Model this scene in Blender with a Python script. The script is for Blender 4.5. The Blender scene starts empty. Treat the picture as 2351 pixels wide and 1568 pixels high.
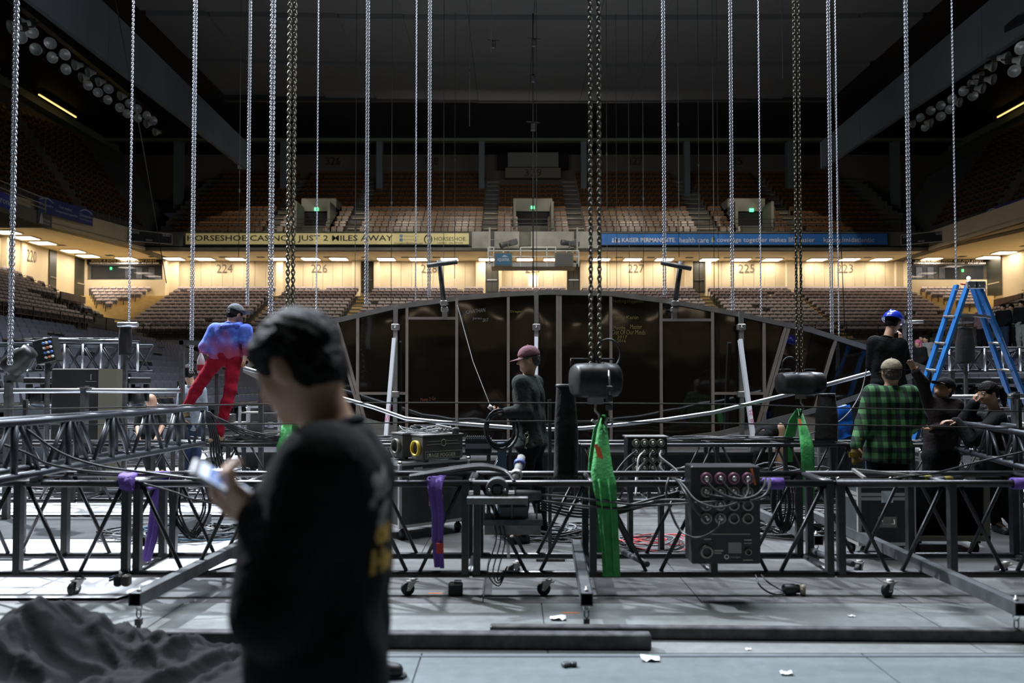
import bpy, bmesh, math, random
import numpy as np
from math import sin, cos, pi, radians, sqrt, atan2
from mathutils import Vector, Matrix, Quaternion, noise
random.seed(7)
SC = bpy.context.scene
COL = SC.collection
# ------------------------------------------------------------------ camera, world, lights, exposure
W_, H_, F_ = 2351, 1568, 1750.0
CAMZ, PITCH = 1.5, radians(1.6)
CY_ = 880.0 - F_ * math.tan(PITCH)
cd = bpy.data.cameras.new('camera'); cam = bpy.data.objects.new('camera', cd); COL.objects.link(cam)
cam.location = (0, 0, CAMZ); cam.rotation_euler = (pi / 2 + PITCH, 0, 0)
cd.sensor_width = 36; cd.lens = 36 * F_ / W_; cd.shift_y = (CY_ - H_ / 2) / W_
cd.clip_start = .05; cd.clip_end = 400
cd.dof.use_dof = True; cd.dof.focus_distance = 11.0; cd.dof.aperture_fstop = (cd.lens / 1000) / .017
SC.camera = cam
SC.view_settings.view_transform = 'Standard'; SC.view_settings.look = 'None'
SC.view_settings.gamma = 1; SC.view_settings.use_curve_mapping = False
SC.view_settings.exposure = 0.33
wd = bpy.data.worlds.new('world'); SC.world = wd; wd.use_nodes = True
wd.node_tree.nodes['Background'].inputs[0].default_value = (.5, .6, .8, 1)
wd.node_tree.nodes['Background'].inputs[1].default_value = .006
def lamp(kind, name, loc, energy, color, target=None, **kw):
    l = bpy.data.lights.new(name, kind); l.energy = energy; l.color = color
    for k, v in kw.items(): setattr(l, k, v)
    o = bpy.data.objects.new(name, l); COL.objects.link(o); o.location = loc
    if target is not None:
        o.rotation_euler = (Vector(target) - Vector(loc)).to_track_quat('-Z', 'Y').to_euler()
    return o
# cool work lights rigged high over the stage floor
lamp('AREA', 'work_and_fill_light', (-3.5, 13, 15), 2700, (.80, .88, 1.0), (-2.5, 9, 0), shape='RECTANGLE', size=7, size_y=2.5)
lamp('AREA', 'work_and_fill_light', (6, 13, 15), 1900, (.80, .88, 1.0), (3, 8, 0), shape='RECTANGLE', size=5, size_y=2.5)
lamp('AREA', 'work_and_fill_light', (0, 6.5, 15), 1150, (.92, .97, 1.0), (0, 5.2, 0), shape='RECTANGLE', size=6, size_y=3)
lamp('SPOT', 'floor_spot', (-12, 14, 14), 26000, (.86, .92, 1.0), (-5, 7.6, 0), spot_size=radians(44), spot_blend=.3, shadow_soft_size=.25)
lamp('SPOT', 'floor_spot', (12, 20, 14), 12000, (.86, .92, 1.0), (7, 12.5, 0), spot_size=radians(36), spot_blend=.3, shadow_soft_size=.25)
lamp('AREA', 'work_and_fill_light', (1, 40, 15), 700, (.95, .94, .95), (1, 52, 4), shape='RECTANGLE', size=14, size_y=3)  # added fill that brightens the back stands and balcony front
lamp('AREA', 'bounce_fill', (1, 26, 7), 620, (.86, .92, 1.0), (1, 30, 30), shape='RECTANGLE', size=18, size_y=10)  # added fill standing in for light bounced up off the floor
for i in range(9):       # added spots, cones shaped to light only the first upper-deck rows
    x = -19 + i * 4.9
    lamp('SPOT', 'front_row_fill_spot', (x, 51.5, 20.5), 900, (1, .90, .74), (x, 56.5, 12.9), spot_size=radians(62), spot_blend=.12, shadow_soft_size=.1)
# ------------------------------------------------------------------ pixel -> world helpers (measuring only)
_f = Vector((0, cos(PITCH), sin(PITCH))); _u = Vector((0, -sin(PITCH), cos(PITCH)))
def ray(px, py):
    return Vector((1, 0, 0)) * ((px - 1175.5) / F_) + _u * ((CY_ - py) / F_) + _f
def P(px, py, Y):
    r = ray(px, py); return Vector((0, 0, CAMZ)) + r * (Y / r.y)
def PZ(px, py, z):
    r = ray(px, py); return Vector((0, 0, CAMZ)) + r * ((z - CAMZ) / r.z)
def PX(px, Y): return (px - 1175.5) / F_ * Y
# ------------------------------------------------------------------ materials
MATS = {}
def mat(name, col=(.5, .5, .5), rough=.6, metal=0, var=0, vscale=6, bump=0, bscale=40, emit=0, ecol=None, alpha=1, trans=0, spec=.5, coat=0, var2=None, wave=0):
    if name in MATS: return MATS[name]
    m = bpy.data.materials.new(name); m.use_nodes = True; nt = m.node_tree; N = nt.nodes; L = nt.links
    b = N['Principled BSDF']
    b.inputs['Base Color'].default_value = (*col, 1); b.inputs['Roughness'].default_value = rough
    b.inputs['Metallic'].default_value = metal; b.inputs['Specular IOR Level'].default_value = spec
    b.inputs['Coat Weight'].default_value = coat
    tc = N.new('ShaderNodeTexCoord')
    if var:
        n = N.new('ShaderNodeTexNoise'); n.inputs['Scale'].default_value = vscale; n.inputs['Detail'].default_value = 5
        r = N.new('ShaderNodeMapRange'); r.inputs[1].default_value = .3; r.inputs[2].default_value = .7
        mx = N.new('ShaderNodeMix'); mx.data_type = 'RGBA'
        c2 = var2 or tuple(c * (1 - var) for c in col)
        mx.inputs['A'].default_value = (*col, 1); mx.inputs['B'].default_value = (*c2, 1)
        L.new(tc.outputs['Object'], n.inputs['Vector']); L.new(n.outputs['Fac'], r.inputs[0]); L.new(r.outputs[0], mx.inputs['Factor'])
        L.new(mx.outputs['Result'], b.inputs['Base Color'])
    if bump:
        n2 = N.new('ShaderNodeTexNoise'); n2.inputs['Scale'].default_value = bscale; n2.inputs['Detail'].default_value = 3
        bp = N.new('ShaderNodeBump'); bp.inputs['Strength'].default_value = bump; bp.inputs['Distance'].default_value = .02
        L.new(tc.outputs['Object'], n2.inputs['Vector']); L.new(n2.outputs['Fac'], bp.inputs['Height']); L.new(bp.outputs[0], b.inputs['Normal'])
    if wave:
        n2 = N.new('ShaderNodeTexNoise'); n2.inputs['Scale'].default_value = bscale; n2.inputs['Detail'].default_value = 1
        bp = N.new('ShaderNodeBump'); bp.inputs['Strength'].default_value = 1; bp.inputs['Distance'].default_value = wave
        L.new(tc.outputs['Object'], n2.inputs['Vector']); L.new(n2.outputs['Fac'], bp.inputs['Height']); L.new(bp.outputs[0], b.inputs['Normal'])
    if emit:
        b.inputs['Emission Color'].default_value = (*(ecol or col), 1); b.inputs['Emission Strength'].default_value = emit
    if trans: b.inputs['Transmission Weight'].default_value = trans
    if alpha < 1: b.inputs['Alpha'].default_value = alpha
    MATS[name] = m; return m
tan = mat('tan_concrete', (.60, .51, .33), .8, var=.18, vscale=.7, bump=.3, bscale=9)
tan_col = mat('tan_paint', (.70, .60, .40), .7, var=.1, vscale=1)
soffitm = mat('soffit_plaster', (.82, .72, .50), .85, var=.12, vscale=.3)
conc = mat('grey_concrete', (.45, .44, .40), .85, var=.3, vscale=1.2, bump=.4, bscale=8)
fasc = mat('fascia_paint', (.17, .17, .14), .7, var=.2, vscale=1)
blackm = mat('black_paint', (.012, .012, .014), .6)
ceilm = mat('dark_ceiling_panel', (.10, .096, .092), .9, var=.2, vscale=.2)
beamm = mat('blue_grey_beam', (.14, .17, .19), .8, var=.3, vscale=.25)
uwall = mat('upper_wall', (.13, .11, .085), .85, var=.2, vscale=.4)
navy = mat('navy_band', (.03, .035, .06), .8)
green_beam = mat('green_grey_beam', (.15, .17, .11), .8, var=.25, vscale=.4)
colm = mat('grey_blue_column', (.14, .17, .17), .8)
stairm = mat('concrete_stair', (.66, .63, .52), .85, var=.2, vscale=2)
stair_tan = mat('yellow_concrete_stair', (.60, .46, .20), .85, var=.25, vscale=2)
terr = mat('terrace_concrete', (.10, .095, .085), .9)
railm = mat('dark_rail', (.05, .05, .05), .4, metal=.6)
doorm = mat('dark_door', (.035, .035, .025), .4)
ink = mat('black_lettering', (.01, .01, .012), .6)
inkw = mat('white_lettering', (.8, .8, .8), .6)
# ------------------------------------------------------------------ mesh builder
class MB:
    def __init__(s): s.v = []; s.f = []; s.m = []; s.sm = []
    def add(s, v, f, mi=0, smooth=False):
        o = len(s.v); s.v += [tuple(p) for p in v]
        for q in f: s.f.append(tuple(i + o for i in q)); s.m.append(mi); s.sm.append(smooth)
        return s
    def box(s, c, d, R=None, mi=0, taper=1.0):
        c = Vector(c); x, y, z = d[0] / 2, d[1] / 2, d[2] / 2
        vs = []
        for k in (-1, 1):
            t = taper if k == 1 else 1
            for a, b in ((-1, -1), (1, -1), (1, 1), (-1, 1)):
                p = Vector((a * x * t, b * y * t, k * z))
                if R is not None: p = R @ p
                vs.append(c + p)
        return s.add(vs, [(3, 2, 1, 0), (4, 5, 6, 7), (0, 1, 5, 4), (1, 2, 6, 5), (2, 3, 7, 6), (3, 0, 4, 7)], mi)
    def bb(s, a, b, mi=0):
        a, b = Vector(a), Vector(b); return s.box((a + b) / 2, [abs(b[i] - a[i]) for i in range(3)], mi=mi)
    def bev(s, c, d, r=.01, R=None, mi=0):
        # box with chamfered edges
        c = Vector(c); h = [x / 2 for x in d]; r = min(r, min(h) * .95); vs = []
        rings = [(-h[2], r), (-h[2] + r, 0), (h[2] - r, 0), (h[2], r)]
        for z, ins in rings:
            X, Y = h[0] - ins, h[1] - ins; k = r * .9 if ins == 0 else r * .6
            for a, b, o in ((-1, -1, 0), (1, -1, 1), (1, 1, 0), (-1, 1, 1)):
                p1 = (a * (X - k), b * Y, z); p2 = (a * X, b * (Y - k), z)
                seq = (p2, p1) if o == 0 else (p1, p2)
                for p in seq:
                    p = Vector(p)
                    if R is not None: p = R @ p
                    vs.append(c + p)
        f = [tuple(range(7, -1, -1)), tuple(range(24, 32))]
        for k in range(3):
            for i in range(8):
                j = (i + 1) % 8; f.append((k * 8 + i, k * 8 + j, k * 8 + 8 + j, k * 8 + 8 + i))
        return s.add(vs, f, mi)
    def bar(s, p, q, w, h=None, up=(0, 0, 1), mi=0):
        p, q = Vector(p), Vector(q); h = h or w; d = q - p; L = d.length
        if L < 1e-6: return s
        z = d / L; u = Vector(up)
        if abs(z.dot(u)) > .98: u = Vector((0, 1, 0)) if abs(z.y) < .9 else Vector((1, 0, 0))
        x = u.cross(z).normalized(); y = z.cross(x)
        R = Matrix((x, y, z)).transposed()
        return s.box((p + q) / 2, (w, h, L), R, mi)
    def tube(s, pts, r, n=8, mi=0, caps=True, closed=False):
        pts = [Vector(p) for p in pts]; rs = r if isinstance(r, (list, tuple)) else [r] * len(pts)
        N = len(pts); vs = []; prev = None
        for i in range(N):
            if closed: t = pts[(i + 1) % N] - pts[i - 1]
            else: t = pts[min(i + 1, N - 1)] - pts[max(i - 1, 0)]
            if t.length < 1e-9: t = Vector((0, 0, 1))
            t.normalize()
            if prev is None:
                a = Vector((0, 0, 1)) if abs(t.z) < .9 else Vector((1, 0, 0))
                x = a.cross(t).normalized()
            else:
                x = prev - t * prev.dot(t)
                if x.length < 1e-6: x = Vector((1, 0, 0)).cross(t)
                x.normalize()
            prev = x; y = t.cross(x)
            for k in range(n):
                a = 2 * pi * k / n; vs.append(pts[i] + (x * cos(a) + y * sin(a)) * rs[i])
        f = []
        for i in range(N if closed else N - 1):
            j = (i + 1) % N
            for k in range(n):
                l = (k + 1) % n; f.append((i * n + k, i * n + l, j * n + l, j * n + k))
        s.add(vs, f, mi, n > 4)
        if caps and not closed:
            o = len(s.v) - len(vs)
            s.f.append(tuple(o + k for k in range(n - 1, -1, -1))); s.m.append(mi); s.sm.append(False)
            s.f.append(tuple(o + (N - 1) * n + k for k in range(n))); s.m.append(mi); s.sm.append(False)
        return s
    def ell(s, c, r, R=None, nu=12, nv=8, mi=0):
        c = Vector(c); r = (r, r, r) if not isinstance(r, (tuple, list)) else r; vs = []
        for i in range(nv + 1):
            a = pi * i / nv
            for k in range(nu):
                b = 2 * pi * k / nu; p = Vector((r[0] * sin(a) * cos(b), r[1] * sin(a) * sin(b), r[2] * cos(a)))
                if R is not None: p = R @ p
                vs.append(c + p)
        f = [(i * nu + k, (i + 1) * nu + k, (i + 1) * nu + (k + 1) % nu, i * nu + (k + 1) % nu) for i in range(nv) for k in range(nu)]
        return s.add(vs, f, mi, True)
    def lathe(s, c, prof, axis=(0, 0, 1), n=16, mi=0, smooth=True):
        # prof: list of (r, h) along axis
        c = Vector(c); z = Vector(axis).normalized(); a = Vector((0, 0, 1)) if abs(z.z) < .9 else Vector((1, 0, 0))
        x = a.cross(z).normalized(); y = z.cross(x); vs = []
        for r, h in prof:
            for k in range(n):
                t = 2 * pi * k / n; vs.append(c + z * h + (x * cos(t) + y * sin(t)) * max(r, 1e-4))
        f = [(i * n + k, i * n + (k + 1) % n, (i + 1) * n + (k + 1) % n, (i + 1) * n + k) for i in range(len(prof) - 1) for k in range(n)]
        return s.add(vs, f, mi, smooth)
    def prism(s, poly, off, mi=0):
        poly = [Vector(p) for p in poly]; off = Vector(off); n = len(poly)
        f = [tuple(range(n - 1, -1, -1)), tuple(range(n, 2 * n))] + [(i, (i + 1) % n, n + (i + 1) % n, n + i) for i in range(n)]
        return s.add(poly + [p + off for p in poly], f, mi)
    def mesh(s, name, mats):
        me = bpy.data.meshes.new(name); me.from_pydata(s.v, [], s.f)
        for m in (mats if isinstance(mats, (list, tuple)) else [mats]): me.materials.append(m)
        if me.polygons:
            me.polygons.foreach_set('material_index', s.m); me.polygons.foreach_set('use_smooth', s.sm)
        me.update(); return me
    def build(s, name, mats, parent=None, **props):
        return place(s.mesh(name, mats), name, parent, **props)
def place(me, name, parent=None, loc=None, rot=None, scale=None, local=False, **props):
    o = bpy.data.objects.new(name, me); COL.objects.link(o)
    if loc is not None: o.location = loc
    if rot is not None: o.rotation_euler = rot
    if scale is not None: o.scale = scale
    if parent is not None:
        o.parent = parent
        if not local:
            q = parent; M = Matrix.Identity(4)
            chain = []
            while q is not None: chain.append(q); q = q.parent
            for q in reversed(chain): M = M @ q.matrix_parent_inverse @ q.matrix_basis
            o.matrix_parent_inverse = M.inverted()
    for k, v in props.items():
        if v is not None: o[k] = v
    return o
def thing(name, label, category, loc=(0, 0, 0), rz=0, group=None):
    o = bpy.data.objects.new(name, None); COL.objects.link(o); o.location = loc; o.rotation_euler = (0, 0, rz)
    o.empty_display_size = .1; o['label'] = label; o['category'] = category
    if group: o['group'] = group
    return o
def single(mb, name, mats, label, category, group=None, **kw):
    o = mb.build(name, mats, **kw); o['label'] = label; o['category'] = category
    if group: o['group'] = group
    return o
def struct(mb, name, mats, parent=None):
    return mb.build(name, mats, parent, kind='structure' if parent is None else None)
def dup(o, loc=None, rz=None, label=None, parent=None):
    c = o.copy(); COL.objects.link(c)
    if parent is not None: c.parent = parent
    if loc is not None: c.location = loc
    if rz is not None: c.rotation_euler = (0, 0, rz)
    if label: c['label'] = label
    for ch in list(o.children): dup(ch, parent=c)
    return c
def text(string, o, xd, yd, w, h, m, parent, name='lettering', bold=0, shear=0, th=.004, label=None):
    """lettering fitted to the w x h box whose lower-left corner is o"""
    cu = bpy.data.curves.new('t', 'FONT'); cu.body = string; cu.resolution_u = 2; cu.offset = bold; cu.shear = shear
    ob = bpy.data.objects.new('t', cu); COL.objects.link(ob)
    dg = bpy.context.evaluated_depsgraph_get(); me = bpy.data.meshes.new_from_object(ob.evaluated_get(dg))
    bpy.data.objects.remove(ob); bpy.data.curves.remove(cu)
    n = len(me.vertices)
    if n == 0: return None
    co = np.empty(n * 3); me.vertices.foreach_get('co', co); co = co.reshape(-1, 3)
    mn, mx = co.min(0), co.max(0); sx = w / max(mx[0] - mn[0], 1e-6); sy = h / max(mx[1] - mn[1], 1e-6)
    o, xd, yd = np.array(o), np.array(Vector(xd).normalized()), np.array(Vector(yd).normalized())
    nz = np.cross(xd, yd)
    out = o + np.outer((co[:, 0] - mn[0]) * sx, xd) + np.outer((co[:, 1] - mn[1]) * sy, yd) + nz * th
    me.vertices.foreach_set('co', out.ravel()); me.materials.clear(); me.materials.append(m); me.update()
    return place(me, name, parent, label=label)
ORD = ['first', 'second', 'third', 'fourth', 'fifth', 'sixth', 'seventh', 'eighth', 'ninth', 'tenth', 'eleventh', 'twelfth', 'thirteenth', 'fourteenth', 'fifteenth', 'sixteenth', 'seventeenth', 'eighteenth', 'nineteenth', 'twentieth']
def ordn(i):
    if i < 20: return ORD[i]
    t = ['twenty', 'thirty', 'forty', 'fifty', 'sixty'][(i + 1) // 10 - 2]
    r = (i + 1) % 10
    return (t + '-' + ORD[r - 1]) if r else {'twenty': 'twentieth', 'thirty': 'thirtieth', 'forty': 'fortieth', 'fifty': 'fiftieth', 'sixty': 'sixtieth'}[t]
# ================================================================== ARENA SHELL
YW, YF, ZS = 62.0, 56.4, 11.5            # back concourse wall, balcony edge, soffit height
XL, XR = -34.5, 38.3
def mir(x): return 3.8 - x
# ---- floor
def floor_mat(name, base, dark, ns=.35, rough=.55, streak=True):
    m = bpy.data.materials.new(name); m.use_nodes = True; nt = m.node_tree; N = nt.nodes; L = nt.links; b = N['Principled BSDF']
    tc = N.new('ShaderNodeTexCoord'); mp = N.new('ShaderNodeMapping'); mp.inputs['Scale'].default_value = (.35, 1.6, 1)
    n = N.new('ShaderNodeTexNoise'); n.inputs['Scale'].default_value = 1.6; n.inputs['Detail'].default_value = 8; n.inputs['Roughness'].default_value = .65
    n2 = N.new('ShaderNodeTexNoise'); n2.inputs['Scale'].default_value = 14; n2.inputs['Detail'].default_value = 6
    L.new(tc.outputs['Object'], mp.inputs[0]); L.new(mp.outputs[0], n.inputs['Vector']); L.new(tc.outputs['Object'], n2.inputs['Vector'])
    r = N.new('ShaderNodeMapRange'); r.inputs[1].default_value = .38; r.inputs[2].default_value = .68
    L.new(n.outputs['Fac'], r.inputs[0])
    mx = N.new('ShaderNodeMix'); mx.data_type = 'RGBA'; mx.inputs['A'].default_value = (*base, 1); mx.inputs['B'].default_value = (*dark, 1)
    L.new(r.outputs[0], mx.inputs['Factor'])
    m2 = N.new('ShaderNodeMix'); m2.data_type = 'RGBA'; m2.blend_type = 'MULTIPLY'; m2.inputs['Factor'].default_value = .45
    L.new(mx.outputs['Result'], m2.inputs['A']); L.new(n2.outputs['Color'], m2.inputs['B'])
    r2 = N.new('ShaderNodeMapRange'); r2.inputs[1].default_value = .3; r2.inputs[2].default_value = .7; r2.inputs[3].default_value = .55
    L.new(n2.outputs['Fac'], r2.inputs[0]); L.new(r2.outputs[0], m2.inputs['B'])
    L.new(m2.outputs['Result'], b.inputs['Base Color']); b.inputs['Roughness'].default_value = rough
    bp = N.new('ShaderNodeBump'); bp.inputs['Strength'].default_value = .15; bp.inputs['Distance'].default_value = .01
    L.new(n2.outputs['Fac'], bp.inputs['Height']); L.new(bp.outputs[0], b.inputs['Normal'])
    return m
floorm = floor_mat('worn_grey_floor', (.20, .213, .21), (.105, .112, .11))
floorblue = floor_mat('blue_grey_floor', (.125, .155, .162), (.085, .105, .11))
panelm = floor_mat('worn_panel', (.12, .12, .118), (.055, .055, .055))
whitef = mat('white_floor_vinyl', (.82, .82, .84), .45, var=.08, vscale=.8)
darkcarpet = mat('dark_carpet', (.055, .058, .062), .95, var=.3, vscale=5)
struct(MB().bb((-60, -60, -.3), (64, 90, -.012)), 'floor', mat('dark_floor', (.07, .072, .076), .6, var=.3, vscale=1.5))
fl = bpy.data.objects['floor']
# floor boards laid as big painted sheets near the camera: each a part of the floor
def slab(x0, x1, y0, y1, m, z=0, name='floor_panel'):
    return MB().bb((x0 + .004, y0 + .004, -.011), (x1 - .004, y1 - .004, z)).build(name, m, fl)
ys = [-3.0, -.6, 1.84, 4.28, 5.25]
for j in range(len(ys) - 1):
    off = (0, .7, -.5, .2)[j]
    for i in range(-4, 5):
        slab(i * 2.44 + off, (i + 1) * 2.44 + off, ys[j], ys[j + 1], floorm if j == 3 else floorblue)
ys = [5.25, 6.7, 8.1, 9.5]
for j in range(3):
    for i in range(-5, 8):
        x0, x1 = i * 1.5 + (.4, -.2, .3)[j] - .6, (i + 1) * 1.5 + (.4, -.2, .3)[j] - .6
        if x1 > -1.9: slab(max(x0, -1.9), x1, ys[j], ys[j + 1], panelm, z=.0)
# white vinyl areas and dark carpet strips lying on the floor, left side and right rear
def sheet(poly, m, name, label, z=.004, th=.003):
    mb = MB().prism([(x, y, z) for x, y in poly], (0, 0, th)); return single(mb, name, m, label, 'floor covering')
sheet([(-7.4, 5.35), (-2.75, 5.35), (-1.9, 7.35), (-7.4, 7.35)], whitef, 'floor_sheet', 'glossy white vinyl sheet on the floor below the left truss')
sheet([(-9, 7.36), (-1.9, 7.36), (-1.75, 8.6), (-9, 8.4)], darkcarpet, 'carpet_strip', 'dark grey carpet strip behind the near white floor sheet at left', z=.006, th=.006)
sheet([(-14, 8.7), (-1.2, 8.7), (-.6, 17), (-14, 17)], whitef, 'floor_sheet', 'larger white vinyl sheet on the floor farther back at left')
sheet([(5.4, 9.2), (13, 9.2), (14, 16), (4.5, 16)], whitef, 'floor_sheet', 'white vinyl sheet on the floor behind the right road cases')
# ---- ceiling, baffles
mb = MB()
mb.bb((-60, -60, 22.2), (64, 92, 22.8)); struct(mb, 'ceiling', blackm)
ce = bpy.data.objects['ceiling']
mb = MB()
for (y0, y1, z0) in ((39.8, 45, 18.2), (34.6, 39.3, 18.2), (28, 34.1, 18.2), (20, 27.4, 18.2), (8, 19.4, 18.2)):
    n = 12
    for i in range(n):
        xa, xb = -17 + i * 36.0 / n, -17 + (i + 1) * 36.0 / n
        ya = .9 * abs((xa - 1.9) / 18) ** 2; 
        MB().bb((xa + .01, y0 + ya * .3, z0 + ya * .35), (xb - .01, y1 + ya * .3, z0 + .35 + ya * .35)).build('ceiling_panel', ceilm, ce)
MB().bb((-17, 44.6, 18.2), (19, 44.9, 22.2)).build('ceiling_baffle', blackm, ce)
# small grey square of light on the ceiling, painted as a faintly glowing hatch
sk = thing('ceiling_hatch', 'pale grey square hatch high in the dark ceiling, right of centre', 'hatch', (6.3, 31.6, 18.15))
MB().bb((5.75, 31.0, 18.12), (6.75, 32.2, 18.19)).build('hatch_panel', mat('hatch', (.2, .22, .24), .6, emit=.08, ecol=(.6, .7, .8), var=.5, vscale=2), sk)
MB().bb((5.7, 30.95, 18.10), (6.8, 31.0, 18.2)).bb((5.7, 32.2, 18.1), (6.8, 32.25, 18.2)).build('frame', blackm, sk)
# ---- the two long roof beams running to the back
for sx, nm, lab in ((-1, 'trim_1', None), (1, 'trim_2', None)):
    x0 = P(567, 380, 52).x if sx < 0 else P(1884, 380, 52).x
    za, zb = P(565, 388, 52).z, P(565, 327, 52).z
    zn, zt = 15.9, 18.8
    mb = MB(); prev = None
    xs = x0
    top = []; n = 5; y0, y1 = 22.0, 52.0
    for i in range(n):
        a, b = i / n, (i + 1) / n
        ya, yb = y1 + (y0 - y1) * a, y1 + (y0 - y1) * b
        f = lambda t, p, q: p + (q - p) * t
        w = .25
        poly = [(xs - w * (sx < 0), ya - .02, f(a, za, zn)), (xs - w * (sx < 0), yb + .02, f(b, za, zn)), (xs - w * (sx < 0), yb + .02, f(b, zb, zt)), (xs - w * (sx < 0), ya - .02, f(a, zb, zt))]
        MB().prism(poly, (w, 0, 0)).build('beam_panel', beamm, ce)
    if sx < 0:
        MB().bb((xs - .6, 51.9, za), (xs, 52.1, zb)).build('beam_end', beamm, ce)
# ---- back concourse wall: pilasters, panels, doors
bw = MB().bb((XL - .3, YW + .25, 8.0), (XR + .3, YW + .5, ZS + .3)); struct(bw, 'wall_back', tan); bw = bpy.data.objects['wall_back']
doors = [(826, 857), (1114, 1145), (1302, 1333), (1592, 1622)]
solid = [(382, 408), (632, 648), (807, 826), (857, 870), (1092, 1114), (1145, 1152), (1295, 1302), (1333, 1352), (1575, 1592), (1622, 1634), (1808, 1826), (2060, 2080), (2258, 2270), (198, 212)]
for a, b in solid:
    MB().bb((PX(a, YW - .2), YW - .25, 8.0), (PX(b, YW - .2), YW + .25, ZS)).build('pilaster', tan_col, bw)
cuts = [(408, 632), (648, 807), (870, 1092), (1152, 1295), (1352, 1575), (1634, 1808), (1826, 2060)]
for a, b in cuts:
    n = max(2, round((b - a) / 24))
    for i in range(n):
        x0, x1 = a + (b - a) * i / n, a + (b - a) * (i + 1) / n
        MB().bb((PX(x0, YW) + .012, YW + .08 + random.uniform(-.012, .012), 8.0), (PX(x1, YW) - .012, YW + .3, ZS)).build('wall_panel', tan, bw)
k = 1
def door(k, x0, x1, y, z0, z1, nm='door_%d', bar=True, along='x', wx=None):
    mb = MB()
    if along == 'x':
        mb.bb((x0, y, z0), (x1, y + .08, z1))
        o = struct(mb, nm % k, doorm)
        w = x1 - x0
        for j, (a, b) in enumerate(((.06, .47), (.53, .94))):
            MB().bb((x0 + w * a, y - .05, z0 + .1), (x0 + w * b, y, z1 - .55)).build('door_leaf', mat('door_leaf', (.05, .048, .035), .35), o)
        if bar: MB().bb((x0 + w * .1, y - .14, z0 + 1.0), (x0 + w * .9, y - .07, z0 + 1.07)).build('push_bar', mat('bright_metal', (.7, .68, .62), .3, 1), o)
    else:
        mb.bb((wx, x0, z0), (wx + .08, x1, z1)); o = struct(mb, nm % k, doorm); s = 1 if wx < 0 else -1
        xx = wx + .1 * s if s > 0 else wx - .02
        MB().bb((xx - .02, x0 + (x1 - x0) * .1, z0 + 1.0), (xx + .05, x1 - (x1 - x0) * .1, z0 + 1.07)).build('push_bar', mat('bright_metal', (.7, .68, .62), .3, 1), o)
    return o
for a, b in doors:
    door(k, PX(a + 1, YW), PX(b - 1, YW), YW + .1, 8.9, ZS - .05); k += 1
def wallnum(s, px, Y, y0, y1, w, m, par, off=.0):
    a = P(px - w / 2, y1, Y); h = P(px, y0, Y).z - a.z
    text(s, (a.x, Y - off, a.z), (1, 0, 0), (0, 0, 1), w * Y / F_, h, m, par, 'section_number')
numm = mat('grey_number_paint', (.10, .085, .06), .7)
for s, px in (('224', 516), ('226', 733), ('228', 985), ('229', 1224), ('227', 1460), ('225', 1714), ('223', 1940)):
    wallnum(s, px, YW + .05, 607, 626, 37, numm, bw, .02)
pb = MB().bb((PX(1213, YW), YW - .05, 8.9), (PX(1236, YW), YW + .05, 10.3)); single(pb, 'wall_board', mat('white_board', (.8, .78, .7), .5), 'plain pale board on the tan wall below the 229 section number', 'board')
# side concourse walls
for sx in (-1, 1):
    X = XL if sx < 0 else XR; s = 1 if sx < 0 else -1
    w = struct(MB().bb((X - .25 - .25 * 0, -60, 8), (X + .25 * 0, YW + .3, ZS + .3)) if sx < 0 else MB().bb((X, -60, 8), (X + .25, YW + .3, ZS + .3)), 'wall_left' if sx < 0 else 'wall_right', tan)
    def yl(px): return F_ * abs(X) / abs(px - 1175.5)
    if sx < 0:
        for a, b in ((28, 42), (42, 54)): pass
        MB().bb((X, yl(42), 8), (X + .12, yl(53), ZS)).build('pilaster', tan_col, w)
        MB().bb((X, yl(-1), 8), (X + .35, yl(4), ZS)).build('pilaster', tan_col, w)
        for a, b in ((5, 19), (107, 123), (167, 199)):
            door(k, yl(a), yl(b), 0, 8.4, ZS - .05, along='y', wx=X + .02); k += 1
        a = yl(57); h = .69
        text('220', (X + .03, yl(56), 10.2), (0, 1, 0), (0, 0, 1), yl(78) - yl(56), .85, numm, w, 'section_number')
    else:
        door(k, yl(2305), yl(2272), 0, 8.4, ZS - .05, along='y', wx=X - .1); k += 1
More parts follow.
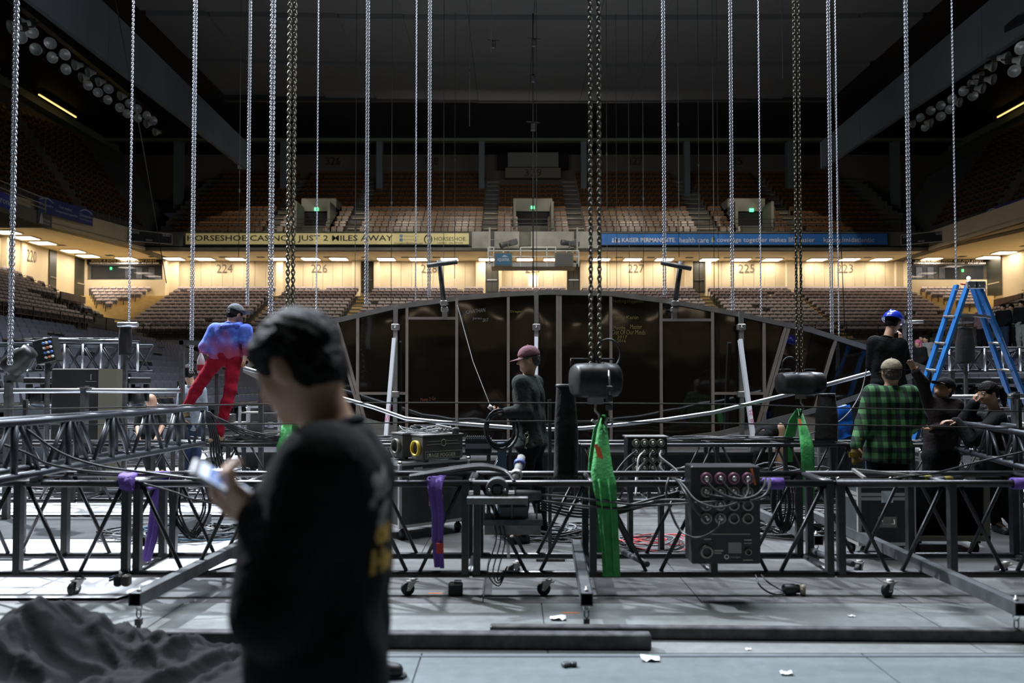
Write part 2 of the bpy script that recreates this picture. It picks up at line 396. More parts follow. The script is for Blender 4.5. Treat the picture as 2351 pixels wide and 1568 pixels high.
# suites on the back wall
def suite(x0, x1, n, left):
    a, b = PX(x0, YW), PX(x1, YW); z0, z1 = P(0, 645, YW).z, P(0, 612, YW).z
    mb = MB(); mb.bb((a, YW + 2.6, z0 - .3), (b, YW + 2.7, ZS)); mb.bb((a - .05, YW, z0 - .3), (a, YW + 2.7, ZS)); mb.bb((b, YW, z0 - .3), (b + .05, YW + 2.7, ZS)); mb.bb((a, YW, z0 - .4), (b, YW + 2.7, z0 - .3))
    # opening in the back wall is made by covering it in front with the recess, so pull it forward
    return a, b, z0, z1
suitem = mat('suite_interior', (.06, .065, .085), .7, emit=.0)
k2 = 1
for (x0, x1, left) in ((212, 380, True), (2082, 2257, False)):
    a, b = PX(x0, YW), PX(x1, YW); z0, z1 = P(0, 645, YW).z, P(0, 612, YW).z
    # box bay projecting 1.5 m out of the wall, open room behind the glass
    yb = YW - .9
    w = MB(); w.bb((a - .3, yb, 8), (b + .3, YW + .2, z0 - .02)); w.bb((a - .3, yb + .75, z0 - .02), (b + .3, YW + .2, ZS)); w.bb((a - .3, yb, z0), (a - .05, yb + .75, ZS)); w.bb((b + .05, yb, z0), (b + .3, yb + .75, ZS))
    wobj = struct(w, 'trim_%d' % (k2 + 2), tan_col)
    MB().bb((a - .05, yb + .6, z0), (b + .05, yb + .7, z1 + .1)).build('suite_back_panel', suitem, wobj)
    win = struct(MB().bb((a - .05, yb + .02, z0 - .03), (b + .05, yb + .1, z0 + .03)).bb((a - .05, yb + .02, z1 - .03), (b + .05, yb + .1, z1 + .03)), 'window_%d' % k2, doorm)
    for i in range(2):
        MB().bb((a + (b - a) * i / 2 - .02, yb + .04, z0), (a + (b - a) * (i + 1) / 2 - .02, yb + .055, z1)).build('pane', mat('tinted_glass', (.02, .025, .03), .03, alpha=.3, spec=.5), win)
    for i, u in enumerate((.5, .65, .82) if left else (.15, .3, .45)):
        xx = a + (b - a) * u
        pf = thing('framed_picture', ('leftmost', 'middle', 'rightmost')[i] + ' dark framed picture behind the ' + ('left' if left else 'right') + ' suite window', 'picture', (xx, yb + .58, z0 + .2))
        MB().bb((xx - .3, yb + .54, z0 + .1), (xx + .3, yb + .59, z1 - .05)).build('frame', blackm, pf)
        MB().bb((xx - .24, yb + .53, z0 + .16), (xx + .24, yb + .54, z1 - .11)).build('print', mat('blue_grey_print', (.3, .33, .42), .5, var=.4, vscale=5), pf)
    sg = thing('suite_sign', 'dark suite sign with gold lettering above the ' + ('left' if left else 'right') + ' suite window', 'sign', ((a + b) / 2, yb, z1))
    MB().bb((a - .05, yb - .06, z1 + .04), (b + .05, yb, ZS - .03)).build('sign_board', mat('sign_brown', (.010, .008, .006), .6, spec=.1), sg)
    hh = ZS - z1
    gold = mat('gold_lettering', (.55, .42, .2), .5)
    text('BOOK A SUITE NOW FOR ANY EVENT', (a + .3, yb - .062, z1 + hh * .54), (1, 0, 0), (0, 0, 1), (b - a) * .89, hh * .36, gold, sg, shear=.25)
    text('WWW.ROYALFARMSARENA.COM - 410.347.2020', (a + .15, yb - .062, z1 + hh * .14), (1, 0, 0), (0, 0, 1), (b - a) * .94, hh * .24, inkw, sg, bold=.02)
    k2 += 1
# exit signs
green = mat('exit_green', (.05, .5, .2), .4, emit=2.2, ecol=(.1, 1, .35))
def exitsign(px, py, Y, lab, w=9, h=6):
    p = P(px, py, Y); s = w * Y / F_ / 2; t = h * Y / F_ / 2
    g = thing('exit_sign', lab, 'sign', p)
    MB().bb((p.x - s, p.y, p.z - t), (p.x + s, p.y + .1, p.z + t)).build('sign_box', green, g)
    text('EXIT', (p.x - s * .8, p.y - .002, p.z - t * .6), (1, 0, 0), (0, 0, 1), s * 1.6, t * 1.2, inkw, g)
exitsign(254, 616, YW - .6, 'small green exit sign in the left suite window', 4, 6)
exitsign(2211, 621, YW - .6, 'small green exit sign in the right suite window', 4, 6)
exitsign(121, 582, 57, 'small green exit sign beside the 220 section number', 5, 7)
exitsign(726, 480, 58.6, 'lit green exit sign over the upper left doorway', 9, 7)
exitsign(1223, 476, 58.6, 'lit green exit sign over the middle upper doorway', 8, 6)
exitsign(1726, 482, 58.6, 'lit green exit sign over the upper right doorway', 9, 7)
# ---- soffit (underside of the balcony) with vents and lamps
cF = [(-31.8, 40), (-27.3, YF), (31, YF), (30.7 + .6, 40)]
mb = MB()
poly = [(XL, -60), (-31.5, -60), (-31.5, 38), (-27.3, YF), (31.0, YF), (31.5, 38), (31.5, -60), (XR, -60), (XR, YW + .3), (XL, YW + .3)]
def sof(pl, z=ZS, th=.2): return MB().prism([(x, y, z) for x, y in pl], (0, 0, th))
s1 = struct(sof([(XL, -60), (-31.5, -60), (-31.5, 38), (XL, 38)]), 'trim_5', soffitm)
s2 = struct(sof([(XL, 38), (-31.5, 38), (-27.3, YF), (-27.3, YW + .2), (XL, YW + .2)]), 'trim_6', soffitm)
s3 = struct(sof([(-27.3, YF), (31, YF), (31, YW + .2), (-27.3, YW + .2)]), 'trim_7', soffitm)
s4 = struct(sof([(31, YF), (31.5, 38), (XR, 38), (XR, YW + .2), (31, YW + .2)]), 'trim_8', soffitm)
s5 = struct(sof([(31.5, 38), (31.5, -60), (XR, -60), (XR, 38)]), 'trim_9', soffitm)
lampm = mat('soffit_lamp_glow', (1, .9, .85), .4, emit=20, ecol=(1.0, .86, .72))
lamps = [(16, 531), (59, 544), (99, 556), (168, 575), (202, 586), (290, 592), (400, 592.5), (470, 593), (542, 593), (643, 593), (714, 593), (778, 593), (887, 593.5), (960, 593.5), (1032, 593.5), (1119, 594), (1206, 594), (1268, 594), (1380, 594), (1452, 594), (1525, 594), (1628, 594.5), (1701, 594.5), (1773, 594.5), (1876, 594.5), (1950, 594), (2023, 594), (2138, 593), (2268, 589.5), (2305, 578.5), (2390, 556), (2440, 543)]
l0 = None
for i, (px, py) in enumerate(lamps):
    c = PZ(px, py, ZS)
    lab = 'glowing rectangular lamp flush in the balcony underside, ' + ordn(i) + ' from the left'
    if l0 is None:
        l0 = thing('soffit_lamp', lab, 'lamp', c, group='lamps in the balcony underside')
        MB().bb((-.72, -.62, -.09), (-.66, .62, .0)).bb((.66, -.62, -.09), (.72, .62, 0)).bb((-.66, -.62, -.09), (.66, -.57, 0)).bb((-.66, .57, -.09), (.66, .62, 0)).build('frame', tan_col, l0, ).matrix_parent_inverse = Matrix.Identity(4)
        MB().bb((-.66, -.57, -.07), (.66, .57, -.03)).build('diffuser', lampm, l0).matrix_parent_inverse = Matrix.Identity(4)
    else: dup(l0, c, label=lab)
# ceiling vents between the lamps
v0 = None
for i in range(len(lamps) - 1):
    a, b = lamps[i], lamps[i + 1]
    if b[0] - a[0] < 60 or i in (14, 15, 16, 17): continue
    c = PZ((a[0] + b[0]) / 2 + 6, (a[1] + b[1]) / 2 - 3, ZS)
    o = MB()
    for j in range(4): o.bb((-.3, -.2 + j * .12, -.03), (.3, -.14 + j * .12, -.002))
    o = place(o.mesh('vent', doorm), 'soffit_vent', loc=c)
    o['label'] = 'small dark vent in the balcony underside between the %s and %s lamps from the left' % (ordn(i), ordn(i + 1)); o['category'] = 'vent'; o['group'] = 'vents in the balcony underside'
# ---- fascia of the balcony
ZB, ZT = 11.35, 12.75
def fascia(p, q, name, z0=ZB, z1=ZT, m=fasc, th=.3):
    p, q = Vector((*p, 0)), Vector((*q, 0)); d = (q - p).normalized(); n = Vector((d.y, -d.x, 0))
    mb = MB().prism([p + Vector((0, 0, z0)), q + Vector((0, 0, z0)), q + Vector((0, 0, z1)), p + Vector((0, 0, z1))], -n * th)
    mb.prism([p + Vector((0, 0, z0)) + n * .12, q + Vector((0, 0, z0)) + n * .12, q + Vector((0, 0, z0 + .25)) + n * .12, p + Vector((0, 0, z0 + .25)) + n * .12], -n * .3)
    return struct(mb, name, m), n
fb, _ = fascia((-27.3, YF), (31, YF), 'trim_10')
fleft, nl = fascia((-31.5, 38), (-27.3, YF), 'trim_11', m=tan_col)
fr_, nr = fascia((31, YF), (31.5, 38), 'trim_12', m=tan_col)
fascia((-31.5, -60), (-31.5, 38), 'trim_13'); fascia((31.5, 38), (31.5, -60), 'trim_14')
# bare concrete blocks at the middle of the balcony front
for a, b in ((1083, 1123), (1135, 1192), (1219, 1318), (1325, 1372)):
    MB().bb((PX(a, YF), YF - .18, 11.5), (PX(b, YF), YF - .02, ZT)).build('concrete_block', conc, fb)
MB().bb((PX(1123, YF), YF - .08, 11.5), (PX(1135, YF), YF - .02, ZT)).bb((PX(1318, YF), YF - .08, 11.5), (PX(1325, YF), YF - .02, ZT)).build('joint_strip', doorm, fb)
# banners
def banner(x0, x1, y0, y1, colr, lab, name='banner', Y=YF):
    a = P(x0, y1, Y); b = P(x1, y0, Y)
    g = thing(name, lab, 'banner', ((a.x + b.x) / 2, Y - .2, a.z))
    MB().bb((a.x, Y - .2, a.z), (b.x, Y - .14, b.z)).build('board', colr, g)
    f = MB(); t = .05
    f.bb((a.x - t, Y - .22, a.z - t), (b.x + t, Y - .13, a.z)).bb((a.x - t, Y - .22, b.z), (b.x + t, Y - .13, b.z + t)).bb((a.x - t, Y - .22, a.z), (a.x, Y - .13, b.z)).bb((b.x, Y - .22, a.z), (b.x + t, Y - .13, b.z))
    f.build('frame', doorm, g)
    return g
def bt(g, s, x0, x1, y0, y1, m, **k):
    a = P(x0, y1, YF - .2); b = P(x1, y0, YF - .2)
    text(s, (a.x, YF - .203, a.z), (1, 0, 0), (0, 0, 1), b.x - a.x, b.z - a.z, m, g, **k)
cream = mat('cream_banner', (.88, .78, .38), .6); blue = mat('blue_banner', (.04, .19, .58), .5)
g = banner(429, 1077, 536, 562, cream, 'long cream banner with black lettering on the left half of the balcony front')
bt(g, 'HORSESHOE CASINO - JUST 2 MILES AWAY', 430, 902, 540, 557, ink, bold=.01)
bt(g, 'HORSESHOE.', 997, 1071, 544, 553, ink); bt(g, 'CASINO \u2022 BALTIMORE', 1004, 1063, 556, 559.5, ink)
bt(g, 'HorseshoeBaltimore.com', 905, 971, 556, 561, ink); bt(g, '/horseshoebaltimore', 926, 962, 540, 543, mat('grey_lettering', (.35, .32, .2), .6)); bt(g, '@horseshoebaltimore', 926, 960, 548.5, 552, MATS['grey_lettering'])
for yy, s in ((541.5, 'f'), (550.5, 't')):
    c = P(921, yy, YF - .2)
    MB().bb((c.x - .1, YF - .215, c.z - .1), (c.x + .1, YF - .2, c.z + .1)).build('social_icon', mat('icon_blue', (.05, .15, .5), .5), g)
    text(s, (c.x - .03, YF - .216, c.z - .07), (1, 0, 0), (0, 0, 1), .07, .13, inkw, g)
hs = MB(); c = P(983, 549.5, YF - .2)
pts = [(c.x + .27 * cos(t), YF - .21, c.z + .32 * sin(t)) for t in [radians(-60 + i * 15) for i in range(21)]]
hs.tube(pts, [.03 + .02 * sin(pi * i / 20) for i in range(21)], 5); hs.build('horseshoe_emblem', ink, g)
g = banner(1380, 2034, 537.5, 563, blue, 'long blue banner with white lettering on the right half of the balcony front')
bt(g, 'KAISER PERMANENTE.', 1428, 1551, 546, 556, inkw, bold=.015)
bt(g, 'health care', 1560, 1627, 545, 557, inkw); bt(g, '&', 1633, 1641, 545, 556, mat('yellow_lettering', (.8, .7, .05), .5)); bt(g, 'coverage together makes life easier', 1646, 1870, 545, 559, inkw)
bt(g, 'kp.org/midatlantic', 1891, 2007, 545, 559, inkw)
em = MB()
for dx, h in ((-7, 8), (0, 10), (7, 8)):
    c = P(1414 + dx, 557 - h, YF - .2); em.ell((c.x, YF - .21, c.z), (.06, .02, .06), nu=8, nv=5)
    em.bb((c.x - .07, YF - .22, P(0, 558, YF).z), (c.x + .07, YF - .2, c.z - .09))
em.build('family_emblem', inkw, g)
# scoreboards bridging the balcony corners
for px0, px1, ya0, ya1, yb0, yb1, lab, Ya, Yb in ((298, 395, 527, 553, 538, 561, 'small black scoreboard at the left balcony corner', 54.6, 56.0), (2069, 2173, 540, 563, 529, 553, 'small black scoreboard at the right balcony corner', 56.0, 54.6)):
    a, b, c, d = P(px0, ya1, Ya), P(px1, yb1, Yb), P(px1, yb0, Yb), P(px0, ya0, Ya)
    g = thing('scoreboard', lab, 'scoreboard', (a + b) / 2)
    xd = (b - a).normalized(); zd = (d - a).normalized(); nn = xd.cross(zd)
    MB().prism([a, b, c, d], -nn * .2).build('board', blackm, g)
    f = MB()
    for p, q in ((a, b), (b, c), (c, d), (d, a)): f.bar(p + nn * .02, q + nn * .02, .05)
    f.build('frame', mat('grey_trim', (.45, .45, .42), .5), g)
    L = (b - a).length; Hh = (d - a).length
    gl = mat('scoreboard_lettering', (.85, .85, .8), .6)
    text('HOME', a + xd * L * .05 + zd * Hh * .68, xd, zd, L * .17, Hh * .22, gl, g)
    text('GUEST', a + xd * L * .77 + zd * Hh * .68, xd, zd, L * .19, Hh * .22, gl, g)
    text('PERIOD', a + xd * L * .38 + zd * Hh * .14, xd, zd, L * .14, Hh * .14, gl, g)
# side fascia banners
navyb = mat('navy_banner', (.045, .065, .26), .5); bl = mat('pale_blue_lettering', (.65, .7, .85), .6)
def sideb(pa, pb, ya, yb, colr, lab, items, Y0, Y1, name='banner', th=.08, off=.15):
    # board on the slanted side fascia between depths Y0 and Y1
    a, b = P(pa, ya[1], Y0), P(pb, yb[1], Y1); c, d = P(pb, yb[0], Y1), P(pa, ya[0], Y0)
    b.z = a.z = (a.z + b.z) / 2; c.z = d.z = (c.z + d.z) / 2
    xd = (b - a).normalized(); zd = Vector((0, 0, 1)); nn = xd.cross(zd)
    g = thing(name, lab, 'banner', (a + b) / 2); MB().prism([a, b, c, d], -nn * th).build('board', colr, g)
    L, Hh = (b - a).length, d.z - a.z
    for s, u, v, w, h, m in items: text(s, a + xd * L * u + zd * Hh * v, xd, zd, L * w, Hh * h, m, g)
    return g, a, xd, zd, L, Hh
def arc_logo(g, a, xd, zd, L, Hh, u, w):
    pts = [a + xd * L * (u + w * t) + zd * Hh * (.72 + .2 * sin(pi * t)) + xd.cross(zd) * .02 for t in [i / 10 for i in range(11)]]
    MB().tube(pts, .035, 5).build('arc_emblem', bl, g)
r_ = sideb(88, 213, (445, 487), (486, 517), navyb, 'navy insurance banner on the left side of the balcony', [('Chesapeake', .01, .38, .24, .22, bl), ("Your workers'", .36, .55, .24, .2, bl), ('compensation specialist', .3, .22, .4, .2, bl), ('Chesapeake', .74, .38, .24, .24, bl), ("EMPLOYERS' INSURANCE", .74, .22, .24, .08, bl)], 46.4, 50.8)
arc_logo(*r_, .01, .24); arc_logo(*r_, .74, .24)
r_ = sideb(2263, 2372, (487, 517), (440, 480), navyb, 'navy insurance banner on the right side of the balcony', [('Chesapeake', .02, .38, .28, .22, bl), ("EMPLOYERS' INSURANCE", .02, .24, .26, .08, bl), ('Connect with', .42, .55, .3, .2, bl), ('your local agent', .36, .25, .42, .2, bl)], 50.3, 46.0)
arc_logo(*r_, .02, .26)
# projecting camera box at far left with its two signs
a = P(-40, 505, 37); b = P(113, 523, 42)
Zb0, Zb1 = P(110, 523, 42).z, P(110, 493, 42).z
bx = thing('press_box', 'grey projecting press box on the left balcony front', 'booth', (-25.5, 40, Zb0))
MB().bb((P(113, 500, 42).x - 3.5, 30, Zb0), (P(113, 500, 42).x, 42, Zb1)).build('body', fasc, bx)
xr = P(113, 500, 42).x
rl = MB()
for zz in (Zb1 + .25, Zb1 + .5, Zb1 + .85): rl.bar((xr - .1, 33, zz), (xr - .1, 41.9, zz), .05)
for yy in (33, 35, 37, 39, 41.8): rl.bar((xr - .1, yy, Zb1), (xr - .1, yy, Zb1 + .85), .05)
rl.build('railing', mat('pale_rail', (.4, .4, .3), .5), bx)
def onside(s, px0, px1, z0, z1, m, par, x=xr + .03):
    y0, y1 = F_ * abs(x) / abs(px0 - 1175.5), F_ * abs(x) / abs(px1 - 1175.5)
    text(s, (x, y0, z0), (0, 1, 0), (0, 0, 1), y1 - y0, z1 - z0, m, par)
hz = Zb1 - Zb0
g = thing('banner', 'dark banner with white lettering on the press box side', 'banner', (xr, 40, Zb0))
y0, y1 = F_ * abs(xr) / (1175.5 - 78), F_ * abs(xr) / (1175.5 - 112)
MB().bb((xr, y0, Zb0 + .02), (xr + .04, y1, Zb1)).build('board', mat('slate_banner', (.05, .055, .07), .5), g)
onside("IT'S YOUR TOWN", 92, 109, Zb0 + hz * .36, Zb0 + hz * .55, inkw, g, xr + .045); onside('HERE AT HOME', 95, 107, Zb0 + hz * .15, Zb0 + hz * .28, inkw, g, xr + .045)
yc = F_ * abs(xr) / (1175.5 - 86)
MB().prism([(xr + .05, yc - .18, Zb0 + hz * .1), (xr + .05, yc + .18, Zb0 + hz * .1), (xr + .05, yc + .1, Zb0 + hz * .6), (xr + .05, yc, Zb0 + hz * .95), (xr + .05, yc - .1, Zb0 + hz * .6)], (.02, 0, 0)).build('tower_emblem', mat('pale_emblem', (.5, .55, .6), .5), g)
g = thing('banner', 'bright blue banner at the far left of the press box', 'banner', (xr, 37, Zb0))
y0, y1 = F_ * abs(xr) / (1175.5 + 30), F_ * abs(xr) / (1175.5 - 26)
MB().bb((xr, y0, Zb0 + hz * .32), (xr + .06, y1, Zb1 + hz * .35)).build('board', mat('royal_blue', (.02, .05, .42), .5), g)
onside("aron's", -14, 22, Zb0 + hz * .6, Zb0 + hz * 1.05, inkw, g, xr + .065)
# ================================================================== TERRACES AND SEATS
def seat_mesh(name, back_m, pan_m, arm_m, w=.48, style='pad'):
    mb = MB()
    R = Matrix.Rotation(radians(-12), 3, 'X')
    # backrest: slab with rounded upper corners
    z0, z1 = .40, .88; h = w / 2; r = .09
    prof = [(-h * .94, z0), (h * .94, z0), (h, z1 - r), (h - r * .35, z1 - r * .3), (h - r, z1), (-h + r, z1), (-h + r * .35, z1 - r * .3), (-h, z1 - r)]
    mb.prism([(x, .16 + (z - z0) * .2, z) for x, z in prof], (0, .05, 0), 0)
    if style == 'pad':
        mb.bar((0, .02, .44), (0, .10, .70), w * .92, .07, up=(0, 1, 0), mi=1); mb.bar((0, .085, .70), (0, .13, .83), w * .86, .05, up=(0, 1, 0), mi=0)      # seat pan folded up, lower part painted dark as the shaded gap
        for s in (-1, 1): mb.bb((s * (h + .012) - .02, -.12, .58), (s * (h + .012) + .02, .22, .61), 2)
        mb.bb((-h - .02, .1, 0), (-h + .02, .2, .6), 2)
    else:
        mb.bar((0, -.04, .44), (0, .10, .74), w * .9, .05, up=(0, 1, 0), mi=1)
        for s in (-1, 1): mb.bb((s * h - .015, -.05, .3), (s * h + .015, .2, .62), 2)
        mb.bb((-.05, .1, 0), (.05, .2, .42), 2)
    me = mb.mesh(name, [back_m, pan_m, arm_m]); return me
mauve = mat('mauve_seat_shell', (.52, .44, .43), .5); mauve2 = mat('dark_seat_cushion', (.05, .042, .042), .8)
armm = mat('seat_frame', (.10, .08, .06), .35, metal=.3)
browns = mat('orange_brown_plastic', (.19, .075, .026), .3, coat=.25); browns2 = mat('brown_plastic', (.07, .045, .028), .35)
charc = mat('charcoal_fabric', (.12, .12, .145), .85); charc2 = mat('black_cushion', (.012, .012, .014), .9)
armb = mat('riser_seat_frame', (.60, .52, .38), .25, metal=.6)  # pale warm metal colour paints the glints along the seat edges
MA = seat_mesh('seat', mauve, mauve2, armm); MBr = seat_mesh('seat', browns, browns2, mat('pale_seat_arm', (.28, .2, .12), .4)); 
# riser seats: fully padded front face
def riser_mesh():
    mb = MB(); w = .5; h = w / 2
    prof = [(-h * .80, .58), (h * .80, .58), (h * .86, .80), (h * .7, .85), (-h * .7, .85), (-h * .86, .80)]
    mb.prism([(x, .10 + (z - .36) * .22, z) for x, z in prof], (0, .05, 0), 0)
    mb.bar((0, .02, .42), (0, .12, .60), w * .84, .05, up=(0, 1, 0), mi=1)
    for s in (-1, 1): mb.bb((s * (h) - .014, -.12, .57), (s * (h) + .014, .12, .60), 2)
    mb.bb((-h - .02, .0, 0), (-h + .02, .1, .56), 1); mb.bb((-h, .13, .0), (h, .15, .60), 1)
    return mb.mesh('seat', [charc, charc2, armb])
MC = riser_mesh()
def emit_seats(lst, me, name, labelf, cat, group, stuffname, stufflabel, limit=300, vis=None):
    """lst: (x, y, z, rz, info). nearest visible ones become objects, the rest one joined 'stuff' mesh"""
    key = lambda s: (0 if vis(s) else 1, Vector((s[0], s[1], s[2] - CAMZ)).length)
    lst = sorted(lst, key=key)
    for s in lst[:limit]:
        o = place(me, name, loc=s[:3], rot=(0, 0, s[3])); o['label'] = labelf(s[4]); o['category'] = cat; o['group'] = group
    rest = lst[limit:]
    if not rest: return
    n = len(me.vertices); co = np.empty(n * 3); me.vertices.foreach_get('co', co); co = co.reshape(-1, 3)
    fs = [tuple(p.vertices) for p in me.polygons]; mi = [p.material_index for p in me.polygons]
    V = []; Fc = []; Mi = []
    for k, s in enumerate(rest):
        c, q = cos(s[3]), sin(s[3]); R = np.array([[c, q, 0], [-q, c, 0], [0, 0, 1]])
        V.append(co @ R + np.array(s[:3])); Fc += [tuple(i + k * n for i in f) for f in fs]; Mi += mi
    m2 = bpy.data.meshes.new(stuffname); m2.from_pydata(np.concatenate(V).tolist(), [], Fc)
    for m in me.materials: m2.materials.append(m)
    m2.polygons.foreach_set('material_index', Mi); m2.update()
    o = place(m2, stuffname); o['label'] = stufflabel; o['category'] = cat; o['kind'] = 'stuff'
def inview(x, y, z, m=30):
    if y < 1: return False
    px = 1175.5 + x / y * F_; py = 880 - (z - CAMZ) / y * F_
    return -m < px < W_ + m and -m < py < H_ + m
# ---- lower back bowl : 13 rows
RW, TR, RI = 13, .76, .325
ZTOP = 8.42; YTOP = 60.9
def rowY(r): return YTOP - (RW - 1 - r) * TR      # r = 0 front
def rowZ(r): return ZTOP - (RW - 1 - r) * RI
mb = MB()
for r in range(RW): mb.bb((XL, rowY(r) - TR * .55, .0 if r == 0 else rowZ(r) - 1.0), (XR, rowY(r) + TR * .5 + (1 if r == RW - 1 else 0), rowZ(r)))
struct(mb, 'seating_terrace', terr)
sections = [('corner section below left suite', 202, 345, 'corner'), ('leftmost large bowl section', 405, 632, 'sec'), ('second large bowl section', 657, 823, 'sec'), ('third large bowl section', 856, 1110, 'sec'), ('middle bowl section', 1147, 1300, 'sec'), ('section right of the middle', 1336, 1594, 'sec'), ('section left of right end', 1627, 1812, 'sec'), ('rightmost large bowl section', 1826, 2086, 'sec'), ('corner section below right suite', 2118, 2268, 'corner')]
seats = []
for nm, a, b, kd in sections:
    x0, x1 = PX(a, 61), PX(b, 61)
    n = int((x1 - x0) / .5)
    for r in range(RW):
        for i in range(n):
            if kd == 'corner':
                left = a < 1000; k = RW - 1 - r
                if left and (i < k * 1.05 - .2 or i > n - 1 - max(0, k - 2) * .62): continue
                if (not left) and (i > n - 1 - k * 1.05 + .2 or i < max(0, k - 2) * .62): continue
                if k > 6: continue
            if random.random() < .008: continue
            seats.append((x0 + .25 + i * (x1 - x0) / n, rowY(r), rowZ(r), 0, (nm, r, i)))
def visA(s):
    px = 1175.5 + s[0] / s[1] * F_; py = 880 - (s[2] + .7 - CAMZ) / s[1] * F_
    if not inview(s[0], s[1], s[2]): return False
    if 585 < px < 790 and py > 700: return False
    if 770 < px < 1990 and py > 670 + ((px - 1290) / 700) ** 2 * 130: return False
    return True
emit_seats(seats, MA, 'arena_seat', lambda i: 'mauve folding seat, %s, %s row up, %s from the left' % (i[0], ordn(i[1]), ordn(i[2])), 'seat', 'folding seats in the lower back bowl', 'arena_seats_far', 'further rows of mauve-grey folding seats in the lower back bowl', limit=190, vis=visA)
# aisle stairs of the lower bowl
ais = [(345, 405), (634, 656), (823, 856), (1110, 1147), (1300, 1336), (1594, 1627), (1812, 1826), (2086, 2118)]
mb = MB()
for a, b in ais:
    x0, x1 = PX(a, 61) + .1, PX(b, 61) - .1
    if x1 - x0 < .9: x1 = x0 + .9
    for r in range(RW):
        for j in range(2):
            mb.bb((x0, rowY(r) - TR * .55 + j * TR * .5 - .36, rowZ(r) - .3), (x1, rowY(r) - TR * .05 + j * TR * .5, rowZ(r) + (j - 1) * RI * .5 + .03))
for sgn, xa, xb in ((-1, PX(150, 61), PX(400, 61)), (1, PX(2090, 61), PX(2330, 61))):
    for r in range(RW):
        mb.bb((xa, rowY(r) - TR * .8, rowZ(r) - .5), (xb, rowY(r) + TR * .45, rowZ(r) + .02))
struct(mb, 'aisle_stairs', stair_tan)
# front edge of that bowl: concrete kerb and rail
mb = MB().bb((XL, rowY(0) - 1.5, 3.9), (XR, rowY(0) - .42, 4.35)); struct(mb, 'trim_15', conc)
mb = MB().bb((XL, rowY(0) - 1.3, 0), (XR, rowY(0) - .7, 3.9)); struct(mb, 'trim_16', mat('dark_wall', (.02, .02, .02), .8))
def railing(pts, h, lab, posts=2.0, nrail=2, m=railm, r=.03, group=None):
    g = thing('handrail', lab, 'railing', pts[0], group=group); mb = MB()
    pts = [Vector(p) for p in pts]
    for k in range(nrail):
        zz = Vector((0, 0, h * (k + 1) / nrail))
        for p, q in zip(pts, pts[1:]): mb.bar(p + zz, q + zz, r * 1.6)
    mb.build('rail', m, g)
    for p, q in zip(pts, pts[1:]):
        n = max(1, int((q - p).length / posts))
        for i in range(n + 1):
            c = p.lerp(q, i / n); MB().bar(c, c + Vector((0, 0, h)), r * 1.6).build('post', m, g)
    return g
railing([(-24, rowY(0) - 1.2, 4.35), (-14.5, rowY(0) - 1.2, 4.35)], 1.1, 'dark handrail in front of the leftmost lower back section')
railing([(16, rowY(0) - 1.2, 4.35), (28.5, rowY(0) - 1.2, 4.35)], 1.1, 'dark handrail in front of the rightmost lower back section')
# ---- lower side bowls (rows parallel to the side walls)
sideA = []
for sx in (-1, 1):
    X = (lambda x: x) if sx < 0 else mir
    mb = MB()
    for r in range(RW):
        xx = XL + 1.1 + (RW - 1 - r) * TR
        x0, x1 = sorted((X(xx - TR * .5), X(xx + TR * .55)))
        mb.bb((x0, -20, rowZ(r) - 1.2), (x1, 51.5, rowZ(r)))
        ylo = 20 if sx < 0 else 20
        n = int((50.2 + (r - 6) * .5 - ylo) / .5); n = min(n, 62)
        for i in range(n):
            y = ylo + i * .5
            if (i + 100) % 26 in (3, 4) : continue
            if sx < 0 and 44.4 < y < 47.4 and r < 6: continue
            if inview(X(xx), y, rowZ(r), 10): sideA.append((X(xx), y, rowZ(r), pi / 2 if sx < 0 else -pi / 2, ('left' if sx < 0 else 'right', r, i)))
    struct(mb, 'seating_terrace', terr)
emit_seats(sideA, MA, 'arena_seat', lambda i: 'pale folding seat, %s side bowl, %s row up, %s along' % (i[0], ordn(i[1]), ordn(i[2])), 'seat', 'folding seats on the side bowls', 'arena_seats_side', 'further rows of mauve folding seats on the side bowls', limit=110, vis=lambda s: True)
# ---- black retractable risers left and right
NR = 12
def xtop(Y): return -17.4 - .0064 * max(0, Y - 26) ** 2
lst = []
for sx in (-1, 1):
    X = (lambda x: x) if sx < 0 else (lambda x: 3.8 - x + .4)
    mb = MB(); yy = np.arange(9, 47.5, 1.6)
    for r in range(NR):
        zt = .25 + r * .25; off = (NR - 1 - r) * .74
        for a in yy:
            y2 = a + 1.6
            c = [(X(xtop(a) + off - .4), a, zt - .25), (X(xtop(a) + off + .36), a, zt - .25), (X(xtop(y2) + off + .36), y2, zt - .25), (X(xtop(y2) + off - .4), y2, zt - .25)]
            if sx > 0: c = c[::-1]
            mb.prism([(p[0], p[1], max(0, zt - .5)) for p in c], (0, 0, .49 if zt > .5 else zt))
        for i in range(76):
            y = 9.5 + i * .505; 
            if y > 47: break
            g = (i + r * 5) % 19
            if g in (3, 4): continue
            if r < 2 and sx < 0 and y < 15: continue
            x = xtop(y) + off; dx = -.0128 * max(0, y - 26)
            ang = atan2(1, dx) # row direction angle
            rz = ang  # seat front (-Y local) must point to +X
            xx = X(x)
            if not inview(xx, y, zt, 20): continue
            lst.append((xx, y, zt, rz if sx < 0 else pi - (rz) + pi, ('left' if sx < 0 else 'right', r, i)))
    struct(mb, 'seating_riser', blackm)
    # walkway behind and wall
    x0, x1 = sorted((X(-24.7), X(-17.5)))
    struct(MB().bb((x0, -20, 2.6), (x1, 51, 2.9)).bb((x0 if sx < 0 else x1 - .3, -20, 0), (x0 + .3 if sx < 0 else x1, 51, 4.6)), 'trim_%d' % (17 if sx < 0 else 18), mat('dark_wall', (.02, .02, .02), .8))
    railing([(X(-24.2), 20, 4.45), (X(-24.2), 50, 4.45)], .95, 'long dark handrail along the front of the %s side bowl' % ('left' if sx < 0 else 'right'), posts=2.2)
